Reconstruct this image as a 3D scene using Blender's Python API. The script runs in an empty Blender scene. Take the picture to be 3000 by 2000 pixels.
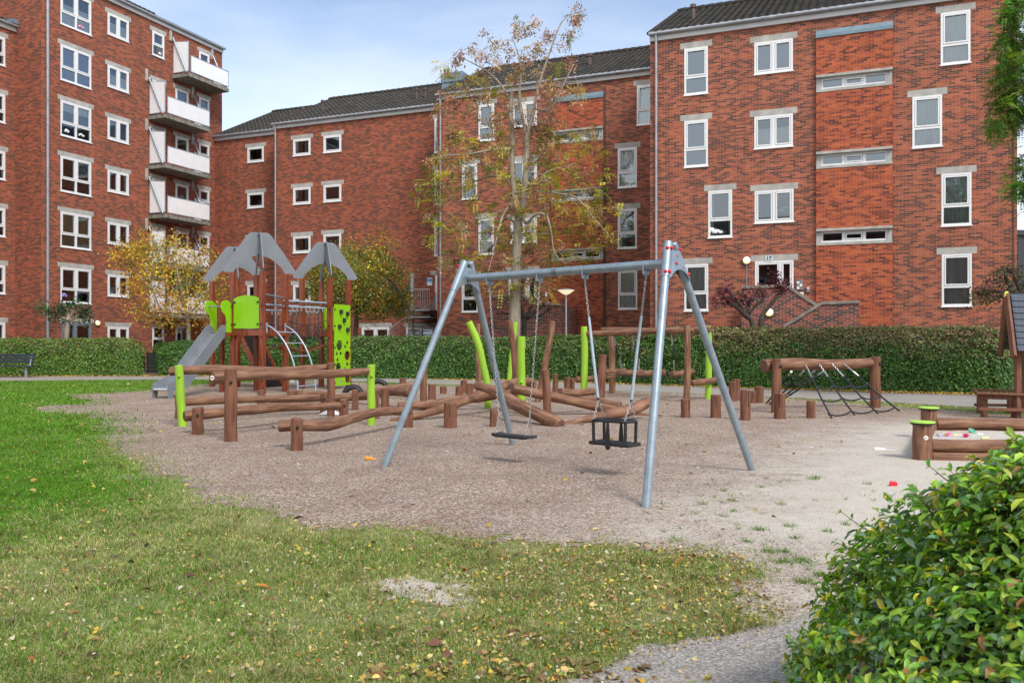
import bpy, math, random
import numpy as np
from mathutils import Vector, Matrix, Quaternion
random.seed(7); rng = np.random.default_rng(7)
C = bpy.context.scene.collection
R = math.radians
# ---------------------------------------------------------------- camera, world, sun, exposure
F, EYE, HZ, CX = 2459.0, 1.35, 1008.0, 1500.0
S = bpy.context.scene
cd = bpy.data.cameras.new('camera'); cam = bpy.data.objects.new('camera', cd); C.objects.link(cam)
cam.location = (0, 0, EYE); cam.rotation_euler = (R(90), 0, 0)
cd.sensor_width = 36; cd.lens = F/3000*36; cd.shift_y = (HZ-1000)/3000
cd.clip_start = 0.05; cd.clip_end = 2000
cd.dof.use_dof = True; cd.dof.focus_distance = 11.0; cd.dof.aperture_fstop = 9.0
S.camera = cam
S.view_settings.view_transform = 'Standard'; S.view_settings.look = 'None'
S.view_settings.exposure = 0.74; S.view_settings.gamma = 1.0
SUN_EL, SUN_ROT = 48.0, 150.0      # veiled sun, behind the camera
W = bpy.data.worlds.new('World'); S.world = W; W.use_nodes = True
nt = W.node_tree; nt.nodes.clear()
o = nt.nodes.new('ShaderNodeOutputWorld'); bg = nt.nodes.new('ShaderNodeBackground')
sky = nt.nodes.new('ShaderNodeTexSky'); sky.sky_type = 'NISHITA'; sky.sun_disc = False
sky.sun_elevation = R(SUN_EL); sky.sun_rotation = R(SUN_ROT); sky.air_density = 1.0; sky.dust_density = .3; sky.ozone_density = 3.5
tc = nt.nodes.new('ShaderNodeTexCoord'); mp = nt.nodes.new('ShaderNodeMapping'); mp.inputs['Scale'].default_value = (1.0, 1.0, 3.2)
nz = nt.nodes.new('ShaderNodeTexNoise'); nz.inputs['Scale'].default_value = 1.6; nz.inputs['Detail'].default_value = 7; nz.inputs['Roughness'].default_value = .55; nz.inputs['Distortion'].default_value = .4
rp = nt.nodes.new('ShaderNodeValToRGB'); rp.color_ramp.elements[0].position = .36; rp.color_ramp.elements[1].position = .66
rp.color_ramp.elements[0].color = (.02, .02, .02, 1); rp.color_ramp.elements[1].color = (.28, .28, .28, 1)
mx = nt.nodes.new('ShaderNodeMix'); mx.data_type = 'RGBA'
mx.inputs[7].default_value = (7.6, 7.8, 8.0, 1)     # thin white cloud over the sky, same units as the sky
sep = nt.nodes.new('ShaderNodeSeparateXYZ')          # cloud is thicker low down and behind the camera
mr = nt.nodes.new('ShaderNodeMapRange'); mr.inputs[1].default_value = .40; mr.inputs[2].default_value = 0; mr.inputs[3].default_value = 0; mr.inputs[4].default_value = .55
mr2 = nt.nodes.new('ShaderNodeMapRange'); mr2.inputs[1].default_value = .25; mr2.inputs[2].default_value = -.35; mr2.inputs[3].default_value = 0; mr2.inputs[4].default_value = .72
ad = nt.nodes.new('ShaderNodeMath'); ad.operation = 'ADD'; ad2 = nt.nodes.new('ShaderNodeMath'); ad2.operation = 'ADD'; ad2.use_clamp = True
L = nt.links.new
L(tc.outputs['Generated'], mp.inputs[0]); L(mp.outputs[0], nz.inputs['Vector']); L(nz.outputs[0], rp.inputs[0])
L(tc.outputs['Generated'], sep.inputs[0]); L(sep.outputs['Z'], mr.inputs[0]); L(sep.outputs['Y'], mr2.inputs[0])
L(rp.outputs[0], ad.inputs[0]); L(mr.outputs[0], ad.inputs[1]); L(ad.outputs[0], ad2.inputs[0]); L(mr2.outputs[0], ad2.inputs[1])
L(ad2.outputs[0], mx.inputs[0]); L(sky.outputs[0], mx.inputs[6]); L(mx.outputs[2], bg.inputs[0]); L(bg.outputs[0], o.inputs[0])
bg.inputs[1].default_value = 0.115
sl = bpy.data.lights.new('sun', 'SUN'); so = bpy.data.objects.new('sun', sl); C.objects.link(so)
sl.energy = 1.8; sl.angle = R(14); sl.color = (1, .95, .87)
_a = R(SUN_ROT); _e = R(SUN_EL)
sd = Vector((math.sin(_a)*math.cos(_e), math.cos(_a)*math.cos(_e), math.sin(_e)))
so.rotation_euler = sd.to_track_quat('Z', 'Y').to_euler(); so.location = (0, 0, 30)

# ---------------------------------------------------------------- helpers
def at(px, py, Y): return Vector(((px-CX)/F*Y, Y, EYE+(HZ-py)/F*Y))
def gY(py): return F*EYE/(py-HZ)
def gp(px, py):
    Y = gY(py); return Vector(((px-CX)/F*Y, Y, 0))
_n = math.hypot(6077, 2459)
DA = Vector((6077/_n, -2459/_n, 0)); DB = Vector((2459/_n, 6077/_n, 0)); UP = Vector((0, 0, 1))

class MB:
    def __init__(s, off=(0, 0, 0)):
        s.v = []; s.f = []; s.uv = []; s.mi = []; s.off = Vector(off); s.cur = 0
    def vert(s, p): s.v.append(Vector(p)-s.off); return len(s.v)-1
    def face(s, idx, uv=None): s.f.append(tuple(idx)); s.uv.append(uv); s.mi.append(s.cur)
    def quad(s, ps, uv=None): s.face([s.vert(p) for p in ps], uv)
    def box(s, c, sx, sy, sz, rz=0, M=None):
        m = M or Matrix.Rotation(rz, 3, 'Z'); c = Vector(c)
        s.obox(c, m @ Vector((sx/2, 0, 0)), m @ Vector((0, sy/2, 0)), m @ Vector((0, 0, sz/2)))
    def obox(s, c, a, b, d):
        c = Vector(c); k = [s.vert(c+a*i+b*j+d*l) for l in (-1, 1) for j in (-1, 1) for i in (-1, 1)]
        la, lb, ld = a.length*2, b.length*2, d.length*2
        for q, (w, h) in (((0, 2, 3, 1), (lb, la)), ((4, 5, 7, 6), (la, lb)), ((0, 1, 5, 4), (la, ld)), ((2, 6, 7, 3), (ld, la)), ((0, 4, 6, 2), (ld, lb)), ((1, 3, 7, 5), (lb, ld))):
            s.face([k[i] for i in q], [(0, 0), (w, 0), (w, h), (0, h)])
    def beam(s, p, q, w, h, up=UP):
        p, q = Vector(p), Vector(q); d = q-p; x = d.normalized(); y = up.cross(x)
        if y.length < 1e-4: y = Vector((1, 0, 0)).cross(x)
        y.normalize(); z = x.cross(y); s.obox((p+q)/2, d/2, y*w/2, z*h/2)
    def tube(s, pts, rad, n=10, cap=True, capmat=None, sq=1.0, rot=0):
        pts = [Vector(p) for p in pts]
        if not isinstance(rad, (list, tuple)): rad = [rad]*len(pts)
        rings = []; ln = 0; prev = None; up = None
        for i, p in enumerate(pts):
            t = (pts[min(i+1, len(pts)-1)]-pts[max(i-1, 0)]).normalized()
            if up is None:
                up = UP if abs(t.z) < .9 else Vector((0, 1, 0))
            y = up.cross(t).normalized(); up = t.cross(y).normalized()
            if i: ln += (p-pts[i-1]).length
            rr = []
            for k in range(n):
                a = 2*math.pi*k/n+rot
                rr.append(s.vert(p+(y*math.cos(a)+up*math.sin(a)*sq)*rad[i]))
            rings.append((rr, ln))
        for i in range(len(rings)-1):
            a, la = rings[i]; b, lb = rings[i+1]; r0 = rad[i]
            for k in range(n):
                u0 = k/n*6.283*rad[0]; u1 = (k+1)/n*6.283*rad[0]; k2 = (k+1) % n
                s.face((a[k], a[k2], b[k2], b[k]), [(u0, la), (u1, la), (u1, lb), (u0, lb)])
        if cap:
            old = s.cur
            if capmat is not None: s.cur = capmat
            for rr, fl, r in ((rings[0][0], True, rad[0]), (rings[-1][0], False, rad[-1])):
                idx = rr[::-1] if fl else rr
                s.face(idx, [(math.cos(2*math.pi*k/n)*r, math.sin(2*math.pi*k/n)*r) for k in range(n)])
            s.cur = old
    def sphere(s, c, r, n=8, m=6, sx=1, sy=1, sz=1):
        c = Vector(c); g = []
        for j in range(1, m):
            th = math.pi*j/m
            g.append([s.vert(c+Vector((r*sx*math.sin(th)*math.cos(2*math.pi*i/n), r*sy*math.sin(th)*math.sin(2*math.pi*i/n), r*sz*math.cos(th)))) for i in range(n)])
        t = s.vert(c+Vector((0, 0, r*sz))); b = s.vert(c-Vector((0, 0, r*sz)))
        for i in range(n):
            k = (i+1) % n; s.face((t, g[0][i], g[0][k])); s.face((b, g[-1][k], g[-1][i]))
            for j in range(len(g)-1): s.face((g[j][i], g[j+1][i], g[j+1][k], g[j][k]))
    def prism(s, poly, d):      # poly: list of 3D points (planar), extruded by vector d
        a = [s.vert(p) for p in poly]; b = [s.vert(Vector(p)+d) for p in poly]; n = len(poly)
        s.face(a[::-1]); s.face(b)
        for i in range(n): s.face((a[i], a[(i+1) % n], b[(i+1) % n], b[i]))
    def lathe(s, base, prof, n=16):
        base = Vector(base); rr = [[s.vert(base+Vector((r*math.cos(2*math.pi*i/n), r*math.sin(2*math.pi*i/n), z))) for i in range(n)] for r, z in prof]
        for j in range(len(rr)-1):
            for i in range(n): s.face((rr[j][i], rr[j][(i+1) % n], rr[j+1][(i+1) % n], rr[j+1][i]))
        s.face(rr[0][::-1]); s.face(rr[-1])
    def build(s, name, mats, parent=None, smooth=False, bevel=0, off=None, angle=None):
        me = bpy.data.meshes.new(name); me.from_pydata([tuple(v) for v in s.v], [], s.f)
        if not isinstance(mats, (list, tuple)): mats = [mats]
        for m in mats: me.materials.append(m)
        if any(u is not None for u in s.uv):
            l = me.uv_layers.new(name='UVMap'); arr = np.zeros((len(me.loops), 2), np.float32); i = 0
            for f, u in zip(s.f, s.uv):
                if u is not None: arr[i:i+len(f)] = u
                i += len(f)
            l.data.foreach_set('uv', arr.ravel())
        if len(mats) > 1: me.polygons.foreach_set('material_index', s.mi)
        if smooth:
            me.polygons.foreach_set('use_smooth', [True]*len(me.polygons))
        me.update(); ob = bpy.data.objects.new(name, me); C.objects.link(ob)
        if smooth and angle is not None:
            me.set_sharp_from_angle(angle=R(angle))
        if bevel:
            b = ob.modifiers.new('bevel', 'BEVEL'); b.width = bevel; b.segments = 2; b.limit_method = 'ANGLE'; b.angle_limit = R(40)
        if parent: ob.parent = parent
        else: ob.location = s.off
        return ob

def empty(name, loc, label, cat, group=None, rz=0):
    o = bpy.data.objects.new(name, None); C.objects.link(o); o.location = loc; o.rotation_euler.z = rz; o.empty_display_size = .2
    return tag(o, label, cat, group)
def tag(o, label=None, cat=None, group=None, kind=None):
    if label: o['label'] = label
    if cat: o['category'] = cat
    if group: o['group'] = group
    if kind: o['kind'] = kind
    return o
def np_mesh(name, V, faces, col=None, mat=None, parent=None, smooth=False, loc=None, attrs=None, uv=None):
    me = bpy.data.meshes.new(name); V = np.asarray(V, np.float32); me.vertices.add(len(V)); me.vertices.foreach_set('co', V.ravel())
    idx = np.concatenate([f.ravel() for f in faces]).astype(np.int32)
    sz = np.concatenate([np.full(len(f), f.shape[1]) for f in faces]); st = np.concatenate([[0], np.cumsum(sz)[:-1]]).astype(np.int32)
    me.loops.add(len(idx)); me.loops.foreach_set('vertex_index', idx); me.polygons.add(len(sz)); me.polygons.foreach_set('loop_start', st)
    me.update(calc_edges=True)
    if smooth: me.polygons.foreach_set('use_smooth', np.ones(len(sz), bool))
    if col is not None:
        a = me.color_attributes.new('Col', 'FLOAT_COLOR', 'POINT'); c = np.ones((len(V), 4), np.float32); c[:, :3] = col; a.data.foreach_set('color', c.ravel())
    for k, val in (attrs or {}).items():
        a = me.attributes.new(k, 'FLOAT', 'POINT'); a.data.foreach_set('value', np.asarray(val, np.float32))
    if uv is not None:
        l = me.uv_layers.new(name='UVMap'); l.data.foreach_set('uv', np.asarray(uv, np.float32)[idx].ravel())
    me.materials.append(mat); ob = bpy.data.objects.new(name, me); C.objects.link(ob)
    if parent: ob.parent = parent
    if loc is not None: ob.location = loc
    return ob

# ---------------------------------------------------------------- materials
class N:
    def __init__(s, name):
        s.m = bpy.data.materials.new(name); s.m.use_nodes = True; s.t = s.m.node_tree; s.b = s.t.nodes['Principled BSDF']; s.out = s.t.nodes['Material Output']
    def n(s, ty, **kw):
        x = s.t.nodes.new(ty)
        for k, v in kw.items():
            if k.startswith('i_'):
                key = k[2:]; key = int(key) if key.isdigit() else key.replace('_', ' ')
                x.inputs[key].default_value = v
            else: setattr(x, k, v)
        return x
    def l(s, a, b): s.t.links.new(a, b)
    def math(s, op, a, b=None, clamp=False):
        x = s.n('ShaderNodeMath', operation=op, use_clamp=clamp)
        for i, q in enumerate((a, b)):
            if q is None: continue
            if isinstance(q, (int, float)): x.inputs[i].default_value = q
            else: s.l(q, x.inputs[i])
        return x.outputs[0]
    def mix(s, f, a, b, blend='MIX'):
        x = s.n('ShaderNodeMix', data_type='RGBA', blend_type=blend)
        for i, q in ((0, f), (6, a), (7, b)):
            if isinstance(q, (int, float)): x.inputs[i].default_value = q
            elif isinstance(q, tuple): x.inputs[i].default_value = q+(1,) if len(q) == 3 else q
            else: s.l(q, x.inputs[i])
        return x.outputs[2]
    def ramp(s, f, stops, interp='LINEAR'):
        x = s.n('ShaderNodeValToRGB'); cr = x.color_ramp; cr.interpolation = interp
        while len(cr.elements) < len(stops): cr.elements.new(.5)
        for e, (p, c) in zip(cr.elements, stops): e.position = p; e.color = (c, c, c, 1) if isinstance(c, (int, float)) else c+(1,)
        s.l(f, x.inputs[0]); return x.outputs[0]
    def noise(s, vec, scale, detail=4, rough=.55, dist=0):
        x = s.n('ShaderNodeTexNoise'); x.inputs['Scale'].default_value = scale; x.inputs['Detail'].default_value = detail; x.inputs['Roughness'].default_value = rough; x.inputs['Distortion'].default_value = dist
        if vec is not None: s.l(vec, x.inputs['Vector'])
        return x.outputs[0]
    def coord(s, k='Object'): return s.n('ShaderNodeTexCoord').outputs[k]
    def pos(s): return s.n('ShaderNodeNewGeometry').outputs['Position']
    def map(s, vec, sc=(1, 1, 1), rot=(0, 0, 0)):
        x = s.n('ShaderNodeMapping'); x.inputs['Scale'].default_value = sc; x.inputs['Rotation'].default_value = rot; s.l(vec, x.inputs[0]); return x.outputs[0]
    def bump(s, h, st=.3, d=.01):
        x = s.n('ShaderNodeBump'); x.inputs['Strength'].default_value = st; x.inputs['Distance'].default_value = d; s.l(h, x.inputs['Height']); s.l(x.outputs[0], s.b.inputs['Normal'])
    def base(s, c):
        if isinstance(c, tuple): s.b.inputs['Base Color'].default_value = c+(1,)
        else: s.l(c, s.b.inputs['Base Color'])
    def rough(s, r):
        if isinstance(r, (int, float)): s.b.inputs['Roughness'].default_value = r
        else: s.l(r, s.b.inputs['Roughness'])

def mat_brick(name, orange, red, brown, dark, mortar, hmort=1.0, darkamt=0.0, seed=0):
    k = N(name); uv = k.coord('UV'); sp = k.n('ShaderNodeSeparateXYZ'); k.l(uv, sp.inputs[0]); X, Y = sp.outputs[0], sp.outputs[1]
    r = k.math('DIVIDE', Y, .0667); row = k.math('FLOOR', r); fy = k.math('FRACT', r)
    half = k.math('MULTIPLY', k.math('MODULO', row, 2), .5); xx = k.math('ADD', k.math('DIVIDE', X, .24), half)
    col = k.math('FLOOR', xx); fx = k.math('FRACT', xx)
    cb = k.n('ShaderNodeCombineXYZ'); k.l(col, cb.inputs[0]); k.l(row, cb.inputs[1]); cb.inputs[2].default_value = seed
    wn = k.n('ShaderNodeTexWhiteNoise', noise_dimensions='3D'); k.l(cb.outputs[0], wn.inputs['Vector'])
    sc = k.n('ShaderNodeSeparateColor'); k.l(wn.outputs['Color'], sc.inputs[0]); r1, r2, r3 = sc.outputs[0], sc.outputs[1], sc.outputs[2]
    cv = k.n('ShaderNodeCombineXYZ'); k.l(k.math('MULTIPLY', k.math('ADD', k.math('MULTIPLY', col, .9), k.math('MULTIPLY', row, .3)), .45), cv.inputs[0]); k.l(k.math('MULTIPLY', row, .22), cv.inputs[1]); cv.inputs[2].default_value = seed
    cl = k.noise(cv.outputs[0], 1.0, 2, .5)
    t = k.math('ADD', k.math('ADD', r1, k.math('MULTIPLY', k.math('SUBTRACT', cl, .5), .62)), darkamt)
    c = k.ramp(t, [(0, orange), (.34, orange), (.36, red), (.56, red), (.58, brown), (.78, brown), (.80, dark), (1, dark)])
    c = k.mix(k.math('MULTIPLY', r2, .22), c, red)
    big = k.noise(uv, .35, 4, .6); v = k.math('MULTIPLY', k.math('ADD', .82, k.math('MULTIPLY', r3, .3)), k.math('ADD', .78, k.math('MULTIPLY', big, .42)))
    hv = k.n('ShaderNodeHueSaturation'); k.l(c, hv.inputs['Color']); k.l(v, hv.inputs['Value']); c = hv.outputs[0]
    mh = k.math('LESS_THAN', fy, .17); mv = k.math('LESS_THAN', fx, .05); mm = k.math('MAXIMUM', k.math('MULTIPLY', mh, hmort), mv)
    c = k.mix(k.math('MULTIPLY', mm, .8), c, mortar)
    fine = k.noise(uv, 60, 3); c = k.mix(k.math('MULTIPLY', fine, .18), c, (.05, .03, .03), 'MIX')
    # moss and damp streaks running down, and pale lime bloom
    st = k.noise(k.map(uv, (2.2, .18, 1)), 1.0, 5, .65); stm = k.ramp(st, [(.5, 0.0), (.78, 1.0)])
    c = k.mix(k.math('MULTIPLY', stm, .38), c, (.11, .055, .045))
    bl = k.noise(uv, .9, 6, .7); blm = k.ramp(bl, [(.6, 0.0), (.8, 1.0)])
    c = k.mix(k.math('MULTIPLY', blm, .16), c, (.42, .27, .22))
    k.b.inputs['Specular IOR Level'].default_value = .15; k.base(c); k.rough(.9); k.bump(k.math('ADD', k.math('SUBTRACT', 1, mm), k.math('MULTIPLY', fine, .3)), .5, .006); return k.m
M = {}
M['brick'] = mat_brick('brick_orange', (.45, .135, .072), (.365, .100, .057), (.18, .066, .046), (.10, .050, .042), (.45, .31, .245))
M['brick_b'] = mat_brick('brick_far', (.42, .118, .062), (.34, .090, .050), (.20, .073, .050), (.125, .060, .048), (.34, .20, .145), seed=3)
M['brick_bay'] = mat_brick('brick_bay', (.50, .130, .058), (.415, .095, .048), (.24, .068, .042), (.12, .046, .038), (.40, .28, .22), hmort=.25, darkamt=-.12, seed=5)
M['brick_wall'] = mat_brick('brick_low_wall', (.36, .09, .055), (.30, .072, .05), (.12, .05, .042), (.06, .036, .035), (.60, .52, .46), darkamt=.12, seed=9)
def simple(name, col, rough=.6, metal=0, var=.15, scale=8, bump=0, spec=None, coat=0, vec=None, sc=(1, 1, 1)):
    k = N(name); p = k.coord('Object'); p = k.map(p, sc); nz = k.noise(p, scale, 5)
    dark = tuple(x*(1-var) for x in col); lite = tuple(min(1, x*(1+var)) for x in col)
    k.base(k.ramp(nz, [(.3, dark), (.7, lite)])); k.rough(k.math('ADD', rough-.06, k.math('MULTIPLY', nz, .14))); k.b.inputs['Metallic'].default_value = metal
    if coat: k.b.inputs['Coat Weight'].default_value = coat
    if bump: k.bump(k.noise(p, scale*5, 4), bump, .004)
    return k.m
M['concrete'] = simple('concrete', (.40, .39, .365), .85, var=.22, scale=3, bump=.3)
def m_slab():
    k = N('mossy_concrete'); p = k.coord('Object'); c = k.ramp(k.noise(k.map(p, (1, 1, .3)), 5, 6, .7), [(.35, (.20, .19, .17)), (.7, (.32, .31, .28))])
    g = k.ramp(k.noise(k.map(p, (3, 3, .6)), 1.4, 5, .7), [(.48, 0.0), (.66, 1.0)]); c = k.mix(k.math('MULTIPLY', g, .8), c, (.09, .11, .035)); k.base(c); k.rough(.9); return k.m
M['slab'] = m_slab()
M['coping'] = simple('coping_stone', (.27, .245, .21), .9, var=.3, scale=4, bump=.3)
M['white'] = simple('white_frame', (.78, .79, .81), .35, var=.04, scale=3)
M['fascia'] = simple('fascia_paint', (.52, .52, .53), .6, var=.1, scale=1.5)
M['panel'] = simple('white_panel', (.84, .84, .86), .45, var=.04, scale=2)
M['zinc'] = simple('zinc', (.30, .37, .42), .45, .55, var=.2, scale=6, bump=.1)
M['zincblue'] = simple('zinc_blue', (.17, .25, .31), .55, .2, var=.15, scale=4)
M['pipe'] = simple('painted_pipe', (.36, .38, .42), .4, .4, var=.15, scale=3)
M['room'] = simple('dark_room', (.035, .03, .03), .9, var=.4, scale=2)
M['curtain'] = simple('curtain', (.84, .88, .86), .9, var=.12, scale=14, sc=(1, 1, .05))
M['curtain_y'] = simple('curtain_olive', (.40, .42, .26), .9, var=.2, scale=14, sc=(1, 1, .05))
M['blind_and_sky'] = simple('blind_and_sky', (.40, .50, .66), .8, var=.08, scale=60, sc=(.01, .01, 1))  # sky reflection of the panes is put into this sheet's blue
def m_glass():
    k = N('window_glass'); t = k.n('ShaderNodeBsdfTransparent'); t.inputs[0].default_value = (.93, .95, .95, 1); g = k.n('ShaderNodeBsdfGlossy'); g.inputs['Roughness'].default_value = .03; g.inputs[0].default_value = (.82, .92, 1, 1)
    f = k.n('ShaderNodeFresnel'); f.inputs[0].default_value = 2.5; bp = k.n('ShaderNodeBump'); bp.inputs['Strength'].default_value = .02; k.l(k.noise(k.pos(), 1.2, 2), bp.inputs['Height']); k.l(bp.outputs[0], g.inputs['Normal'])
    m = k.n('ShaderNodeMixShader'); k.l(f.outputs[0], m.inputs[0]); k.l(t.outputs[0], m.inputs[1]); k.l(g.outputs[0], m.inputs[2]); k.l(m.outputs[0], k.out.inputs[0]); return k.m
M['glass'] = m_glass()
def m_tile():
    k = N('roof_tile'); p = k.coord('UV'); a = k.noise(p, 1.1, 6, .65); c = k.ramp(a, [(.35, (.042, .040, .042)), (.6, (.075, .066, .060))])
    m = k.ramp(k.noise(p, 4.5, 5, .7), [(.52, 0.0), (.64, 1.0)]); c = k.mix(k.math('MULTIPLY', m, .7), c, (.105, .105, .032)); wn = k.n('ShaderNodeTexWhiteNoise', noise_dimensions='2D')
    sn = k.n('ShaderNodeVectorMath', operation='SNAP'); sn.inputs[1].default_value = (.3, .33, 1); k.l(p, sn.inputs[0]); k.l(sn.outputs[0], wn.inputs['Vector'])
    c = k.mix(k.math('MULTIPLY', wn.outputs['Value'], .4), c, (.03, .03, .034)); k.base(c); k.rough(.85); k.b.inputs['Specular IOR Level'].default_value = .12; k.bump(k.noise(p, 40, 4), .3, .01); return k.m
M['tile'] = m_tile()
def m_wood(name, a, b, cdark, rough=.7, fs=9.0, crack=.5, coat=0):
    k = N(name); uv = k.map(k.coord('UV'), (1, .07, 1)); n1 = k.noise(uv, fs*3, 6, .6, .3); c = k.ramp(n1, [(.25, cdark), (.5, a), (.75, b)])
    n2 = k.noise(k.map(k.coord('UV'), (1, .02, 1)), fs*5, 3, .5); cr = k.ramp(n2, [(.30, 1.0), (.38, 0.0)]); c = k.mix(k.math('MULTIPLY', cr, crack), c, tuple(x*.35 for x in cdark))
    n3 = k.noise(k.coord('UV'), 2.3, 4, .6); c = k.mix(k.ramp(n3, [(.45, 0.0), (.8, .5)]), c, b)
    kn = k.n('ShaderNodeTexVoronoi'); kn.inputs['Scale'].default_value = 2.6; k.l(k.map(k.coord('UV'), (1.5, .7, 1)), kn.inputs['Vector']); km = k.ramp(kn.outputs['Distance'], [(.03, 1.0), (.07, 0.0)]); c = k.mix(k.math('MULTIPLY', km, .75), c, cdark)
    k.base(c); k.rough(rough)
    if coat: k.b.inputs['Coat Weight'].default_value = coat
    k.bump(k.math('ADD', n1, k.math('MULTIPLY', cr, -.8)), .35, .01); return k.m
M['log'] = m_wood('brown_log', (.18, .080, .043), (.40, .225, .135), (.055, .022, .013), crack=1.0)
M['timber'] = m_wood('play_timber', (.165, .064, .034), (.28, .125, .070), (.060, .023, .014), crack=.8)
M['red'] = m_wood('lacquered_timber', (.19, .038, .014), (.36, .092, .025), (.055, .013, .008), .38, 7, .3, .3)
def m_end():
    k = N('log_end'); p = k.coord('UV'); ln = k.n('ShaderNodeVectorMath', operation='LENGTH'); k.l(p, ln.inputs[0]); w = k.math('SINE', k.math('MULTIPLY', ln.outputs['Value'], 520)); nz = k.noise(p, 14, 4)
    c = k.ramp(k.math('ADD', k.math('MULTIPLY', w, .18), nz), [(.3, (.10, .045, .03)), (.75, (.24, .12, .08))]); k.base(c); k.rough(.85); return k.m
M['end'] = m_end()
M['lime'] = simple('lime_plastic', (.25, .54, .010), .38, var=.05, scale=2)
M['limepaint'] = simple('lime_paint', (.29, .52, .03), .55, var=.18, scale=5, bump=.3, sc=(1, 1, .15))
M['hpl'] = simple('grey_panel', (.185, .205, .235), .5, var=.08, scale=3)
M['hpl_dark'] = simple('dark_panel', (.028, .024, .022), .6, var=.25, scale=4)
def m_galv():
    k = N('galvanised_steel'); p = k.coord('Object'); v = k.n('ShaderNodeTexVoronoi'); v.inputs['Scale'].default_value = 60; k.l(p, v.inputs['Vector']); n = k.noise(p, 9, 5, .6)
    sc = k.n('ShaderNodeSeparateColor'); k.l(v.outputs['Color'], sc.inputs[0]); c = k.ramp(k.math('ADD', k.math('MULTIPLY', sc.outputs[0], .14), k.math('MULTIPLY', n, .8)), [(.3, (.24, .30, .35)), (.75, (.37, .44, .50))])
    k.base(c); k.rough(k.math('ADD', .36, k.math('MULTIPLY', n, .2))); k.b.inputs['Metallic'].default_value = .55; return k.m
M['galv'] = m_galv()
M['steelblue'] = simple('bluegrey_tube', (.36, .45, .55), .35, .3, var=.08)
M['chute'] = simple('steel_chute', (.62, .65, .68), .28, .85, var=.08, scale=3)
M['chain'] = simple('chain_steel', (.50, .52, .55), .3, .9, var=.15, scale=30)
M['sleeve'] = simple('chain_sleeve', (.42, .52, .60), .5, 0, var=.1, scale=20)
M['rubber'] = simple('black_rubber', (.018, .019, .022), .55, var=.3, scale=12, bump=.15)
M['rope'] = simple('black_rope', (.022, .026, .032), .8, var=.3, scale=60, bump=.4)
M['redcap'] = simple('red_cap', (.62, .012, .018), .4, var=.25, scale=18)
M['black'] = simple('black_plastic', (.012, .012, .013), .45)
M['bark'] = simple('pale_bark', (.30, .255, .20), .9, var=.35, scale=5, bump=.9, sc=(3, 3, .5))
M['barkd'] = simple('dark_bark', (.055, .042, .035), .9, var=.35, scale=9, bump=.6)
M['benchslat'] = simple('bench_paint', (.028, .036, .05), .45, var=.15)
M['slate'] = m_wood('slate_boards', (.055, .068, .095), (.085, .10, .13), (.035, .042, .06), .65, 6, .25)
def m_attr(name, rough=.55, trans=.25, spec=.4):
    k = N(name); a = k.n('ShaderNodeVertexColor', layer_name='Col'); k.l(a.outputs[0], k.b.inputs['Base Color']); k.b.inputs['Roughness'].default_value = rough; k.b.inputs['Specular IOR Level'].default_value = spec
    if trans:
        t = k.n('ShaderNodeBsdfTranslucent'); hs = k.n('ShaderNodeHueSaturation', i_Value=1.5, i_Saturation=1.15); k.l(a.outputs[0], hs.inputs['Color']); k.l(hs.outputs[0], t.inputs[0])
        m = k.n('ShaderNodeMixShader'); m.inputs[0].default_value = trans; k.l(k.b.outputs[0], m.inputs[1]); k.l(t.outputs[0], m.inputs[2]); k.l(m.outputs[0], k.out.inputs[0])
    return k.m
M['leaf'] = m_attr('leaf', .5, .3); M['hleaf'] = m_attr('hedge_leaf', .42, .2, .5); M['bigleaf'] = m_attr('privet_leaf', .42, .30, .5); M['litter'] = m_attr('dry_leaf', .75, .1, .2); M['grassb'] = m_attr('grass_blade', .7, .3, .15)
M['pebble'] = m_attr('pebble', .8, 0, .3)
M['dark_core'] = simple('hedge_core', (.035, .045, .020), .95, var=.4, scale=10)  # shade between the leaves is put into this dark colour
def m_lawn():
    k = N('lawn_turf'); p = k.pos(); a = k.n('ShaderNodeAttribute', attribute_name='dry'); n = k.noise(p, 3.2, 8, .7); n2 = k.noise(p, 26, 6, .7)
    g = k.ramp(n2, [(.3, (.06, .155, .018)), (.7, (.125, .27, .03))]); d = k.ramp(n2, [(.3, (.15, .165, .065)), (.5, (.26, .265, .11)), (.75, (.42, .37, .24))])
    f = k.math('ADD', a.outputs['Fac'], k.math('MULTIPLY', k.math('SUBTRACT', n, .5), 1.3), True); c = k.mix(f, g, d)
    s = k.ramp(k.noise(p, 1.7, 7, .7), [(.60, 0.0), (.72, 1.0)]); c = k.mix(k.math('MULTIPLY', k.math('MULTIPLY', s, a.outputs['Fac']), .8), c, (.27, .235, .20)); k.base(c); k.rough(.95); k.b.inputs['Specular IOR Level'].default_value = .1; k.bump(n2, .8, .03); return k.m
M['lawn'] = m_lawn()
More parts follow.
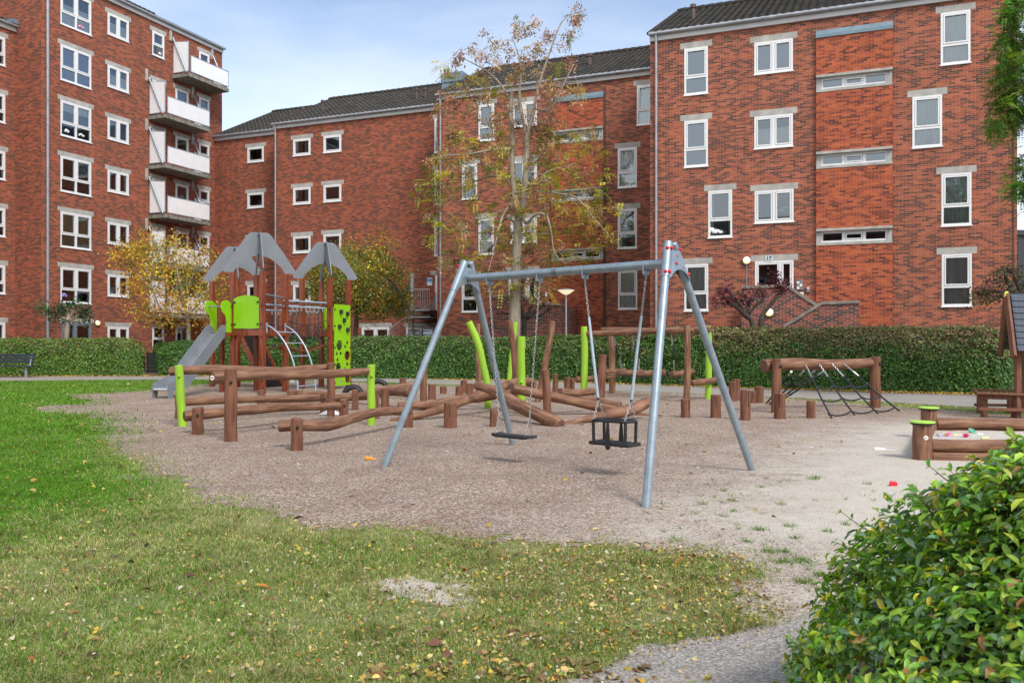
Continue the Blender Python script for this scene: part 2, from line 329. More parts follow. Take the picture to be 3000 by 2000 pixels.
def m_gravel():
    k = N('gravel'); p = k.pos(); a = k.n('ShaderNodeAttribute', attribute_name='sand'); v = k.n('ShaderNodeTexVoronoi'); v.inputs['Scale'].default_value = 75; k.l(p, v.inputs['Vector'])
    sc = k.n('ShaderNodeSeparateColor'); k.l(v.outputs['Color'], sc.inputs[0]); r = sc.outputs[0]
    g = k.ramp(r, [(0, (.055, .042, .035)), (.2, (.19, .135, .105)), (.48, (.35, .26, .205)), (.75, (.54, .435, .35)), (.88, (.36, .21, .13)), (1, (.86, .81, .75))])
    n = k.noise(p, 1.1, 6, .65); n4 = k.noise(p, 5, 5, .7); g = k.mix(k.math('MULTIPLY', k.ramp(n, [(.4, 0.0), (.7, 1.0)]), .42), g, (.135, .085, .062)); g = k.mix(k.math('MULTIPLY', k.ramp(n4, [(.45, 0.0), (.7, 1.0)]), .3), g, (.34, .26, .22))
    v2 = k.n('ShaderNodeTexVoronoi'); v2.inputs['Scale'].default_value = 160; k.l(p, v2.inputs['Vector']); s2 = k.n('ShaderNodeSeparateColor'); k.l(v2.outputs['Color'], s2.inputs[0])
    s = k.ramp(s2.outputs[0], [(0, (.26, .225, .19)), (.14, (.54, .49, .42)), (.8, (.65, .60, .525)), (1, (.78, .73, .65))]); s = k.mix(k.math('MULTIPLY', n, .45), s, (.50, .44, .365)); s = k.mix(k.ramp(n4, [(.5, 0.0), (.8, .4)]), s, (.40, .34, .275))
    f = k.math('ADD', a.outputs['Fac'], k.math('MULTIPLY', k.math('SUBTRACT', k.noise(p, 2.4, 8, .75), .5), 1.3), True); pb = k.math('GREATER_THAN', sc.outputs[1], k.math('ADD', .25, k.math('MULTIPLY', f, .9)))
    f2 = k.math('SUBTRACT', f, k.math('MULTIPLY', pb, .6), True); k.base(k.mix(f2, g, s)); k.rough(.92); k.b.inputs['Specular IOR Level'].default_value = .25
    k.bump(k.math('ADD', k.math('MULTIPLY', v.outputs['Distance'], -1.0), k.math('ADD', k.math('MULTIPLY', n4, 3.0), k.math('MULTIPLY', n, 5.0))), .5, .03); return k.m
M['gravel'] = m_gravel()
def m_asphalt():
    k = N('asphalt'); p = k.pos(); v = k.n('ShaderNodeTexVoronoi'); v.inputs['Scale'].default_value = 110; k.l(p, v.inputs['Vector']); sc = k.n('ShaderNodeSeparateColor'); k.l(v.outputs['Color'], sc.inputs[0])
    c = k.ramp(sc.outputs[0], [(0, (.13, .12, .11)), (.6, (.27, .245, .22)), (1, (.50, .46, .42))]); n = k.noise(p, 1.3, 7, .7); c = k.mix(k.ramp(n, [(.35, 0.0), (.75, .6)]), c, (.36, .32, .275)); g = k.ramp(k.noise(p, .8, 6, .7), [(.55, 0.0), (.75, .5)]); c = k.mix(g, c, (.10, .115, .065)); k.base(c); k.rough(.9); k.bump(v.outputs['Distance'], .4, .01); return k.m
M['asphalt'] = m_asphalt()
def m_soil():
    k = N('soil'); p = k.pos(); n = k.noise(p, 14, 8, .75); k.base(k.ramp(n, [(.3, (.05, .038, .027)), (.55, (.12, .09, .06)), (.78, (.30, .20, .08))])); k.rough(.95); k.bump(n, .8, .04); return k.m
M['soil'] = m_soil()
def emis(name, col, st):
    k = N(name); k.b.inputs['Emission Color'].default_value = col+(1,); k.b.inputs['Emission Strength'].default_value = st; k.base((.8, .75, .65)); k.rough(.3); return k.m
M['lamp'] = emis('lit_glass', (1, .66, .30), .75)
M['lampshade'] = emis('lit_shade', (1, .78, .52), .55)
for nme, cc in (('toy_orange', (.85, .30, .03)), ('toy_red', (.75, .03, .05)), ('toy_white', (.8, .8, .78)), ('toy_pink', (.85, .30, .50)), ('toy_magenta', (.75, .02, .22)), ('toy_purple', (.32, .24, .70)), ('toy_yellow', (.85, .72, .12)), ('toy_paleyellow', (.80, .78, .42)), ('toy_teal', (.20, .58, .45)), ('toy_mint', (.45, .70, .62)), ('sign_blue', (.02, .30, .70)), ('sign_white', (.75, .78, .80)), ('sign_cream', (.50, .50, .44)), ('sign_pale', (.55, .66, .68)), ('ink', (.02, .025, .03)), ('binwood', (.022, .034, .024)), ('corrugated', (.035, .045, .055)), ('sticker', (.85, .80, .72)), ('ventbrown', (.085, .055, .05)), ('leafy', (.10, .20, .07)), ('sandbox_disc', (.40, .70, .10))):
    M[nme] = simple(nme, cc, .5, var=.06)

# ---------------------------------------------------------------- the setting: ground sheets
def in_poly(P, poly):
    x, y = P[..., 0], P[..., 1]; r = np.zeros(x.shape, bool); n = len(poly)
    for i in range(n):
        x0, y0 = poly[i]; x1, y1 = poly[(i+1) % n]
        c = ((y0 > y) != (y1 > y)); r ^= c & (x < (x1-x0)*(y-y0)/((y1-y0) if y1 != y0 else 1e-9)+x0)
    return r
def sdist(P, poly):     # signed distance, positive inside
    d = np.full(P.shape[:-1], 1e9); n = len(poly)
    for i in range(n):
        a = np.array(poly[i], float); b = np.array(poly[(i+1) % n], float); ab = b-a
        t = np.clip(((P-a) @ ab)/(ab @ ab+1e-12), 0, 1); q = a+t[..., None]*ab; d = np.minimum(d, np.hypot(*(np.moveaxis(P-q, -1, 0))))
    return np.where(in_poly(P, poly), d, -d)
def vnoise(x, y, s, seed=0):       # smooth value noise, octaves
    r = 0; amp = 1; tot = 0
    for o_ in range(4):
        g = np.random.default_rng(seed*17+o_).random((64, 64)); X = x/s; Y = y/s; xi = np.floor(X).astype(int); yi = np.floor(Y).astype(int); fx = X-xi; fy = Y-yi
        fx = fx*fx*(3-2*fx); fy = fy*fy*(3-2*fy); a = g[xi % 64, yi % 64]; b = g[(xi+1) % 64, yi % 64]; c = g[xi % 64, (yi+1) % 64]; d = g[(xi+1) % 64, (yi+1) % 64]
        r = r+amp*((a*(1-fx)+b*fx)*(1-fy)+(c*(1-fx)+d*fx)*fy); tot += amp; amp *= .6; s /= 2.1
    return r/tot
def W2(px, py): Y = F*EYE/(np.asarray(py, float)-HZ); return np.stack([(np.asarray(px, float)-CX)/F*Y, Y], -1)
def wpoly(pp): return [tuple(W2(*p)) for p in pp]
GRAVEL = wpoly([(70, 1199), (150, 1188), (240, 1185), (262, 1176), (215, 1166), (185, 1157), (300, 1152), (440, 1143), (500, 1139), (560, 1128), (640, 1122), (800, 1118), (1000, 1117), (1150, 1126), (1500, 1133), (1800, 1146), (2100, 1156), (2330, 1170), (2600, 1190), (2830, 1205), (3000, 1218), (3300, 1230), (3600, 1300), (3600, 1720), (2950, 1800), (2300, 1850), (2215, 1790), (2190, 1720), (2150, 1650), (2010, 1612), (1850, 1590), (1700, 1597), (1500, 1588), (1200, 1556), (1080, 1545), (950, 1553), (830, 1515), (700, 1500), (600, 1470), (520, 1420), (420, 1375), (330, 1305), (285, 1260), (300, 1232), (235, 1214), (120, 1206)])
BARE = wpoly([(1100, 1712), (1190, 1700), (1310, 1690), (1370, 1720), (1350, 1755), (1290, 1775), (1180, 1745), (1110, 1735)])
SAND = wpoly([(2480, 1238), (2800, 1228), (3600, 1240), (3600, 1800), (2300, 1850), (2215, 1790), (2150, 1650), (2000, 1612), (1700, 1600), (1850, 1500), (2080, 1400), (2200, 1330), (2340, 1270)])
FRONTPATH = wpoly([(1540, 2060), (1640, 1985), (1760, 1945), (1900, 1903), (2080, 1868), (2180, 1850), (2290, 1837), (2420, 1790), (3100, 1700), (3400, 2300), (1500, 2400)])
def path_edge():
    f = [(-900, 1120), (-300, 1117), (0, 1116.5), (300, 1113.5), (560, 1112.5), (800, 1113), (1050, 1118), (1300, 1127), (1500, 1132), (1800, 1146), (2100, 1157), (2350, 1168), (2600, 1180), (2850, 1194), (3200, 1212), (3700, 1240)]
    b = [(3700, 1185), (3200, 1167), (2850, 1158), (2600, 1152), (2350, 1144), (2100, 1136), (1800, 1126), (1500, 1116), (1300, 1112), (1050, 1107), (800, 1104), (560, 1103), (300, 1103), (0, 1104), (-300, 1104), (-900, 1106)]
    return wpoly(f), wpoly(b)
pf, pb = path_edge(); BACKPATH = pf+pb
def relief(x, y): return 0.0*x
g = MB(); g.quad([(-400, -60, 0), (400, -60, 0), (400, 500, 0), (-400, 500, 0)]); tag(g.build('ground', M['soil']), 'bare brown soil strewn with dead leaves under the hedges', 'ground', kind='structure')
def screen_grid(x0, x1, sx, y0, y1, sy):
    xs = np.arange(x0, x1+1, sx); ys = [y0]
    while ys[-1] < y1: ys.append(ys[-1]+sy*max(.35, (ys[-1]-HZ)/480))
    ys = np.array(ys); PX, PY = np.meshgrid(xs, ys); P = W2(PX, PY); return P
def sheet(name, P, keep, z, mat, attrs):
    ny, nx = P.shape[:2]; idx = np.arange(ny*nx).reshape(ny, nx); Q = np.stack([idx[:-1, :-1], idx[1:, :-1], idx[1:, 1:], idx[:-1, 1:]], -1)[keep]
    V = np.concatenate([P.reshape(-1, 2), np.full((ny*nx, 1), z)], 1); V[:, 2] += relief(V[:, 0], V[:, 1])
    used, inv = np.unique(Q, return_inverse=True); return np_mesh(name, V[used], [inv.reshape(-1, 4)], mat=mat, attrs={k: a.ravel()[used] for k, a in attrs.items()}, smooth=True)
# lawn: from the camera to the back path
P = screen_grid(-1200, 4200, 12, 1106, 3400, 5); c = (P[:-1, :-1]+P[1:, 1:])/2
lawnpoly = pf+wpoly([(3700, 3400), (-1200, 3400), (-1200, 1120)])
DRYP = wpoly([(420, 1240), (330, 1330), (420, 1420), (300, 1480), (0, 1560), (-600, 1700), (-600, 3400), (4000, 3400), (4000, 1105), (1300, 1105), (1300, 1400), (900, 1400)])
dry = np.clip(sdist(P, DRYP)/1.6+.38, 0, 1)*.66; gd = sdist(P, GRAVEL); dry = np.clip(np.maximum(dry, .25)+np.clip(1+gd/.7, 0, 1)*.5*(P[..., 1] < 16), 0, 1)
sheet('lawn', P, in_poly(c, lawnpoly), .004, M['lawn'], {'dry': dry}); tag(bpy.data.objects['lawn'], 'worn lawn around the play area, green at the left', 'lawn', kind='structure')
P = screen_grid(-300, 3700, 7, 1111, 2060, 5); c = (P[:-1, :-1]+P[1:, 1:])/2
nzv = vnoise(c[..., 0], c[..., 1], .5, 1)-.5; nz2 = vnoise(c[..., 0], c[..., 1], .09, 2)-.5
d = sdist(c, GRAVEL); d2 = sdist(c, BARE); far = np.clip(c[..., 1]/12, .5, 1)
keep = (d+nzv*.5+nz2*.35 > 0)
sand = np.clip(sdist(P, SAND)/2.6+.42, 0, 1); 
sheet('gravel_bed', P, keep, .008, M['gravel'], {'sand': sand}); tag(bpy.data.objects['gravel_bed'], 'brown fine gravel of the play area fading into pale sand at the right', 'gravel', kind='structure')
P = screen_grid(1020, 1460, 2.2, 1660, 1810, 1.6); c = (P[:-1, :-1]+P[1:, 1:])/2; d2 = sdist(c, BARE)
keep = d2+(vnoise(c[..., 0], c[..., 1], .22, 8)-.5)*.34+(vnoise(c[..., 0], c[..., 1], .05, 9)-.5)*.22 > -.04
sheet('bare_patch', P, keep, .0065, M['gravel'], {'sand': np.full(P.shape[:2], .78)}); tag(bpy.data.objects['bare_patch'], 'bare sandy patch worn into the foreground lawn', 'ground', kind='structure')
P = screen_grid(1400, 3500, 9, 1680, 2300, 6); c = (P[:-1, :-1]+P[1:, 1:])/2
keep = sdist(c, FRONTPATH)+(vnoise(c[..., 0], c[..., 1], .3, 5)-.5)*.25 > 0
sheet('front_path', P, keep, .012, M['asphalt'], {}); tag(bpy.data.objects['front_path'], 'grey asphalt path at the bottom right corner of the lawn', 'path', kind='structure')
def ribbon(name, a, b, z, mat, n=40):
    V = []; Fq = []
    a = np.array(a); b = np.array(b[::-1]); t = np.linspace(0, len(a)-1, n*len(a)//8)
    def ev(q, t): i = np.minimum(t.astype(int), len(q)-2); f = (t-i)[:, None]; return q[i]*(1-f)+q[i+1]*f
    A, B = ev(a, t), ev(b, t); k = len(t); V = np.concatenate([np.c_[A, np.full(k, z)], np.c_[B, np.full(k, z)]]); i = np.arange(k-1); return np_mesh(name, V, [np.stack([i, i+1, k+i+1, k+i], -1)], mat=mat)
tag(ribbon('back_path', pf, pb, .013, M['asphalt']), 'grey asphalt path curving between the play area and the hedges', 'path', kind='structure')

# ---------------------------------------------------------------- buildings
class Fac:
    """A vertical facade plane in the building grid: kind 'A' runs along DA at v=const, kind 'B' along DB at u=const."""
    def __init__(s, kind, c):
        s.kind = kind; s.c = c
        if kind == 'A': s.d = DA; s.n = -DB; s.o = DB*c
        else: s.d = DB; s.n = DA; s.o = DA*c
    def P(s, t, z, out=0): return s.o+s.d*t+s.n*out+UP*z
    def hit(s, px, py, out=0):
        ray = Vector(((px-CX)/F, 1, (HZ-py)/F)); o = s.o+s.n*out
        k = (o.dot(s.n))/(ray.dot(s.n)); p = ray*k; return (p.dot(s.d), EYE+p.z)
def fbox(mb, fa, s0, s1, z0, z1, o0, o1):
    mb.obox(fa.P((s0+s1)/2, (z0+z1)/2, (o0+o1)/2), fa.d*(s1-s0)/2, fa.n*(o1-o0)/2, UP*(z1-z0)/2)
def window(fa, bld, off, s0, s1, z0, z1, style, look='dark', lintel=True, sill=True, name='window', lin_w=.16, open_pane=False):
    fr = MB(off); w = s1-s0; h = z1-z0; T = .07
    for a, b, c_, d_ in ((s0, s1, z1-T, z1), (s0, s1, z0, z0+T), (s0, s0+T, z0+T, z1-T), (s1-T, s1, z0+T, z1-T)): fbox(fr, fa, a, b, c_, d_, -.07, .012)
    cells = []; cas = []
    xm = [s0+T, s1-T]
    if style in ('2', '22'): xm = [s0+T, (s0+s1)/2, s1-T]
    if style == 'S': xm = [s0+T, s0+w*.345, s0+w*.66, s1-T]
    if style == 'door': xm = [s0+T, s0+w*.66, s1-T]
    if style == 'door2': xm = [s0+T, s0+w*.45, s1-T]
    for x in xm[1:-1]: fbox(fr, fa, x-.05, x+.05, z0+T, z1-T, -.066, .010)
    zs = [z0+T, z1-T]
    if style in ('22', 'L'): zs = [z0+T, z0+h*.37, z1-T]
    if style == 'LL': zs = [z0+T, z0+h*.46, z1-T]
    if len(zs) == 3: 
        for i in range(len(xm)-1):
            a = xm[i]+(.05 if i else 0); b = xm[i+1]-(.05 if i < len(xm)-2 else 0)
            fbox(fr, fa, a, b, zs[1]-.04, zs[1]+.04, -.062, .008)
    for i in range(len(xm)-1):
        a = xm[i]+(.05 if i else 0); b = xm[i+1]-(.05 if i < len(xm)-2 else 0)
        for j in range(len(zs)-1):
            c_ = zs[j]+(.04 if j else 0); d_ = zs[j+1]-(.04 if j < len(zs)-2 else 0)
            casement = (j == len(zs)-2) and not (style == 'S' and i != 1)
            e = .012; q = .048 if casement else .018
            if casement:
                for A, B, Cc, D in ((a+e, b-e, d_-q-e, d_-e), (a+e, b-e, c_+e, c_+q+e), (a+e, a+q+e, c_+q+e, d_-q-e), (b-q-e, b-e, c_+q+e, d_-q-e)): fbox(fr, fa, A, B, Cc, D, -.05, .022)
                fbox(fr, fa, a, b, c_, d_, -.069, -.060) if False else None
            cells.append((a+(q+e if casement else 0), b-(q+e if casement else 0), c_+(q+e if casement else 0), d_-(q+e if casement else 0)))
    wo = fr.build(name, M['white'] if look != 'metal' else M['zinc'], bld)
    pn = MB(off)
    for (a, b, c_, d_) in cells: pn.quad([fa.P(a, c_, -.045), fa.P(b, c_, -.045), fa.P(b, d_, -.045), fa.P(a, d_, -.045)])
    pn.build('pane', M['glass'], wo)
    rm = MB(off); D = .9; a, b, c_, d_ = s0+.01, s1-.01, z0+.01, z1-.01  # near-black box behind the pane: unlit interior's shade is in its colour
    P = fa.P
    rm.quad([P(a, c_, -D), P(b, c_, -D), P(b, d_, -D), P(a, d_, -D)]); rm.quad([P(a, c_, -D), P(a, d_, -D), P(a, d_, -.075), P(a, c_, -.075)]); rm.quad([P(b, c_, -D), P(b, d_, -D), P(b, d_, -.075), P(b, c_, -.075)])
    rm.quad([P(a, d_, -D), P(b, d_, -D), P(b, d_, -.075), P(a, d_, -.075)]); rm.quad([P(a, c_, -D), P(b, c_, -D), P(b, c_, -.075), P(a, c_, -.075)]); rm.build('dark_room_box', M['room'], wo)
    def folds(a, b, c_, d_, mat, nm='curtain', dep=.10, amp=.018):
        m = MB(off); n = max(6, int((b-a)/.035)); 
        for i in range(n):
            x0, x1 = a+(b-a)*i/n, a+(b-a)*(i+1)/n; y0 = -dep+amp*math.sin(i*1.9+a*9)+amp*.5*math.sin(i*.7); y1 = -dep+amp*math.sin((i+1)*1.9+a*9)+amp*.5*math.sin((i+1)*.7)
            m.quad([P(x0, c_, y0), P(x1, c_, y1), P(x1, d_, y1), P(x0, d_, y0)])
        m.build(nm, mat, wo)
    if look == 'curtain': folds(s0+.06, s1-.06, z0+.05, z1-.05, M['curtain'])
    elif look == 'olive': folds(s0+.06, s1-.06, z0+.05, z1-.05, M['curtain_y'])
    elif look == 'blind_and_sky': folds(s0+.06, s1-.06, z0+.05, z1-.05, M['blind_and_sky'], 'blind_and_sky', .1, 0)
    elif look == 'halfblind': folds(s0+.06, s1-.06, z0+h*.05, z0+h*.62, M['curtain'], 'blind_and_sky', .1, 0)
    elif look == 'topblind': folds(s0+.06, s1-.06, z0+h*.72, z1-.05, M['curtain'], 'blind_and_sky', .1, 0)
    elif look == 'side': folds(s0+.06, s0+w*.22, z0+.05, z1-.05, M['curtain']); folds(s1-w*.16, s1-.06, z0+.05, z1-.05, M['curtain'])
    if sill:
        m = MB(off); fbox(m, fa, s0-.03, s1+.03, z0-.045, z0-.002, -.02, .05); m.build('sill', M['white'], wo)
    if lintel:
        m = MB(off); fbox(m, fa, s0-lin_w, s1+lin_w, z1+.004, z1+.235, -.05, .006); m.build('lintel', M['concrete'], wo)
    return (s0+.004, s1-.004, z0+.004, z1-.004)
def wall_grid(mb, fa, s0, s1, z0, z1, holes, out=0, us=0):
    xs = sorted({s0, s1}|{min(max(x, s0), s1) for h in holes for x in h[:2]}); zs = sorted({z0, z1}|{min(max(z, z0), z1) for h in holes for z in h[2:]})
    for i in range(len(xs)-1):
        for j in range(len(zs)-1):
            a, b, c_, d_ = xs[i], xs[i+1], zs[j], zs[j+1]; mx_, mz_ = (a+b)/2, (c_+d_)/2
            if any(h[0] < mx_ < h[1] and h[2] < mz_ < h[3] for h in holes): continue
            mb.quad([fa.P(a, c_, out), fa.P(b, c_, out), fa.P(b, d_, out), fa.P(a, d_, out)], [(a+us, c_), (b+us, c_), (b+us, d_), (a+us, d_)])
def tiles(mb, fa, s0, s1, ze, out, run, rise, pitch=.3, rows=17):
    n = int((s1-s0)/pitch*5); sl = math.hypot(run, rise); nrm = (fa.n*rise+UP*run).normalized()
    xs = np.linspace(s0, s1, n+1)
    for r in range(rows):
        t0, t1 = r/rows, (r+1)/rows+.012; prev = None
        for i in range(n+1):
            w = .026*math.sin(xs[i]/pitch*2*math.pi); base = fa.P(xs[i], 0, 0)
            p0 = fa.P(xs[i], ze+rise*t0, out-run*t0)+nrm*(w+.045); p1 = fa.P(xs[i], ze+rise*t1, out-run*t1)+nrm*(w+.012)
            pb = p0-nrm*.035
            cur = (mb.vert(p0), mb.vert(p1), mb.vert(pb), xs[i])
            if prev:
                mb.face((prev[0], cur[0], cur[1], prev[1]), [(prev[3], t0*sl), (cur[3], t0*sl), (cur[3], t1*sl), (prev[3], t1*sl)])
                mb.face((prev[2], cur[2], cur[0], prev[0]), [(prev[3], t0*sl), (cur[3], t0*sl), (cur[3], t0*sl), (prev[3], t0*sl)])
            prev = cur
RUN, RISE, OH = 6.05, 3.08, .42
def section(label, fa, s0, s1, eave, wins, mat, ends=(True, True), extra_holes=(), tile=True, depth=11.0, flip=False):
    off = fa.P((s0+s1)/2, 0); b = empty('apartment_building', off, label, 'building', 'red brick apartment blocks round the yard')
    holes = list(extra_holes)
    for wd in wins: holes.append(window(fa, b, off, *wd[:6], **(wd[6] if len(wd) > 6 else {})))
    w = MB(off); wall_grid(w, fa, s0, s1, 0, eave+.1, holes)
    for e, s in zip(ends, (s0, s1)):
        P = fa.P; rz = eave+RISE*(RUN-OH)/RUN
        poly = [(0, 0), (-depth, 0), (-depth, eave), (-(RUN-OH), rz), (0, eave)]
        w.face([w.vert(P(s, z, o_)) for o_, z in poly], [(o_, z) for o_, z in poly])
    w.quad([fa.P(s0, 0, -depth), fa.P(s1, 0, -depth), fa.P(s1, eave, -depth), fa.P(s0, eave, -depth)], [(0, 0), (s1-s0, 0), (s1-s0, eave), (0, eave)])
    w.build('wall', mat, b)
    f = MB(off); fbox(f, fa, s0, s1, eave, eave+.22, .001, .10); f.build('fascia', M['fascia'], b)
    gt = MB(off); n = 8
    a = fa.P(s0-.02, eave+.26, .18); e = fa.P(s1+.02, eave+.26, .18); gt.tube([a, e], .075, 10)
    k = s0+.4
    while k < s1: gt.tube([fa.P(k-.03, eave+.26, .18), fa.P(k+.03, eave+.26, .18)], .088, 10); k += 1.5
    gt.build('gutter', M['pipe'], b, True, angle=40)
    t = MB(off)
    if tile: tiles(t, fa, s0-.05, s1+.05, eave+.27, OH-.2, RUN-.2, RISE-.1)
    else: t.quad([fa.P(s0, eave+.3, .2), fa.P(s1, eave+.3, .2), fa.P(s1, eave+.3+RISE, .2-RUN), fa.P(s0, eave+.3+RISE, .2-RUN)], [(0, 0), (s1-s0, 0), (s1-s0, 6), (0, 6)])
    rz = eave+.27+RISE-.1; ro = OH-RUN
    t.quad([fa.P(s0, rz, ro), fa.P(s1, rz, ro), fa.P(s1, eave, -depth-.3), fa.P(s0, eave, -depth-.3)], [(0, 0), (s1-s0, 0), (s1-s0, 6), (0, 6)])
    k = s0
    while k < s1-.2 and tile:
        t.tube([fa.P(k, rz+.02, ro), fa.P(min(k+.42, s1), rz+.035, ro)], [.13, .15], 8); k += .4
    if tile:
        for s in (s0-.03, s1+.03): t.beam(fa.P(s, eave+.27, OH-.2), fa.P(s, rz, ro), .12, .10)
    t.build('roof', M['tile'], b)
    return b, off
def pw(fa, x0, x1, yt, yb, style, look='dark', **kw):   # window on a facade given by where its frame stands in the photo
    xm = (x0+x1)/2; a = fa.hit(x0, 500)[0]; b = fa.hit(x1, 500)[0]; zt = fa.hit(xm, yt)[1]; zb = fa.hit(xm, yb)[1]
    kw['look'] = look; return (a, b, zb, zt, style, kw) if False else (a, b, zb, zt, style, look, kw)
def fixw(l): return [(w[0], w[1], w[2], w[3], w[4], w[5], w[6]) for w in l]
def downpipe(b, off, fa, s, z0, z1, mat='pipe', r=.05, out=.1):
    m = MB(off); m.tube([fa.P(s, z0, out), fa.P(s, z1-.5, out), fa.P(s, z1-.05, out+.03), fa.P(s, z1+.2, out+.07)], r, 10); z = z0+1
    while z < z1-1: m.tube([fa.P(s, z, out), fa.P(s, z+.07, out)], r*1.25, 10); z += 2.8
    m.build('downpipe', M[mat], b, True, angle=40)
def vent(b, off, fa, px, py, h=.5, r=.09):       # a vent pipe standing on the roof slope
    ray = Vector(((px-CX)/F, 1, (HZ-py)/F)); nrm = (fa.n*RISE+UP*RUN).normalized(); o_ = fa.P(0, b['eave']+.27, OH-.2)-Vector((0, 0, EYE)); p = ray*(o_.dot(nrm)/ray.dot(nrm))+Vector((0, 0, EYE))
    m = MB(off); m.tube([p-UP*.2, p+UP*h], r, 10); m.tube([p+UP*(h-.05), p+UP*(h+.09)], r*1.45, 10); m.build('vent_pipe', M['ventbrown'], b, True, angle=40)

fR, fM1, fM2, fM3, fB, fB2 = Fac('A', 32.89), Fac('A', 38.0), Fac('A', 40.3), Fac('A', 41.65), Fac('B', -36.88), Fac('B', -38.7)
def step(fa, x, y0, y1): return fa.hit(x, y1)[1]-fa.hit(x, y0)[1]
# right block
bayR = (fR.hit(2391, 500)[0], fR.hit(2615, 500)[0])
wR = [pw(fR, 2005, 2074, 140, 276.5, 'L', 'blind_and_sky'), pw(fR, 2005, 2074, 352.4, 488, 'L', 'blind_and_sky'), pw(fR, 2075, 2145, 558, 695, 'L', 'side'), pw(fR, 2005, 2075, 773.6, 909.8, 'L', 'curtain'),
      pw(fR, 2210, 2323, 119.6, 212.7, '2', 'blind_and_sky'), pw(fR, 2210, 2323, 338, 431.8, '2', 'halfblind'), pw(fR, 2211, 2325, 557, 651, '2', 'dark'), pw(fR, 2212, 2325, 764, 905, 'door', 'dark', name='door', sill=False),
      pw(fR, 2756, 2843, 34, 187, 'L', 'curtain'), pw(fR, 2673, 2760, 281, 430.5, 'L', 'curtain'), pw(fR, 2758, 2846, 507.6, 660, 'L', 'curtain'), pw(fR, 2759, 2847, 744, 896, 'L', 'curtain')]
sR0, sR1, eR = -7.4, 5.22, 13.3
def call(l): return [(a, b, c_, d_, st, {**kw, 'look': lk}) for (a, b, c_, d_, st, lk, kw) in l]
def _window_unpack(fa, b, off, wd): a, b_, c_, d_, st, kw = wd; kw = dict(kw); lk = kw.pop('look'); return window(fa, b, off, a, b_, c_, d_, st, lk, **kw)
def sectionw(label, fa, s0, s1, eave, wl, mat, bay=None, **k):
    off = fa.P((s0+s1)/2, 0); b, off = section(label, fa, s0, s1, eave, [], mat, extra_holes=[(w[0]+.004, w[1]-.004, w[2]+.004, w[3]-.004) for w in wl]+([(bay[0], bay[1], -1, bay[2])] if bay else []), **k)
    b['eave'] = eave
    for w in call(wl): _window_unpack(fa, b, off, w)
    return b, off
ztop = fR.hit(2500, 84)[1]
def stair_bay(b, off, fa, a, c_, top, strips, out=.1, low=0):
    holes = []
    for (zb, zt) in strips: holes.append((a, c_, zb-.12, zt+.12))
    m = MB(off); f2 = Fac(fa.kind, fa.c); f2.o = fa.o+fa.n*out; wall_grid(m, f2, a, c_, 0, top, holes, us=.07)
    for s in (a, c_): m.quad([fa.P(s, 0, out), fa.P(s, top, out), fa.P(s, top, -.3), fa.P(s, 0, -.3)], [(out, 0), (out, top), (-.3, top), (-.3, 0)])
    m.build('stair_bay', M['brick_bay'], b)
    fl = MB(off); P = fa.P
    fl.prism([P(a-.01, top, out+.03), P(a-.01, top+.22, -.02), P(a-.01, top, -.02)], fa.d*(c_-a+.02)); fbox(fl, fa, a-.01, c_+.01, top-.12, top-.002, out+.003, out+.035); fl.build('flashing', M['zincblue'], b)
    for (zb, zt) in strips:
        q = MB(off); fbox(q, fa, a+.005, c_-.005, zt+.03, zt+.12, -.35, out+.10); fbox(q, fa, a+.005, c_-.005, zb-.12, zb-.02, -.35, out+.02); fbox(q, fa, a+.005, a+.17, zb-.02, zt+.03, -.35, out-.02); fbox(q, fa, c_-.17, c_-.005, zb-.02, zt+.03, -.35, out-.02); q.build('concrete_surround', M['concrete'], b)
        f3 = Fac(fa.kind, fa.c); f3.o = fa.o+fa.n*.0; window(f3, b, off, a+.17, c_-.17, zb-.015, zt+.025, 'S', 'blind_and_sky' if zb > 6 else 'dark', lintel=False, sill=False)  # bluish sheet stands in for sky mirrored in the upper strips
R_strips = [tuple(fR.hit(2502, y)[1] for y in q) for q in ((253, 223), (479.6, 449.6), (706.6, 677))]
bR, oR = sectionw('nearest red brick block at the right with house number 17 over its door', fR, sR0, sR1, eR, wR, M['brick'], bay=(bayR[0], bayR[1], ztop-.02))
stair_bay(bR, oR, fR, bayR[0], bayR[1], ztop-.1, R_strips)
downpipe(bR, oR, fR, fR.hit(1924, 500)[0], 0, eR); vent(bR, oR, fR, 2031, 56, .5)
m = MB(oR); s_ = fR.hit(2969, 500)[0]; fbox(m, fR, s_-.02, s_+.02, 0, eR, .0, .03); m.build('cable_duct', M['ventbrown'], bR)
# middle block behind the tall tree
b1, b2 = fM1.hit(1617, 500)[0], fM1.hit(1769, 500)[0]
w1 = [pw(fM1, 1402, 1448, 306, 412, 'L', 'blind_and_sky'), pw(fM1, 1354, 1398, 481, 583, 'L', 'blind_and_sky'), pw(fM1, 1402, 1447, 639, 745, 'L', 'dark'), pw(fM1, 1353, 1400, 810, 913.6, 'L', 'dark'),
      pw(fM1, 1500, 1573, 300, 370, '2', 'blind_and_sky'), pw(fM1, 1500, 1573, 470, 540, '2', 'blind_and_sky'), pw(fM1, 1496, 1573, 640, 710, '2', 'dark'), pw(fM1, 1490, 1573, 795, 900, 'door', 'dark', name='door', sill=False),
      pw(fM1, 1810, 1866, 433, 548.8, 'L', 'curtain'), pw(fM1, 1810, 1866, 611.6, 727, 'L', 'side'), pw(fM1, 1811, 1867, 791.5, 905, 'L', 'curtain'), pw(fM1, 1866, 1920, 248.7, 365, 'L', 'curtain')]
s10 = fM1.hit(1281, 500)[0]
z1top = fM1.hit(1700, 281)[1]; M1_strips = [tuple(fM1.hit(1690, y)[1] for y in q) for q in ((411, 387), (583, 562), (757, 736))]
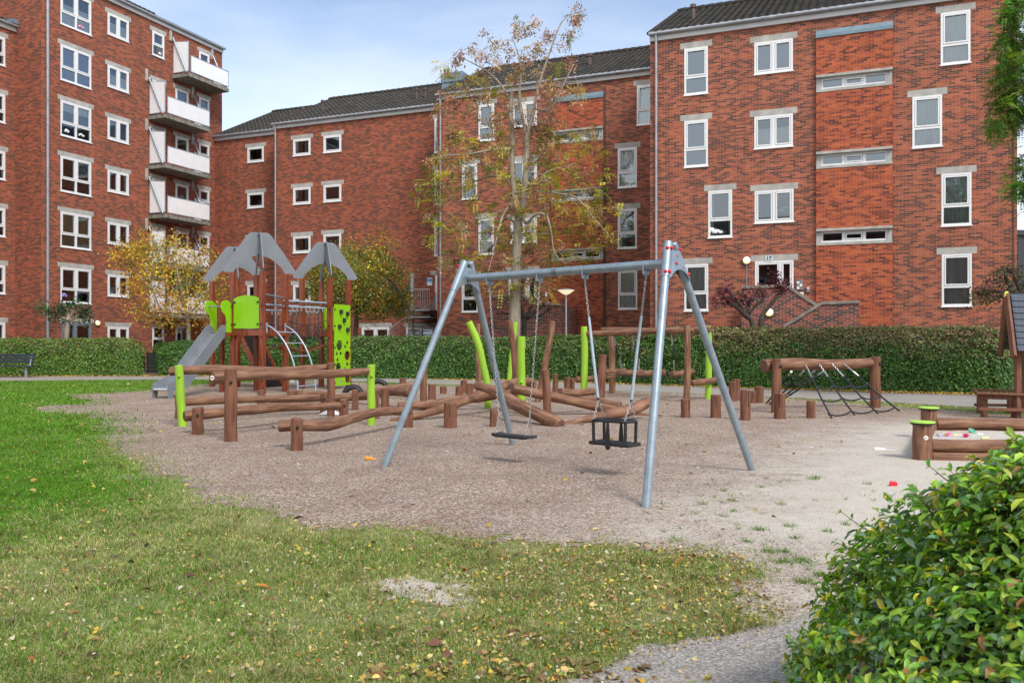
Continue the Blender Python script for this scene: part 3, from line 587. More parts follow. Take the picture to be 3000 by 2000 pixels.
bM1, oM1 = sectionw('brick block with the stair bay behind the tall bare-branched tree', fM1, s10, -3.0, 13.65, w1, M['brick'], bay=(b1, b2, z1top-.02))
stair_bay(bM1, oM1, fM1, b1, b2, z1top-.1, M1_strips)
downpipe(bM1, oM1, fM1, fM1.hit(1293, 500)[0], 0, 13.65); vent(bM1, oM1, fM1, 1727, 190, .45, .12); vent(bM1, oM1, fM1, 1462, 215, .3)
m = MB(oM1); s_ = b2+.05; fbox(m, fM1, s_-.03, s_+.03, 0, z1top+.3, 0, .06); m.build('cable_duct', M['ventbrown'], bM1)
# wide blank block
w2 = []
for k in range(4): w2.append(pw(fM2, 859, 910, 407+142.5*k, 455+142.5*k, '1', 'dark')); w2.append(pw(fM2, 948, 1000, 396.7+144.5*k, 445.6+144.5*k, '1', 'dark'))
w2.append(pw(fM2, 1060, 1141, 958.5, 1009, '2', 'dark')); w2.append(pw(fM2, 1190, 1274, 958.5, 1009, '2', 'dark', sill=False))
for k, (a, b) in enumerate(((347, 447), (497, 599), (647, 749))): w2.append(pw(fM2, 1273, 1300, a, b, 'L', 'dark', lin_w=.1))
w2.append(pw(fM2, 1275, 1300, 806, 914, '1', 'dark', name='door', sill=False, lintel=False))
s20 = fM2.hit(802, 500)[0]
bM2, oM2 = sectionw('wide brick block with a large blank wall left of the tall tree', fM2, s20, s10+1.2, 13.9, w2, M['brick_b'])
downpipe(bM2, oM2, fM2, fM2.hit(810, 500)[0], 0, 13.9)
for p in ((946, 326, .55), (1221, 292, .55), (1246, 286, .45)): vent(bM2, oM2, fM2, *p)
w3 = [pw(fM3, 725, 773, y, y+43.5, '1', 'dark') for y in (431, 565, 699, 834, 968)]
bM3, oM3 = sectionw('narrow brick block tucked against the tall left building', fM3, fB.c, s20+1.2, 14.0, w3, M['brick_b'])
for p in ((856, 355, .35, .2), (889, 333, .3)): vent(bM3, oM3, fM3, *p)
# tall left building with balconies
wB = []
def rowsB(x0, x1, yt, yb, ks, style, looks, **kw):
    out = []; xm = (x0+x1)/2; a, b = fB.hit(x0, 500)[0], fB.hit(x1, 500)[0]; zt, zb = fB.hit(xm, yt)[1], fB.hit(xm, yb)[1]
    for i, k in enumerate(ks): out.append((a, b, zb+2.8*k, zt+2.8*k, style, looks[i % len(looks)], dict(kw)))
    return out
wB += rowsB(177, 267, 785.7, 887.4, range(6), '22', ['dark', 'olive', 'dark', 'topblind', 'blind_and_sky', 'halfblind'])
wB += rowsB(315, 377, 654.7, 717, range(-2, 5), '2', ['dark', 'dark', 'dark', 'side', 'blind_and_sky', 'halfblind', 'halfblind'])
wB += rowsB(446, 481, 97, 167, [0, -1, -2, -3, -4, -5, -6], 'LL', ['dark'])
wB += rowsB(514, 552, 265, 320, [0, -1, -2, -3, -4, -5], '1', ['dark'], sill=False)
wB += rowsB(583, 613, 156, 190, [0, -1, -2, -3, -4, -5], '1', ['dark'])
a, b = fB.hit(180, 500)[0], fB.hit(267, 500)[0]; wB.append((a, b, .1, fB.hit(222, 946)[1], 'door2', 'metal', dict(name='door', sill=False)))
sB0, sB1, eB = 29.52, 42.3, 19.7
bB, oB = sectionw('tall brick block at the left with a stack of white balconies', fB, sB0, sB1, eB, wB, M['brick_b'])
downpipe(bB, oB, fB, fB.hit(135.5, 500)[0], 0, eB, r=.07)
def balcony(vl, vr, zs):
    D = 1.24; bl = MB(oB); fbox(bl, fB, vl, vr, zs-.2, zs, 0, D); ob = bl.build('balcony', M['slab'], bB)
    f = MB(oB); r = .025
    def rect(pts): 
        q = [Vector(p) for p in pts]; f.tube(q+[q[0]], r, 6, cap=False)
    zt = zs+1.95
    Pq = lambda v, z, o_: fB.P(v, z, o_)
    rect([Pq(vl+.04, zs+.1, .06), Pq(vl+.04, zt, .06), Pq(vl+.04, zt-.12, D-.06), Pq(vl+.04, zs+.1, D-.06)])
    rect([Pq(vl+.14, zs+.08, D+.03), Pq(vl+.14, zs+1.02, D+.03), Pq(vr-.1, zs+1.02, D+.03), Pq(vr-.1, zs+.08, D+.03)])
    rect([Pq(vr-.04, zs+.1, .06), Pq(vr-.04, zs+1.55, .06), Pq(vr-.04, zs+1.08, D-.02), Pq(vr-.04, zs+.1, D-.02)])
    f.tube([Pq(vr-.04, zs+.1, D/2), Pq(vr-.04, zs+1.3, D/2)], r, 6)
    for v in (vl+.3, (vl+vr)/2, vr-.3): f.beam(Pq(v, zs-.1, D+.03), Pq(v, zs+.12, D+.03), .05, .02, fB.d)
    f.build('railing', M['steelblue'], ob, True, angle=40)
    p = MB(oB); p.prism([Pq(vl+.03, zs+.13, .09), Pq(vl+.03, zt-.03, .09), Pq(vl+.03, zt-.15, D-.09), Pq(vl+.03, zs+.13, D-.09)], fB.d*.02); p.build('side_screen', M['panel'], ob)
    p = MB(oB); fbox(p, fB, vl+.17, vr-.13, zs+.11, zs+.99, D+.02, D+.04); p.build('parapet_panel', M['panel'], ob)
    p = MB(oB); p.prism([Pq(vr-.05, zs+.13, .09), Pq(vr-.05, zs+1.5, .09), Pq(vr-.05, zs+1.07, D-.05), Pq(vr-.05, zs+.13, D-.05)], fB.d*.02); p.build('side_glass', M['curtain'], ob)
    p = MB(oB)
    for v in (vl-.05, vr-.12):
        p = MB(oB); p.tube([Pq(v, zs+2.15, .1), Pq(v, zs+.02, D-.12)], .045, 8); p.build('tie_rod', M['galv'], ob, True, angle=40)
    p = MB(oB)
    for v in (vl-.15, vr-.12):
        p = MB(oB); fbox(p, fB, v-.09, v+.09, zs+1.95, zs+2.6, 0, .05); p.build('anchor_block', M['concrete'], ob)
balcony(38.1, 41.5, 17.1)
for k in range(5): balcony(36.3, 39.86, 3.05+2.8*k)
wB2 = []
z_a, z_b = fB2.hit(8, 110)[1], fB2.hit(8, 193)[1]
for k in range(6): wB2.append((fB2.hit(-32, 500)[0], fB2.hit(15, 500)[0], z_b-2.8*k, z_a-2.8*k, 'L', 'dark' if k % 2 else 'side', {}))
bB2, oB2 = sectionw('lower brick block at the far left edge behind the bench', fB2, 12.0, sB0, fB2.hit(38, 93)[1], wB2, M['brick_b'])
m = MB(oB2); fbox(m, fB2, sB0-.35, sB0-.002, fB2.hit(38, 93)[1]+.35, fB2.hit(38, 93)[1]+.55, -3, .25); m.build('verge_flashing', M['zincblue'], bB2)
# the block on the other side of the yard, which the lower window panes mirror
ob0 = DB*-23.0-DA*8; ob_ = empty('apartment_building', ob0, 'brick block across the yard, seen only mirrored in the lower window panes', 'building', 'red brick apartment blocks round the yard')
fO = Fac('A', -23.0); fO.n = DB; m = MB(ob0)
wall_grid(m, fO, -45, 28, 0, 12, []); m.quad([fO.P(-45, 0, -11), fO.P(28, 0, -11), fO.P(28, 12, -11), fO.P(-45, 12, -11)]); m.quad([fO.P(-45, 0, 0), fO.P(-45, 0, -11), fO.P(-45, 12, -11), fO.P(-45, 12, 0)]); m.quad([fO.P(28, 0, 0), fO.P(28, 0, -11), fO.P(28, 12, -11), fO.P(28, 12, 0)]); m.build('wall', M['brick_b'], ob_)
m = MB(ob0); m.prism([fO.P(-45, 12, .4), fO.P(-45, 15, -5.5), fO.P(-45, 12, -11.4)], fO.d*73); m.build('roof', M['tile'], ob_)
for j in range(4):
    for i in range(17): m = MB(ob0); fbox(m, fO, -43+i*4.2, -41.7+i*4.2, 1.1+2.8*j, 2.5+2.8*j, .0, .03); m.build('window', M['white'], ob_); m = MB(ob0); fbox(m, fO, -42.9+i*4.2, -41.8+i*4.2, 1.2+2.8*j, 2.4+2.8*j, .031, .035); m.build('pane', M['room'], ob_.children[-1] if False else bpy.data.objects[[o.name for o in C.objects][-1]])
# sheet metal ventilation housing between two roofs
fV = Fac('A', 43.2); va, vb = fV.hit(1291, 240)[0], fV.hit(1355, 240)[0]; vz0, vz1 = fV.hit(1320, 272)[1], fV.hit(1320, 212)[1]; w_ = (vb-va)/2
p0 = fV.P((va+vb)/2, vz0-1.0, 0); vh = empty('roof_vent', p0, 'small blue-grey sheet metal vent housing on the roof beside the tall tree', 'roof vent')
m = MB(p0); c_ = fV.P((va+vb)/2, (vz0+vz1)/2-.7, -w_*.9); m.obox(c_, DA*w_*.93, DB*w_*.85, UP*((vz1-vz0)/2+.4)); m.build('duct', M['zincblue'], vh); m = MB(p0); m.obox(fV.P((va+vb)/2, vz1-.28, -w_*.9), DA*w_, DB*w_*.92, UP*.28); m.build('hood', M['zincblue'], vh, bevel=.02)
def deco(b, off, fa, items, nm='window_ornament'):
    for (px, py, w, h, mat, kind) in items:
        s_, z = fa.hit(px, py, -.075); m = MB(off)
        if kind == 'blob':
            for k in range(5): m.sphere(fa.P(s_+(k-2)*w*.22, z+(.3*h if k in (1, 2) else 0), -.09), h*.5, 8, 6, 1.3, .4, .8)
        elif kind == 'plant':
            for k in range(16): a_ = random.uniform(-.9, .9); l_ = h*random.uniform(.5, 1); p = fa.P(s_+a_*w*.2, z, -.12); q = fa.P(s_+a_*w*.6, z+l_, -.12); m.beam(p, q, .018, .006)
        else: fbox(m, fa, s_-w/2, s_+w/2, z-h/2, z+h/2, -.092, -.084)
        m.build(nm, M[mat], b)
deco(bR, oR, fR, [(2287, 617, .24, .10, 'toy_white', 'blob'), (2304, 609, .22, .10, 'toy_white', 'blob'), (2281, 575, .02, .28, 'toy_yellow', 'box'), (2290, 577, .02, .34, 'toy_purple', 'box'), (2301, 575, .02, .30, 'toy_pink', 'box'), (2296, 563, .25, .02, 'toy_magenta', 'box'), (2233, 634, .28, .07, 'toy_purple', 'box'), (2227, 622, .03, .16, 'toy_pink', 'box'), (2092, 678, .3, .25, 'curtain', 'blob'), (2110, 680, .25, .2, 'curtain', 'blob'), (2721, 412, .22, .16, 'blind_and_sky', 'box')])
deco(bB, oB, fB, [(193, 385, .2, .18, 'toy_white', 'blob'), (236, 397, .3, .16, 'toy_white', 'blob'), (192, 548, .5, .55, 'leafy', 'plant'), (215, 553, .5, .3, 'leafy', 'plant'), (245, 560, .5, .3, 'leafy', 'plant'), (193, 68, .4, .3, 'leafy', 'plant'), (235, 80, .3, .15, 'toy_pink', 'blob'), (246, 872, .25, .35, 'leafy', 'plant'), (200, 870, .5, .2, 'toy_red', 'box'), (186, 866, .25, .2, 'toy_purple', 'blob'), (466, 158, .15, .15, 'toy_white', 'blob')])
deco(bM1, oM1, fM1, [(1850, 706, .1, .14, 'toy_red', 'blob')])
# text helper
def text(s, size, mat, loc, fa, parent, off, name='lettering', thick=.006):
    cu = bpy.data.curves.new('t', 'FONT'); cu.body = s; cu.size = size; cu.align_x = 'CENTER'; cu.align_y = 'CENTER'; cu.extrude = thick; cu.resolution_u = 3; cu.offset = size*.012
    to = bpy.data.objects.new('t', cu); C.objects.link(to); bpy.context.view_layer.update(); me = bpy.data.meshes.new_from_object(to.evaluated_get(bpy.context.evaluated_depsgraph_get())); bpy.data.objects.remove(to)
    n = fa.n if fa else Vector((0, -1, 0)); x = UP.cross(n).normalized(); Mx = Matrix((x, UP, n)).transposed().to_4x4(); Mx.translation = Vector(loc)-Vector(off); me.transform(Mx)
    me.materials.clear(); me.materials.append(mat); ob = bpy.data.objects.new(name, me); C.objects.link(ob); ob.parent = parent; return ob
def sign(fa, px0, px1, py0, py1, label, words, mat, ink, size, dz=0, band=None, out=.03):
    xm, ym = (px0+px1)/2, (py0+py1)/2; s_, z = fa.hit(xm, ym); w = fa.hit(px1, ym)[0]-fa.hit(px0, ym)[0]; h = fa.hit(xm, py0)[1]-fa.hit(xm, py1)[1]; p = fa.P(s_, z, out)
    e = empty('wall_sign', p, label, 'sign'); m = MB(p); fbox(m, fa, s_-w/2, s_+w/2, z-h/2, z+h/2, .008, out); m.build('sign_plate', mat, e)
    if band: m = MB(p); fbox(m, fa, s_-w*.44, s_+w*.44, z-h*.02, z+h*.44, out+.001, out+.006); m.build('blue_field', M['sign_blue'], e)
    for t_, sz, dy, mt in words: text(t_, sz, mt, fa.P(s_, z+dy, out+.008), fa, e, p)
sign(fR, 2242, 2264, 749.5, 764.5, 'pale plate reading 17 on the lintel above the right-hand door', [('17', .20, 0, M['ink'])], M['sign_pale'], None, 1)
sign(fB, 237, 253, 936, 946.5, 'pale plate reading 13 above the door behind the left hedge', [('13', .22, 0, M['ink'])], M['sign_pale'], None, 1)
sign(fM2, 1261, 1280, 794, 804.5, 'small cream plate reading 14 + 15 above the spiral staircase', [('14 + 15', .12, 0, M['ink'])], M['sign_cream'], None, 1)
sign(fM2, 1252, 1267, 814, 836.5, 'white and blue TV surveillance sign on the wall by the spiral staircase', [('TV', .11, .145, M['sign_white']), ('<', .12, .04, M['sign_white'])], M['sign_white'], None, 1, band=True)
# round lit wall lamps
def wall_lamp(fa, px, py, label):
    s_, z = fa.hit(px, py); p = fa.P(s_, z, 0); e = empty('wall_lamp', p, label, 'wall lamp', 'round lit wall lamps'); a = MB(p); 
    a.tube([fa.P(s_, z, 0), fa.P(s_, z, .05)], .145, 20); a.build('backplate', M['zinc'], e, True, angle=40)
    g_ = MB(p); pr = [(.13, .05), (.13, .09), (.10, .125), (.05, .14), (.01, .145)]
    g_.tube([fa.P(s_, z, q[1]) for q in pr], [q[0] for q in pr], 20); g_.build('lamp_glass', M['lamp'], e, True)
wall_lamp(fR, 2188, 763, 'round lit lamp on the wall left of door 17'); wall_lamp(fB, 284, 945.5, 'round lit lamp on the wall right of door 13')
# thin conduit below right lamp
m = MB(oR); s_, z = fR.hit(2188, 763); fbox(m, fR, s_-.012, s_+.012, fR.hit(2188, 845)[1], z-.15, .002, .025); m.build('conduit', M['pipe'], bR)
# brick stairs with sloped copings in front of the doors
def stair_wall(label, fa, out0, out1, poly, cop, lamp=None):
    """poly: outline (s, z) of the front wall, standing out from the facade; cop: runs of coping along its top"""
    p = fa.P(poly[0][0], 0, out1); e = empty('brick_stair', p, label, 'stairs', 'brick entrance stairs'); m = MB(p)
    P = fa.P; m.face([m.vert(P(s_, z, out1)) for s_, z in poly], poly)
    n = len(poly)
    for i in range(n):
        a, b = poly[i], poly[(i+1) % n]; l_ = math.hypot(b[0]-a[0], b[1]-a[1]); m.face([m.vert(q) for q in (P(a[0], a[1], out1), P(a[0], a[1], out0), P(b[0], b[1], out0), P(b[0], b[1], out1))], [(0, a[1]), (out1-out0, a[1]), (out1-out0, b[1]), (0, b[1])] if abs(a[0]-b[0]) < .01 else [(0, 0), (1, 0), (1, l_), (0, l_)])
    m.build('wall', M['brick_wall'], e); m = MB(p)
    for a, b in cop: m.beam(P(a[0], a[1]+.05, out1-.13), P(b[0], b[1]+.05, out1-.13), .34, .1)
    m.build('coping', M['coping'], e, bevel=.008); return e
def fpt(fa, out, pts): return [fa.hit(x, y, out) for x, y in pts]
o1_, o2_ = 2.6, 3.6
A = fpt(fR, o1_, [(2172, 1100), (2172, 846), (2303, 841), (2380, 893), (2395, 900), (2395, 1100)]); A = [(s_, z if i_ in range(1, len(A)-1) else 0) for i_, (s_, z) in enumerate(A)]
e = stair_wall('brick entrance stair wall under door 17 with a steep coping down to the right', fR, .1, o1_, A, [(A[1], A[2]), (A[2], A[4])])
Bp = fpt(fR, o2_, [(2296, 1100), (2296, 962), (2406, 893), (2517, 889), (2517, 1100)]); Bp = [(s_, z if i_ in range(1, len(Bp)-1) else 0) for i_, (s_, z) in enumerate(Bp)]
stair_wall('lower brick stair wall with coping rising to a level top, right of door 17', fR, o1_+.05, o2_, Bp, [(Bp[1], Bp[2]), (Bp[2], Bp[3])])
s_, z = fR.hit(2254, 915, o1_); f4 = Fac('A', fR.c-o1_); wall_lamp(f4, 2254, 915, 'round lit lamp low on the brick stair wall behind the red tree')
A = fpt(fM1, o1_, [(1380, 1100), (1380, 906), (1520, 862), (1534, 862), (1568, 892), (1650, 897), (1650, 1100)]); A = [(s_, z if i_ in range(1, len(A)-1) else 0) for i_, (s_, z) in enumerate(A)]
A = fpt(fM1, o1_, [(1440, 1100), (1440, 872), (1528, 866), (1560, 893), (1642, 895), (1642, 1100)]); A = [(s_, z if i_ in range(1, len(A)-1) else 0) for i_, (s_, z) in enumerate(A)]
stair_wall('brick entrance stair wall behind the tall tree trunk and the street lamp', fM1, .1, o1_, A, [(A[1], A[2]), (A[2], A[3]), (A[3], A[4])])
m = MB(oM1); fbox(m, fM1, A[4][0]-.02, A[4][0]+1.9, 0, .9, .1, .101)
# side wall of that stair
p = fM1.P(A[4][0]+.02, 0, o1_); 
# intercom, box and camera beside door 17; two small ones by the other door
def wallbox(fa, x0, x1, y0, y1, label, cat, name, d=.06, parts=None, mat='hpl'):
    xm, ym = (x0+x1)/2, (y0+y1)/2; s_, z = fa.hit(xm, ym); w = fa.hit(x1, ym)[0]-fa.hit(x0, ym)[0]; h = fa.hit(xm, y0)[1]-fa.hit(xm, y1)[1]; p = fa.P(s_, z); e = empty(name, p, label, cat)
    m = MB(p); fbox(m, fa, s_-w/2, s_+w/2, z-h/2, z+h/2, 0, d); m.build('case', M[mat], e, bevel=.006)
    if parts == 'keys':
        m = MB(p)
        for i in range(2):
            for j in range(3):
                if (i+j) % 2 == 0: fbox(m, fa, s_-w*.4+i*w*.42, s_-w*.4+i*w*.42+w*.36, z-h*.42+j*h*.29, z-h*.42+j*h*.29+h*.25, d+.001, d+.012)
        m.build('name_plate', M['toy_white'], e)
    else:
        m = MB(p); fbox(m, fa, s_-w*.3, s_+w*.3, z+h*.1, z+h*.4, d+.001, d+.01); m.build('cover', M['toy_white'], e)
wallbox(fR, 2333, 2353, 822, 849, 'grey intercom panel with pale name plates right of door 17', 'intercom', 'intercom', parts='keys')
wallbox(fR, 2363, 2373, 840, 856, 'small grey box on the wall right of the intercom panel', 'wall box', 'wall_box')
wallbox(fB, 275, 285, 994, 1003, 'small intercom box right of door 13 just above the hedge', 'intercom', 'intercom', parts='keys')
wallbox(fM1, 1599, 1605, 856, 869, 'small white camera on the wall left of the street lamp', 'camera', 'wall_camera', .12, mat='toy_white')
wallbox(fM1, 1604, 1612, 884, 892, 'small round white box just above the brick stair coping', 'wall box', 'wall_box', .08, mat='toy_white')
wallbox(fR, 2343, 2354, 856, 867, 'small white round speaker low on the wall beside door 17', 'speaker', 'wall_speaker', .05, mat='toy_white')
# spiral staircase
sc_, zc_ = fM2.hit(1241, 900); base = fM2.P(sc_, 0, 1.3); base.z = 0
st = empty('spiral_staircase', base, 'grey steel spiral staircase with thin railing bars against the blank wall', 'staircase')
m = MB(base); m.tube([base, base+UP*5.1], .11, 12); m.build('centre_pole', M['pipe'], st, True, angle=40)
zdoor = fM2.hit(1280, 914)[1]; rr = 1.25; trd = MB(base); ral = MB(base); rail = []
nst = 15
for i in range(nst):
    a0 = -2.2-i*.3; z = zdoor*(i+1)/nst; p = [base+Vector((math.cos(a)*r_, math.sin(a)*r_, z)) for r_, a in ((.1, a0), (rr, a0), (rr, a0+.34), (.1, a0+.34))]; trd.prism(p, UP*.04)
    for q in (.05, .16, .27):
        b_ = base+Vector((math.cos(a0+q)*rr, math.sin(a0+q)*rr, z)); ral.tube([b_, b_+UP*1.0], .011, 5)
    rail.append(base+Vector((math.cos(a0+.15)*rr, math.sin(a0+.15)*rr, z+1.0)))
trd.build('tread', M['pipe'], st); ral.tube(rail, .022, 6); 
m = MB(base); 
pl = [fM2.P(sc_-.1, zdoor, 1.9), fM2.P(sc_+1.35, zdoor, 1.9), fM2.P(sc_+1.35, zdoor, .05), fM2.P(sc_-.1, zdoor, .05)]; m.prism(pl, UP*.06); m.prism([q-UP*.35 for q in pl], UP*.05); m.build('landing', M['pipe'], st)
for i in range(12):
    q = pl[0].lerp(pl[1], i/11); ral.tube([q, q+UP*1.1], .012, 5)
ral.tube([pl[0]+UP*1.1, pl[1]+UP*1.1], .022, 6); ral.build('railing', M['pipe'], st)
# dark shed beyond the right block
p = Vector((26.5, 42, 0)); sh = empty('metal_shed', p, 'dark corrugated metal building just past the right block', 'shed'); m = MB(p)
for i in range(40): m.box(p+Vector((-3+i*.2, -.03*(i % 2), 3.4)), .2, .3, 6.8)
m.build('wall', M['corrugated'], sh); m = MB(p); m.box(p+Vector((1, 1.5, 6.9)), 8.4, 3.6, .25); m.box(p+Vector((1, 1.6, 3.4)), 8, 2.8, 6.78); m.build('roof', M['corrugated'], sh)

# ---------------------------------------------------------------- round logs and posts
def wob(pts, rad, amp=.012, ramp=.06, sub=10, seed=0, bend=None):
    """resample a polyline smoothly with a hand-peeled wobble"""
    r_ = random.Random(seed); pts = [Vector(p) for p in pts]; out = []; rr = []; n = len(pts)
    if not isinstance(rad, (list, tuple)): rad = [rad]*n
    ph = [r_.uniform(0, 6.28) for _ in range(6)]
    for i in range(n-1):
        p0 = pts[max(i-1, 0)]; p1 = pts[i]; p2 = pts[i+1]; p3 = pts[min(i+2, n-1)]; m = max(2, sub//(n-1))
        for k in range(m+(1 if i == n-2 else 0)):
            t = k/m; q = .5*((2*p1)+(-p0+p2)*t+(2*p0-5*p1+4*p2-p3)*t*t+(-p0+3*p1-3*p2+p3)*t*t*t); g_ = i+t
            f = g_/(n-1); q = q+Vector((math.sin(f*9+ph[0]), math.sin(f*8+ph[1]), math.sin(f*7+ph[2])))*amp
            out.append(q); rr.append((rad[i]*(1-t)+rad[i+1]*t)*(1+ramp*math.sin(f*11+ph[3])+ramp*.6*math.sin(f*23+ph[4])))
    return out, rr
_seed = [0]
def log_part(name, pts, rad, parent, off, mat='log', amp=.012, ramp=.05, n=16, sub=12, chamfer=True):
    _seed[0] += 1; p, r = wob(pts, rad, amp, ramp, sub, _seed[0])
    if chamfer:
        d0 = (p[0]-p[1]).normalized()*.012; d1 = (p[-1]-p[-2]).normalized()*.012; p = [p[0]+d0]+p+[p[-1]+d1]; r = [r[0]-.012]+r+[r[-1]-.012]
    m = MB(off); m.tube(p, r, n, capmat=1); return m.build(name, [M[mat], M['end'] if mat in ('log', 'timber') else M[mat]], parent, True, angle=35)
def bolt(p, d, r, parent, off, mat='black', name='bolt'):
    m = MB(off); d = Vector(d).normalized(); p = Vector(p); m.tube([p, p+d*.012, p+d*.03, p+d*.038], [r, r, r*.7, r*.2], 10); return m.build(name, M[mat], parent, True)
def post_geo(px0, px1, yt, yb, xt=None):
    """base point, height, radius of an upright post from its outline in the photo"""
    Y = gY(yb); r = (px1-px0)/2/F*Y; b = gp((px0+px1)/2, yb)+Vector((0, r*.6, 0)); h = EYE+(HZ-yt)/F*Y
    t = b+UP*h
    if xt is not None: t.x = (xt-CX)/F*Y
    return b, t, r
def postp(name, b, t, r, parent, off, mat='log', top=None, curve=0):
    mid = (b+t)/2+Vector((curve, 0, 0)); return log_part(name, [b-UP*.15, b.lerp(mid, .5)+Vector((curve*.4, 0, 0)), mid, t.lerp(mid, .5)+Vector((curve*.4, 0, 0)), t], [r*1.03, r, r, r*.98, r*.96], parent, off, mat, .004, .02)
stumps = [  # x0, x1, top, bottom, label
 (752, 775, 1143.6, 1184, 'thin brown stump behind the low rails, below the climbing tower'),
 (1029, 1049, 1142, 1202, 'narrow brown stump between the tall notched post and the lime post'),
 (1098, 1111, 1158, 1228, 'brown stump peeking out on the right of the cracked lime post'),
 (1114, 1139, 1140, 1196.5, 'brown stump in front of the balance logs, second right of the cracked lime post'),
 (1170, 1189, 1108, 1136, 'short stump farthest back, behind the paired balance logs'),
 (1253, 1276, 1127, 1171, 'waisted stump just right of the tall post behind the left swing leg'),
 (1288, 1308, 1132, 1154, 'smallest pale stump standing alone behind the crossed logs'),
 (1334, 1357, 1132, 1162, 'stump left of the close pair behind the crossed logs'),
 (1349, 1369, 1114.6, 1152, 'taller rear stump of the close pair behind the crossed logs'),
 (1365, 1387, 1124, 1156, 'front right stump of the close pair behind the crossed logs'),
 (1299, 1338, 1182, 1255, 'widest stump, in front of the crossed logs between the swing legs'),
 (1434, 1459, 1200, 1251, 'flat-topped stump left of the flat swing seat'),
 (1653, 1672, 1106, 1150, 'taller of two stumps left of the tall lime post of the hanging bridge'),
 (1670, 1684, 1109, 1149, 'lower of two stumps left of the tall lime post of the hanging bridge'),
 (1996, 2024, 1170, 1224, 'stump in front of the tall brown bridge post'),
 (2083, 2114, 1158, 1225, 'thick stump immediately left of the right swing leg'),
 (2171, 2201, 1143, 1232, 'tallest stump, just right of the right swing leg'),
 (2137, 2160, 1119, 1176, 'stump half hidden behind the right swing leg'),
 (2148, 2169, 1111, 1174, 'rear stump touching the one behind the right swing leg'),
 (2200, 2217, 1146, 1182, 'small stump half hidden behind the tallest stump'),
 (2212, 2239, 1133, 1181, 'stump with a split side in the back row, left of the net climber'),
 (2272, 2305, 1153, 1228, 'thick stump in front of the left post of the net climber'),
 (2366, 2391, 1175, 1226, 'low stump in front of the net of the net climber'),
 (1619, 1636, 1096, 1150, 'brown stump tucked behind the shorter upright post in the log pile'),
]
for (a, b_, yt, yb, lab) in stumps:
    b, t, r = post_geo(a, b_, yt, yb); e = empty('log_stump', b, lab, 'stump', 'brown log stumps standing in the gravel'); _seed[0] += 1; rs = random.Random(_seed[0])
    q = [b-UP*.12, b, b+UP*(t.z*.35), b+UP*(t.z*.7), t]; rr = [r*1.04, r*rs.uniform(.98, 1.08), r*rs.uniform(.93, 1.0), r*rs.uniform(.94, 1.02), r*.97]
    m = MB(b); n = 18; ph = rs.uniform(0, 6); m.tube(q+[t+UP*.01], rr+[r*.88], n, capmat=1)
    for i, v in enumerate(m.v):       # slightly out of round, with one split down the side
        an = math.atan2(v.y, v.x); v.x *= 1+.035*math.sin(3*an+ph); v.y *= 1+.035*math.sin(3*an+ph)
    m.build('body', [M['timber'], M['end']], e, True, angle=35)
    m = MB(b); an = rs.uniform(-2.2, -.9); c = b+Vector((math.cos(an), math.sin(an), 0))*r*.97; m.obox(c+UP*t.z*.72, Vector((-math.sin(an), math.cos(an), 0))*.0035, Vector((math.cos(an), math.sin(an), 0))*.006, UP*t.z*.26); m.build('crack', M['black'], e)

def rail_set(name, label, posts, rails, group=None, badge=None, cat='log rail'):
    b0 = posts[0][1] if posts else Vector(rails[0][0][0]); off = Vector((b0.x, b0.y, 0)); e = empty(name, off, label, cat, group); out = []
    for (mat, b, t, r, *x) in posts:
        ob = postp('post', b, t, r, e, off, mat, curve=x[0] if x else 0); out.append(ob)
        if mat == 'limepaint': ob['label'] = 'lime painted post'
        bz = t.z-.17 if t.z > .6 else t.z-.10
        bolt(Vector((b.x+(t.x-b.x)*.8+r*.35, b.y-r*.93, bz)), (0.1, -1, 0), .021, e, off, 'limepaint' if mat == 'limepaint' else 'black')
    for (pts, rad) in rails: log_part('rail', pts, rad, e, off)
    if badge:
        p, d = badge; m = MB(off); d = Vector(d).normalized(); m.tube([p, p+d*.006], .035, 18); m.build('badge', M['sticker'], e, True, angle=30); x = UP.cross(d).normalized(); m = MB(off); m.obox(p+d*.0065, x*.022, d*.001, UP*.004); m.build('badge_mark', M['ink'], e)
    return e, off
# left hurdle group
G = 'brown log rails of the left balance course'
P1 = post_geo(654, 691, 1083, 1295); G2 = post_geo(1074, 1098, 1071, 1246.5); G1 = post_geo(520, 545, 1071, 1250, xt=508+12); P2 = post_geo(957, 980, 1064, 1221)
def behind(px, py, post, extra=0): Y = post[0].y+post[2]*.75+extra; return at(px, py, Y)
h1a = at(628, 1106, P1[0].y+.22); h1b = at(1076, 1088, G2[0].y-.02)
rail_set('log_rail', 'front high rail from the tall notched post to the cracked lime post', [('timber', *P1), ('limepaint', *G2)], [([h1a, at(760, 1101, P1[0].y+.72), at(920, 1095, P1[0].y+1.5), h1b], [.085, .074, .075, .062])], G, badge=(at(631, 1106, P1[0].y+.11)+Vector((-.03, -.035, 0)), (-.35, -.9, 0)))
h2a = at(500, 1088, G1[0].y+.25); h2b = at(962, 1077, P2[0].y+.1)
rail_set('log_rail', 'rear high rail from the leaning lime post to a brown post', [('limepaint', *G1), ('timber', *P2)], [([h2a, at(650, 1083, 14.1), at(820, 1083, 14.8), h2b], [.078, .073, .068, .062])], G)
L1 = post_geo(559, 592, 1195.5, 1274.6); L2 = post_geo(992, 1019.5, 1171, 1226)
rail_set('log_rail', 'front low rail with a cracked end between two short posts', [('timber', *L1), ('timber', *L2)], [([at(543, 1216, L1[0].y+.17), at(700, 1205, 13.2), at(850, 1191, 14.2), at(995, 1188, L2[0].y-.02)], [.082, .078, .074, .07])], G)
L3 = post_geo(511, 531, 1165, 1228); L4 = post_geo(937, 958, 1154, 1213)
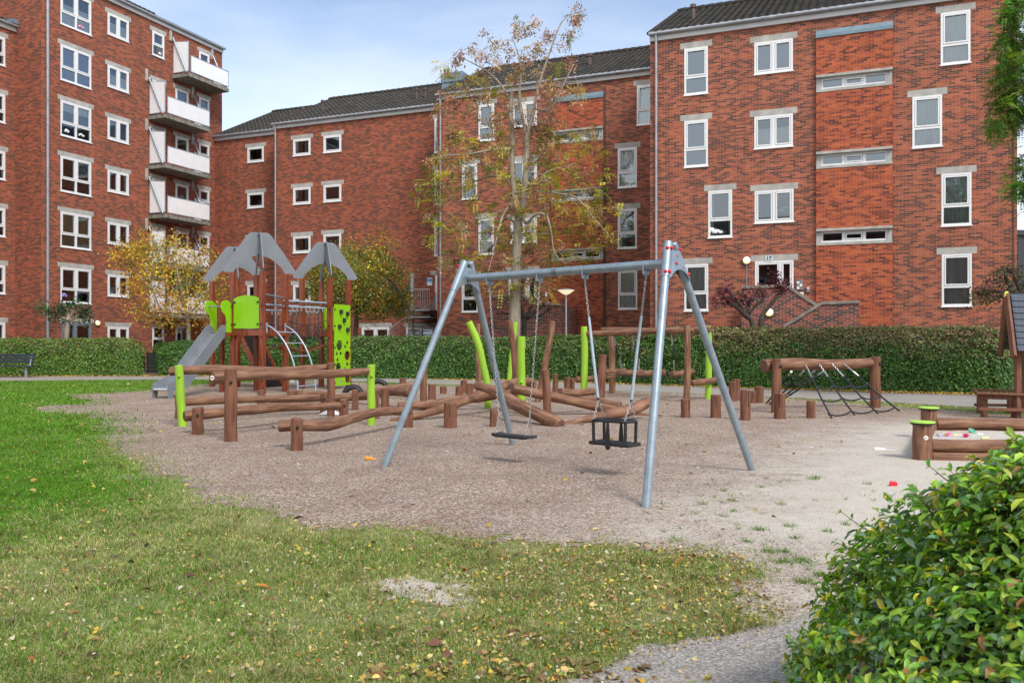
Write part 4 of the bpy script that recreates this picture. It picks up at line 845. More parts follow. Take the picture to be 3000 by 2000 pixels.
rail_set('log_rail', 'rear low rail just above the gravel behind the leaning lime post', [('timber', *L3), ('timber', *L4)], [([at(518, 1178, L3[0].y+.15), at(680, 1172, 15.6), at(800, 1166, 15.9), at(940, 1166, L4[0].y)], [.075, .074, .07, .068])], G)
F1 = post_geo(849, 885, 1227, 1322); F2 = post_geo(1181, 1209.5, 1188, 1253)
rail_set('log_rail', 'crooked low beam nearest the camera, rising from the stout front post', [('timber', *F1), ('timber', *F2)], [([at(815, 1250, F1[0].y+.2), at(885, 1246, 10.95), at(960, 1243, 11.4), at(1020, 1226, 11.9), at(1100, 1208, 12.6), at(1186, 1206, F2[0].y+.05)], [.078, .08, .082, .074, .07, .066])], G)
b_ = gp(870, 1186); rail_set('log_rail', 'low log behind the rails below the arched ladder', [('log', *post_geo(866, 886, 1144.5, 1184))], [([at(845, 1152, 18.8), at(900, 1153, 19.3), at(960, 1156, 19.9)], .075)], G)
# balance logs to the right
rail_set('balance_log', 'thick balance log with a black plug in its end face', [('log', *post_geo(1193, 1214, 1134, 1172))], [([at(985, 1168, 19.3), at(1060, 1160, 18.9), at(1130, 1146, 18.3), at(1206, 1149, 17.3)], [.085, .095, .10, .115])], 'paired balance logs', cat='balance log')
rail_set('balance_log', 'rear balance log of the pair, ending behind the left swing leg', [('log', *post_geo(1198, 1216, 1120, 1148))], [([at(1070, 1152, 20.6), at(1130, 1138, 20.8), at(1222, 1124, 21.2)], [.09, .085, .08])], 'paired balance logs', cat='balance log')
T1 = post_geo(1229, 1249.5, 1055, 1202, xt=1241)
def lone(label, geo, mat='timber', curve=0, cat='post', group='tall upright play posts', top=None):
    b, t, r = geo; off = Vector((b.x, b.y, 0)); e = empty('log_post', off, label, cat, group); postp('shaft', b, t, r, e, off, mat, curve=curve); return e
lone('tall straight brown post half hidden by the left swing leg', T1)
lone('brown upright post between the crossed logs, right of the lime posts', post_geo(1594, 1618, 1084, 1230, xt=1598))
lone('leaning brown post left of the hanging bridge, behind the baby swing', post_geo(1749, 1773, 1039, 1166, xt=1767))
def lean(label, xb, xt, yt, Y, w, mat, curve=0, yr=0):
    r = w/2/F*Y; b = Vector(((xb-CX)/F*Y, Y, 0)); t = at(xt, yt, Y+yr); off = b; e = empty('log_post', off, label, 'post', 'tall upright play posts'); postp('shaft', b, t, r, e, off, mat, curve=curve); return e
lean('bent lime post leaning left, at the left end of the log pile', 1428, 1374, 945, 17.6, 21, 'limepaint', .11)
lean('brown post leaning behind the bent lime post', 1403, 1399, 949, 19.2, 17, 'log', .0)
lean('dark brown post with square top leaning in the middle of the log pile', 1514, 1492, 941, 17.2, 19, 'timber', .04)
lean('thin lime post rising behind the dark brown leaning post', 1484, 1510, 945, 19.0, 14, 'limepaint', .0)
G3 = post_geo(1516, 1539, 987, 1213); e = lone('straight lime post with a bolt, standing in the log pile', G3, 'limepaint'); bolt(Vector((G3[0].x, G3[0].y-G3[2], .62)), (0, -1, 0), .03, e, Vector((G3[0].x, G3[0].y, 0)), 'limepaint')
lean('brown post leaning right behind the log pile', 1570, 1618, 941, 19.5, 19, 'log', .04)
# crossed logs
def floor_log(label, pts, rad, sub=18): 
    p = Vector(pts[0]); off = Vector((p.x, p.y, 0)); e = empty('fallen_log', off, label, 'log', 'crossed climbing logs'); log_part('trunk', pts, rad, e, off, amp=.014, ramp=.06, sub=sub); return e
floor_log('long log rising from a thin tip at the left to the lime posts', [at(1144, 1232, 14.7), at(1215, 1221, 14.9), at(1300, 1195, 15.3), at(1370, 1168, 15.8), at(1430, 1148, 16.2), at(1510, 1121, 16.9), at(1560, 1122, 17.2)], [.03, .06, .08, .09, .095, .09, .085])
floor_log('rear log lying low from the left swing leg towards the lime posts', [at(1168, 1187, 16.9), at(1250, 1183, 17.1), at(1330, 1172, 17.3), at(1420, 1166, 17.3), at(1500, 1150, 17.3), at(1560, 1143, 17.6)], [.075, .085, .085, .085, .08, .075])
floor_log('thick pale log slanting down to the right, in front of the pile', [at(1396, 1129, 15.6), at(1450, 1149, 15.1), at(1510, 1180, 14.6), at(1570, 1210, 14.1), at(1640, 1247, 13.7)], [.075, .10, .115, .12, .105])
floor_log('long log with a black plug, slanting down behind the upright post', [at(1504, 1135, 15.5), at(1580, 1152, 15.7), at(1650, 1170, 15.9), at(1730, 1188, 16.1), at(1810, 1203, 16.4), at(1860, 1210, 16.6)], [.085, .09, .095, .095, .085, .06])
floor_log('log rising from the gravel behind the baby swing to a sawn end', [at(1640, 1244, 14.1), at(1710, 1233, 14.3), at(1780, 1214, 14.6), at(1850, 1196, 14.9), at(1900, 1177, 15.2)], [.03, .06, .09, .105, .10])
floor_log('short log with a pale badge on its end, resting on the pile', [at(1640, 1149, 16.0), at(1690, 1149, 16.3), at(1740, 1148, 16.7)], [.078, .075, .072], 8)
_p = at(1643, 1149, 15.92); _e = bpy.data.objects.new('x', None); 
floor_log('thin log end lying behind the baby swing', [at(1680, 1163, 18.6), at(1750, 1176, 18.2), at(1818, 1185, 17.9)], [.07, .08, .085], 8)
floor_log('thin stick of wood lying on the gravel behind the near swing leg', [at(1815, 1204, 16.4), at(1870, 1214, 15.9), at(1935, 1219, 15.6)], [.075, .06, .025], 8)
floor_log('short log crossing behind the straight lime post', [at(1500, 1168, 17.7), at(1545, 1140, 17.7), at(1565, 1124, 17.4)], [.06, .07, .075], 8)

# ---------------------------------------------------------------- chains and ropes
def chain(m, p, q, pitch=.030, r=.0038, w=.010):
    p, q = Vector(p), Vector(q); d = q-p; n = max(1, round(d.length/pitch)); t = d.normalized(); a = t.orthogonal().normalized(); b = t.cross(a)
    for i in range(n):
        c = p+d*((i+.5)/n); s = a if i % 2 else b; hl = pitch*.62; pts = []
        for k in range(10):
            an = 2*math.pi*k/10; pts.append(c+t*(math.cos(an)*hl)+s*(math.sin(an)*w))
        base = len(m.v); nn = t.cross(s)
        for k in range(10):
            o_ = (pts[k]-c).normalized()
            for j in range(4):
                aj = 2*math.pi*j/4; m.vert(pts[k]+(o_*math.cos(aj)+nn*math.sin(aj))*r)
        for k in range(10):
            for j in range(4): m.face((base+k*4+j, base+k*4+(j+1) % 4, base+((k+1) % 10)*4+(j+1) % 4, base+((k+1) % 10)*4+j))
def sag(p, q, s, n=8): return [Vector(p).lerp(Vector(q), i/n)-UP*s*4*(i/n)*(1-i/n) for i in range(n+1)]

# ---------------------------------------------------------------- swing frame
mAC, mBD = Vector((1.83, 7.9, 0)), Vector((-.70, 10.18, 0)); bd = (mBD-mAC)
def bl(t, z): return Vector((mAC.x+bd.x*t, mAC.y+bd.y*t, z))
sw = empty('swing_frame', Vector((.55, 9.05, 0)), 'galvanised steel swing frame on four splayed tube legs', 'swing frame'); so_ = Vector((.55, 9.05, 0))
zb = 2.135; bu = bd.normalized(); bp_ = UP.cross(bu).normalized()
m = MB(so_); m.tube([bl(.115, zb), bl(.935, zb)], .046, 24); m.build('crossbeam', M['galv'], sw, True, angle=40)
legs = {'A': Vector((1.105, 6.93, 0)), 'C': Vector((2.565, 8.96, 0)), 'B': Vector((-1.405, 9.21, 0)), 'D': Vector((.012, 11.22, 0))}
ends = {.113: ('A', 'C'), .935: ('B', 'D')}
for t, (l1, l2) in ends.items():
    for l_ in (l1, l2):
        b = legs[l_]; side = (b-bl(t, 0)); side = (bp_ if side.dot(bp_) > 0 else -bp_)
        tp = bl(t, 2.30)+side*.055; m = MB(so_); m.tube([b-UP*.2, b, tp], .0385, 24); m.build('leg', M['galv'], sw, True, angle=40)
        d = (tp-b).normalized(); ln = (tp-b).length
        x_ = bu*(1 if t > .5 else -1)            # outward face of this end
        m = MB(so_); m.tube([b+d*(ln-.36), b+d*(ln+.03)], .0445, 20); m.tube([b+d*(ln+.03), b+d*(ln+.04)], [.0445, .038], 20); m.build('socket', M['galv'], sw, True, angle=40)
        for k, (dd, ang) in enumerate(((.30, 0), (.03, 0), (.30, 1), (.03, 1))):
            o_ = (side*.86-bp_.cross(UP)*0+x_*.5).normalized() if ang == 0 else (x_*.95+side*.2).normalized()
            p = b+d*(ln-dd)+o_*.044; m = MB(so_); m.sphere(p+o_*.006, .0185, 12, 8); m.build('bolt_cap', M['redcap'], sw, True)
    # gusset plates between the legs, outside and inside
    for sgn in (1, -1):
        ox = bu*(.047 if sgn > 0 else -.047); q = []
        b1_, b2_ = legs[l1], legs[l2]
        def pt(b, z, side): 
            tp = bl(t, 2.30)+side*.055; k = z/2.30; return Vector((b.x+(tp.x-b.x)*k, b.y+(tp.y-b.y)*k, z))
        s1 = bp_ if (b1_-bl(t, 0)).dot(bp_) > 0 else -bp_; s2 = -s1
        u = [pt(b1_, 2.27, s1), pt(b1_, 1.97, s1)]; v = [pt(b2_, 1.97, s2), pt(b2_, 2.27, s2)]
        arc = [u[1].lerp(v[0], f)+UP*(.10*4*f*(1-f)) for f in (.2, .35, .5, .65, .8)]
        poly = [u[0], u[1]]+arc+[v[0], v[1], v[1].lerp(u[0], .3)-UP*.015, v[1].lerp(u[0], .7)-UP*.015]
        m = MB(so_); m.prism([p+ox for p in poly], bu*(.006*sgn)); m.build('gusset', M['galv'], sw)
        if (t < .5) == (sgn < 0):
            for p in (u[0].lerp(v[1], .5)-UP*.07, u[0].lerp(v[0], .5)-UP*.03, v[1].lerp(u[1], .42)-UP*.02):
                m = MB(so_); m.sphere(p+ox*1.25, .018, 12, 8); m.build('bolt_cap', M['redcap'], sw, True)
# sticker on the beam
p = bl(.535, zb); fn = (Vector((0, 0, EYE))-p); fn = (fn-bu*fn.dot(bu)).normalized(); tg = fn.cross(bu).normalized(); m = MB(so_)
for k in range(6):
    a0, a1 = -.75+.25*k, -.5+.25*k; f = lambda a, s_: p+(fn*math.cos(a)+tg*math.sin(a))*.0472+bu*s_
    m.quad([f(a0, -.026), f(a0, .026), f(a1, .026), f(a1, -.026)])
m.build('sticker', M['ink'], sw)
m = MB(so_)
for k in (-.42, .0, .42): 
    f = lambda a, s_: p+(fn*math.cos(a)+tg*math.sin(a))*.0478+bu*s_
    m.quad([f(k-.08, -.018), f(k-.08, .018), f(k+.08, .018), f(k+.08, -.018)])
m.build('sticker_print', M['sleeve'], sw)
def hanger(t):
    h = bl(t, zb); m = MB(so_); c = h-UP*.075; m.tube([h-UP*.04+bp_*.0, h-UP*.10], .012, 8); m.sphere(c+bu*.012, .026, 12, 8); m.tube([c-bu*.028, c+bu*.028], .012, 10)
    m.tube([h+bp_*.05+UP*.01, h+bp_*.05-UP*.09], .007, 6); m.tube([h-bp_*.05+UP*.01, h-bp_*.05-UP*.09], .007, 6); m.tube([h+bp_*.05-UP*.085, c-UP*.02, h-bp_*.05-UP*.085], .009, 6)
    m.tube([c-UP*.02, c-UP*.06], .009, 8); m.build('hanger', M['galv'], sw, True, angle=50); return h-UP*.135
hg = [hanger(t) for t in (.827, .6027, .4187, .197)]
# flat swing
sc = bl(.7149, .305); e = empty('flat_swing', sc, 'black flat rubber swing seat hanging on two long chains', 'swing', 'two swings hanging in the frame'); m = MB(sc)
prof = [(-.275, .012), (-.21, 0), (.21, 0), (.275, .012)]
for i in range(3):
    a, b = prof[i], prof[i+1]; p, q = sc+bu*a[0]+UP*a[1], sc+bu*b[0]+UP*b[1]; m.beam(p, q, .17, .034)
m.build('seat', M['rubber'], e, bevel=.006)
for h, sg in ((hg[0], 1), (hg[1], -1)):
    k = sc+bu*(.235*sg)+UP*.23; m = MB(sc); chain(m, h, k)
    for s2 in (1, -1):
        q = sc+bu*(.225*sg)+bp_*(.06*s2)+UP*.022; chain(m, k, q)
    m.build('chain', M['chain'], e, True)
# baby swing
sc = bl(.308, .335); e = empty('baby_swing', sc, 'black bucket swing for toddlers hanging on sleeved chains', 'swing', 'two swings hanging in the frame'); m = MB(sc)
def ringpts(z, L_, W_, n=28):
    pts = []
    for k in range(n):
        a = 2*math.pi*k/n; c_, s_ = math.cos(a), math.sin(a); ee = .55; pts.append(sc+bu*(L_*abs(c_)**ee*(1 if c_ > 0 else -1))+bp_*(W_*abs(s_)**ee*(1 if s_ > 0 else -1))+UP*z)
    return pts
m.obox(sc+UP*.0, bu*.245, bp_*.115, UP*.018); m.build('seat', M['rubber'], e, bevel=.006)
m = MB(sc); rpts = ringpts(.235, .215, .105); m.tube(rpts+[rpts[0]], .016, 10, cap=False); m.build('top_ring', M['rubber'], e, True)
for i in (-1, 1):
    for j in (-1, 1):
        m = MB(sc); m.tube([sc+bu*(.20*i)+bp_*(.095*j)+UP*.235, sc+bu*(.195*i)+bp_*(.092*j)+UP*.01], .0165, 10); m.build('side_bar', M['rubber'], e, True, angle=50)
for j in (-1, 1):
    m = MB(sc); q = [(-.012, .235), (-.026, .06), (-.030, -.03), (-.015, -.055), (.015, -.055), (.030, -.03), (.026, .06), (.012, .235)]; m.prism([sc+bu*a+bp_*(.112*j)+UP*b for a, b in q], bp_*(.014*j)); m.build('strap', M['rubber'], e, bevel=.004)
for h, sg in ((hg[2], 1), (hg[3], -1)):
    k = sc+bu*(.205*sg)+UP*.44; d = k-h; s0_ = h+d*.30; s1_ = h+d*.985; m = MB(sc); chain(m, h, s0_); m.build('chain', M['chain'], e, True); m = MB(sc)
    for s2 in (1, -1): chain(m, k, sc+bu*(.19*sg)+bp_*(.095*s2)+UP*.245)
    m.build('chain', M['chain'], e, True); m = MB(sc); m.tube([s0_, s0_.lerp(s1_, .5)+bp_*.004, s1_], [.013, .0155, .015], 10); m.build('chain_sleeve', M['sleeve'], e, True, angle=50)
    m = MB(sc); m.tube([s1_, s1_+d.normalized()*.03], [.015, .010], 10); m.sphere(s0_.lerp(s1_, .1)-bp_*.016, .008); m.build('sleeve_clip', M['rubber'], e, True)

# ---------------------------------------------------------------- hanging log bridge
T3 = post_geo(2002, 2022, 953.6, 1178, xt=2014); G5 = post_geo(2064, 2083, 956.5, 1169, xt=2075); T4 = post_geo(1783, 1802, 1000, 1154, xt=1789)
b = Vector((1.84, 21.6, 0)); r4 = 10/F*21.6; G4 = (b, Vector(((1711-CX)/F*21.6, 21.6, EYE+(HZ-958)/F*21.6)), r4)
T4 = (T4[0], T4[1]*1.0, T4[2]); T4[1].z = 1.62
off = Vector((3.3, 21.1, 0)); hb = empty('hanging_bridge', off, 'hanging log bridge between two lime and two brown posts', 'rope bridge')
for nm, g_, mt, cv in (('post', G4, 'limepaint', .02), ('post', T3, 'log', .02), ('post', G5, 'limepaint', .03), ('post', T4, 'log', .03)):
    ob = postp(nm, g_[0], g_[1], g_[2], hb, off, mt, curve=cv)
    if mt == 'limepaint': ob['label'] = 'lime painted post'
fa_ = at(1718, 976, 21.6); fb_ = at(2030, 966, 19.9); ra_ = at(1766, 967, 23.2); rb_ = at(2080, 966, 20.45)
log_part('top_beam', [fa_, fa_.lerp(fb_, .35)-UP*.02, fa_.lerp(fb_, .7), fb_], [.07, .072, .076, .075], hb, off); log_part('top_beam', [ra_, ra_.lerp(rb_, .5), rb_], .07, hb, off)
steps_ = [(1689, 1111, 1797, 1103), (1813, 1094, 1827, 1087), (1861, 1096, 1905, 1090), (1969, 1097, 2028, 1088), (2028, 1121, 2096, 1113)]
steps_ = [(1689, 1111, 1800, 1102, 21.6), (1773, 1090, 1830, 1085, 22.4), (1813, 1094, 1880, 1089, 21.4), (1862, 1096, 1945, 1090, 21.0), (1968, 1097, 2030, 1088, 20.2), (2028, 1122, 2100, 1112, 19.9)]
ends_ = []
for (x0, y0, x1, y1, Y) in steps_:
    p = at(x0, y0, Y); q = p+DB*.0+Vector((.0, 0, 0)); q = at(x1, y1, Y+.9); log_part('bridge_log', [p, p.lerp(q, .5), q], .073, hb, off, amp=.004); ends_.append((p, q))
for i, (p, q) in enumerate(ends_[1:5]):
    for k, (w_, bm0, bm1) in enumerate(((p, fa_, fb_), (q, ra_, rb_))):
        w2_ = w_.lerp(q if k == 0 else p, .12); f = (w2_-bm0).dot((bm1-bm0))/((bm1-bm0).length_squared); f = min(max(f, .06), .95); tpt = bm0.lerp(bm1, f)-UP*.07; d = w2_+UP*.07-tpt
        m = MB(off); chain(m, tpt, tpt+d*.18, .05, .006, .014); m.build('chain', M['chain'], hb); m = MB(off); chain(m, tpt+d*.84, w2_+UP*.06, .05, .006, .014); m.build('chain', M['chain'], hb); m = MB(off); m.tube([tpt+d*.30, tpt+d*.70], .013, 8); m.build('rope', M['rope'], hb, True)
        m = MB(off); m.tube([tpt+d*.18, tpt+d*.30], .019, 8); m.tube([tpt+d*.70, tpt+d*.82], .019, 8); m.build('ferrule', M['chain'], hb, True, angle=50)
for k in (0, 1):
    for i in range(len(ends_)-1):
        a, b = ends_[i][k], ends_[i+1][k]; m = MB(off); m.tube(sag(a-UP*.02, b-UP*.02, .05, 5), .012, 6); m.build('side_rope', M['rope'], hb, True)

# ---------------------------------------------------------------- net climber
N1 = post_geo(2262, 2289, 1053, 1210, xt=2278); N2 = post_geo(2553.6, 2582.6, 1047, 1195.5)
off = (N1[0]+N2[0])/2; nc = empty('net_climber', off, 'thick horizontal log on two posts with a black rope climbing net', 'climbing net')
for g_ in (N1, N2): postp('post', g_[0], g_[1], g_[2], nc, off, 'timber'); bolt(Vector((g_[1].x+g_[2]*.6, g_[1].y-g_[2]*.85, g_[1].z-.13)), (.2, -1, 0), .03, nc, off)
la = at(2240, 1070, N1[0].y+.12); lb = at(2556, 1062, N2[0].y+.02)
log_part('beam', [la, la.lerp(lb, .3), la.lerp(lb, .6)-UP*.01, lb], [.125, .118, .112, .095], nc, off, ramp=.035)
pr = Vector(((lb-la).y, -(lb-la).x, 0)).normalized(); gx = [(2438, 1227), (2505, 1217), (2574, 1213), (2637, 1205)]; tops = [(2347, 1067), (2394.5, 1066), (2440, 1064), (2482.5, 1062)]
fr_ = []; bk_ = []
for (x, y), (xt, yt) in zip(gx, tops):
    f = (((xt-CX)/F*17.0)-la.x)/(lb.x-la.x); t0 = la.lerp(lb, f); fr_.append((t0+pr*.12, gp(x, y))); bk_.append((t0-pr*.12, t0-(gp(x, y)-Vector((t0.x, t0.y, 0)))*.95-Vector((0, 0, t0.z)) ))
bk_ = [(a, Vector((2*a.x-g_.x, 2*a.y-g_.y, 0))+pr*-.1) for (a, _), (_, g_) in zip(bk_, fr_)]
for side in (fr_, bk_):
    for a, g_ in side:
        d = g_-a; m = MB(off); chain(m, a, a+d*.17, .045, .006, .013); m.build('chain', M['chain'], nc); m = MB(off); m.tube([a+d*.17, a+d*.26], .019, 8); m.build('ferrule', M['chain'], nc, True, angle=50); m = MB(off); m.tube([a+d*.26-UP*.0, a+d*.6-UP*.03, g_], .017, 8); m.build('rope', M['rope'], nc, True)
    for f in (.42, .66, .9):
        for i in range(3):
            a = side[i][0].lerp(side[i][1], f)-UP*.02; b = side[i+1][0].lerp(side[i+1][1], f)-UP*.02; m = MB(off); m.tube(sag(a, b, .035+.02*f, 6), .015, 6); m.build('cross_rope', M['rope'], nc, True)
        for i in range(4): a = side[i][0].lerp(side[i][1], f)-UP*.02; m = MB(off); m.sphere(a, .024, 8, 6); m.build('knot', M['rope'], nc, True)

# ---------------------------------------------------------------- climbing tower
TO = Vector((-7.1, 24.2, 0)); tw = empty('climbing_tower', TO, 'climbing tower with slide, lime panels and three grey arched roofs', 'climbing frame')
def tpost(c, i, j, z, s=.5): return c+DA*(s*i)+DB*(s*j)
HP = 3.34
def tower(c, z_top, dark_keys=()):
    for i in (-1, 1):
        for j in (-1, 1):
            p = tpost(c, i, j, 0); m = MB(TO); m.obox(p+UP*z_top/2, DA*.068, DB*.068, UP*z_top/2); m.build('post', M['red'], tw, bevel=.012)
            for z in (.35, 1.55, 1.9, 2.4):
                bolt(p-DB*.068+UP*z+DA*.03, -DB, .022, tw, TO)
def arch(c, i, j, z0, full):
    """flat grey roof fin spanning one diagonal of a tower, drawn in the plane of that diagonal"""
    d = (DA*i+DB*j).normalized(); n_ = UP.cross(d).normalized(); hs = .5*math.sqrt(2)
    # triangulate as strips between the inner arc and outer edge
    o = [(-.99, .07), (-.86, .27), (-.68, .54), (-.50, .80), (-.32, 1.06), (-.22, 1.13), (.22, 1.13), (.32, 1.06), (.50, .80), (.68, .54), (.86, .27), (.99, .07)]
    q = [(-.93, 0), (-.70, .0), (-.61, .15), (-.45, .31), (-.25, .43), (-.12, .47), (.12, .47), (.25, .43), (.45, .31), (.61, .15), (.70, .0), (.93, 0)]
    m = MB(TO); P = lambda a, s_: c+UP*(z0+a[1])+d*a[0]+n_*s_
    k = len(o); f = [[m.vert(P(a, s_)) for a in o] for s_ in (-.011, .011)]; g_ = [[m.vert(P(a, s_)) for a in q] for s_ in (-.011, .011)]
    for s in range(k-1):
        m.face((g_[0][s], g_[0][s+1], f[0][s+1], f[0][s])); m.face((g_[1][s], f[1][s], f[1][s+1], g_[1][s+1])); m.face((f[0][s], f[0][s+1], f[1][s+1], f[1][s])); m.face((g_[0][s], g_[1][s], g_[1][s+1], g_[0][s+1]))
    for s in (0, k-1): m.face((g_[0][s], f[0][s], f[1][s], g_[1][s]))
    m.build('roof_fin', M['hpl'], tw)
    for z in (1.05, .50):
        m = MB(TO); m.obox(c+UP*(z0+z), d*.05, n_*.05, UP*.012); m.build('bracket', M['black'], tw)
cA, cB, cC = Vector((-7.07, 23.5, 0)), Vector((-5.72, 25.75, 0)), Vector((-8.86, 26.9, 0))
for c in (cA, cB, cC):
    tower(c, HP); arch(c, 1, 1, HP, 1); arch(c, -1, 1, HP, 1)
def rail_between(c, e0, e1, z, h=.16, w=.045, mat='red', name='deck_beam', o_=.09):
    p, q = tpost(c, *e0, 0), tpost(c, *e1, 0); x = (q-p).normalized(); n_ = Vector((x.y, -x.x, 0)); n_ = n_ if n_.dot(p-c) > 0 else -n_
    m = MB(TO); m.beam(p+n_*o_*.5+UP*z+x*.04, q+n_*o_*.5+UP*z-x*.04, w, h); m.build(name, M[mat], tw, bevel=.006)
for c in (cA, cB, cC):
    for e in (((-1, -1), (1, -1)), ((1, -1), (1, 1)), ((1, 1), (-1, 1)), ((-1, 1), (-1, -1))): rail_between(c, e[0], e[1], 1.66)
    m = MB(TO)
    for k in range(7): m.obox(c+DB*(-.42+.14*k)+UP*1.755, DA*.47, DB*.065, UP*.015)
    m.build('deck', M['red'], tw)
# lime front panel of tower A
def panel(c, side, x0, x1, z0, z1, arcd=0, holes=(), mat='lime', name='panel', out=.045, slim=.015):
    out = .105 if holes else out
    """board on one face; side: 'F' front (-DB), 'R' right (+DA), 'L' left, 'K' back"""
    n_ = {'F': -DB, 'K': DB, 'R': DA, 'L': -DA}[side]; x = {'F': DA, 'K': DA, 'R': DB, 'L': DB}[side]; base = c+n_*(.5+out)
    nx, nz = (56, 120) if holes else (14, 2); m = MB(TO); zt = lambda u: z1+arcd*(1-(2*u-1)**2)
    xs = [x0+(x1-x0)*i/nx for i in range(nx+1)]; idx = {}
    def V_(i, j, s_):
        k = (i, j, s_)
        if k not in idx: u = i/nx; z = z0+(zt(u)-z0)*j/nz; idx[k] = m.vert(base+x*xs[i]+UP*z+n_*(slim*s_/2))
        return idx[k]
    def keep(i, j):
        if not (0 <= i < nx and 0 <= j < nz): return False
        xc = xs[i]+(x1-x0)/nx/2; zc = z0+(z1-z0)*(j+.5)/nz
        return not any((xc-hx)**2+(zc-hz)**2 < hr*hr for hx, hz, hr in holes)
    for i in range(nx):
        for j in range(nz):
            if not keep(i, j): continue
            m.face((V_(i, j, 1), V_(i+1, j, 1), V_(i+1, j+1, 1), V_(i, j+1, 1))); m.face((V_(i, j, -1), V_(i, j+1, -1), V_(i+1, j+1, -1), V_(i+1, j, -1)))
            for (di, dj, a, b) in ((-1, 0, (i, j), (i, j+1)), (1, 0, (i+1, j+1), (i+1, j)), (0, -1, (i+1, j), (i, j)), (0, 1, (i, j+1), (i+1, j+1))):
                if not keep(i+di, j+dj): m.face((V_(*a, 1), V_(*b, 1), V_(*b, -1), V_(*a, -1)))
    return m.build(name, M[mat], tw), base, x, n_
_, ba, x, n_ = panel(cA, 'F', -.43, .43, 1.78, 2.60, .09)
for i in (-.39, .39):
    for z in (1.9, 2.5): bolt(ba+x*i+UP*z+n_*.008, n_, .03, tw, TO)
# lime climbing wall of tower B: grips above, round holes below
hl = [(-.17, 1.32, .155), (.26, 1.40, .055), (.15, 1.28, .055), (-.30, 1.07, .055), (-.10, 1.07, .055), (.26, 1.0, .15), (-.27, .89, .055), (.26, .74, .06), (-.22, .66, .14), (.13, .60, .055), (-.07, .22, .065), (.28, .30, .14), (.29, 1.58, .0)]
_, ba, x, n_ = panel(cB, 'R', -.43, .43, .10, 2.55, 0, [h for h in hl if h[2] > 0])
for i in (-.45, .45):
    for z in (.2, .75, 1.25, 1.9, 2.4): bolt(ba+x*i*.93+UP*z+n_*.008, n_, .026, tw, TO)
for gx_, gz_ in ((-.12, 2.33), (.23, 2.28), (.05, 2.08), (-.20, 1.88), (.24, 1.79)):
    m = MB(TO); m.obox(ba+x*gx_+UP*gz_+n_*.045, x*.05, n_*.04, UP*.065); m.build('climbing_grip', M['hpl_dark'], tw, bevel=.012)
    m = MB(TO)
    for a in (-1, 1): m.tube([ba+x*(gx_+.02*a)+UP*(gz_+.02)+n_*.084, ba+x*(gx_+.02*a)+UP*(gz_+.02)+n_*.09], .008, 8)
    m.build('grip_screw', M['chain'], tw)
panel(cB, 'K', -.43, .10, 1.75, 2.5)
# slide
s0 = Vector((-8.03, 23.12, 0)); sdir = -DB; wv = DA
prof = [(0.0, 1.66), (.14, 1.65), (1.55, .48), (1.82, .31), (2.0, .26), (2.35, .24)]
# place slide so that its run-out lands where the photo shows its feet
s1 = Vector((-8.72, 20.85, 0)); sd_ = (s1-s0); sl_ = sd_.length; sdir = sd_.normalized(); wv = Vector((-sdir.y, sdir.x, 0)); wv = wv if wv.x > 0 else -wv
prof = [(0.0, 1.68), (.10, 1.67), (.22, 1.60), (1.55, .46), (1.75, .335), (1.95, .285), (sl_, .26)]
m = MB(TO); k = []
for a, z in prof: k.append([m.vert(s0+sdir*a+UP*z+wv*w_) for w_ in (-.22, -.20, .20, .22)])
for i in range(len(k)-1):
    m.face((k[i][1], k[i][2], k[i+1][2], k[i+1][1]))
    m.face((k[i][0], k[i][1], k[i+1][1], k[i+1][0])); m.face((k[i][2], k[i][3], k[i+1][3], k[i+1][2]))
m.tube([s0+sdir*(sl_)+UP*.225-wv*.21, s0+sdir*sl_+UP*.225+wv*.21], .036, 12); m.build('slide_chute', M['chute'], tw, True, angle=30)
for sg in (-1, 1):
    up_ = [(-.02, 1.80), (.16, 1.88), (.28, 1.86), (1.60, .72), (1.85, .53), (sl_-.08, .42), (sl_+.02, .36), (sl_+.03, .22)]; dn = [(-.02, 1.58), (.10, 1.55), (.20, 1.50), (1.52, .36), (1.75, .22), (sl_-.16, .18), (sl_-.14, .0), (sl_+.03, .0)]
    m = MB(TO); o_ = wv*(.225*sg); A = [[m.vert(s0+sdir*a+UP*z+o_+wv*(.014*sg*s_)) for a, z in up_] for s_ in (0, 1)]; B = [[m.vert(s0+sdir*a+UP*z+o_+wv*(.014*sg*s_)) for a, z in dn] for s_ in (0, 1)]
    for i in range(len(up_)-1):
        m.face((A[0][i], A[0][i+1], B[0][i+1], B[0][i])); m.face((A[1][i+1], A[1][i], B[1][i], B[1][i+1])); m.face((A[0][i], A[1][i], A[1][i+1], A[0][i+1])); m.face((B[0][i], B[0][i+1], B[1][i+1], B[1][i]))
    m.face((A[0][-1], A[1][-1], B[1][-1], B[0][-1])); m.face((A[0][0], B[0][0], B[1][0], A[1][0])); m.build('slide_side', M['hpl'], tw)
    # lime gate sides at the top of the slide
    q = [(-.05, 1.50), (.12, 1.50), (.19, 1.70), (.17, 1.95), (.22, 2.13), (.34, 2.22), (.40, 2.33), (.38, 2.46), (.28, 2.54), (.14, 2.55), (.03, 2.49), (-.05, 2.43)]
    m = MB(TO); m.prism([s0+sdir*(a*1.15-.12)+UP*z+wv*(.245*sg) for a, z in q], wv*(.018*sg)); m.build('slide_gate', M['lime'], tw)
m = MB(TO); m.tube([s0+sdir*.18-wv*.27+UP*2.38, s0+sdir*.18+wv*.27+UP*2.38], .018, 10); m.build('grab_bar', M['galv'], tw, True, angle=40)
m = MB(TO); m.obox(s0-sdir*.2+UP*1.62, wv*.33, sdir*.33, UP*.05); m.build('slide_platform', M['red'], tw); 
m = MB(TO); m.obox(s0-sdir*.42-wv*.26+UP*1.3, wv*.055, sdir*.055, UP*1.3); m.build('platform_post', M['red'], tw)
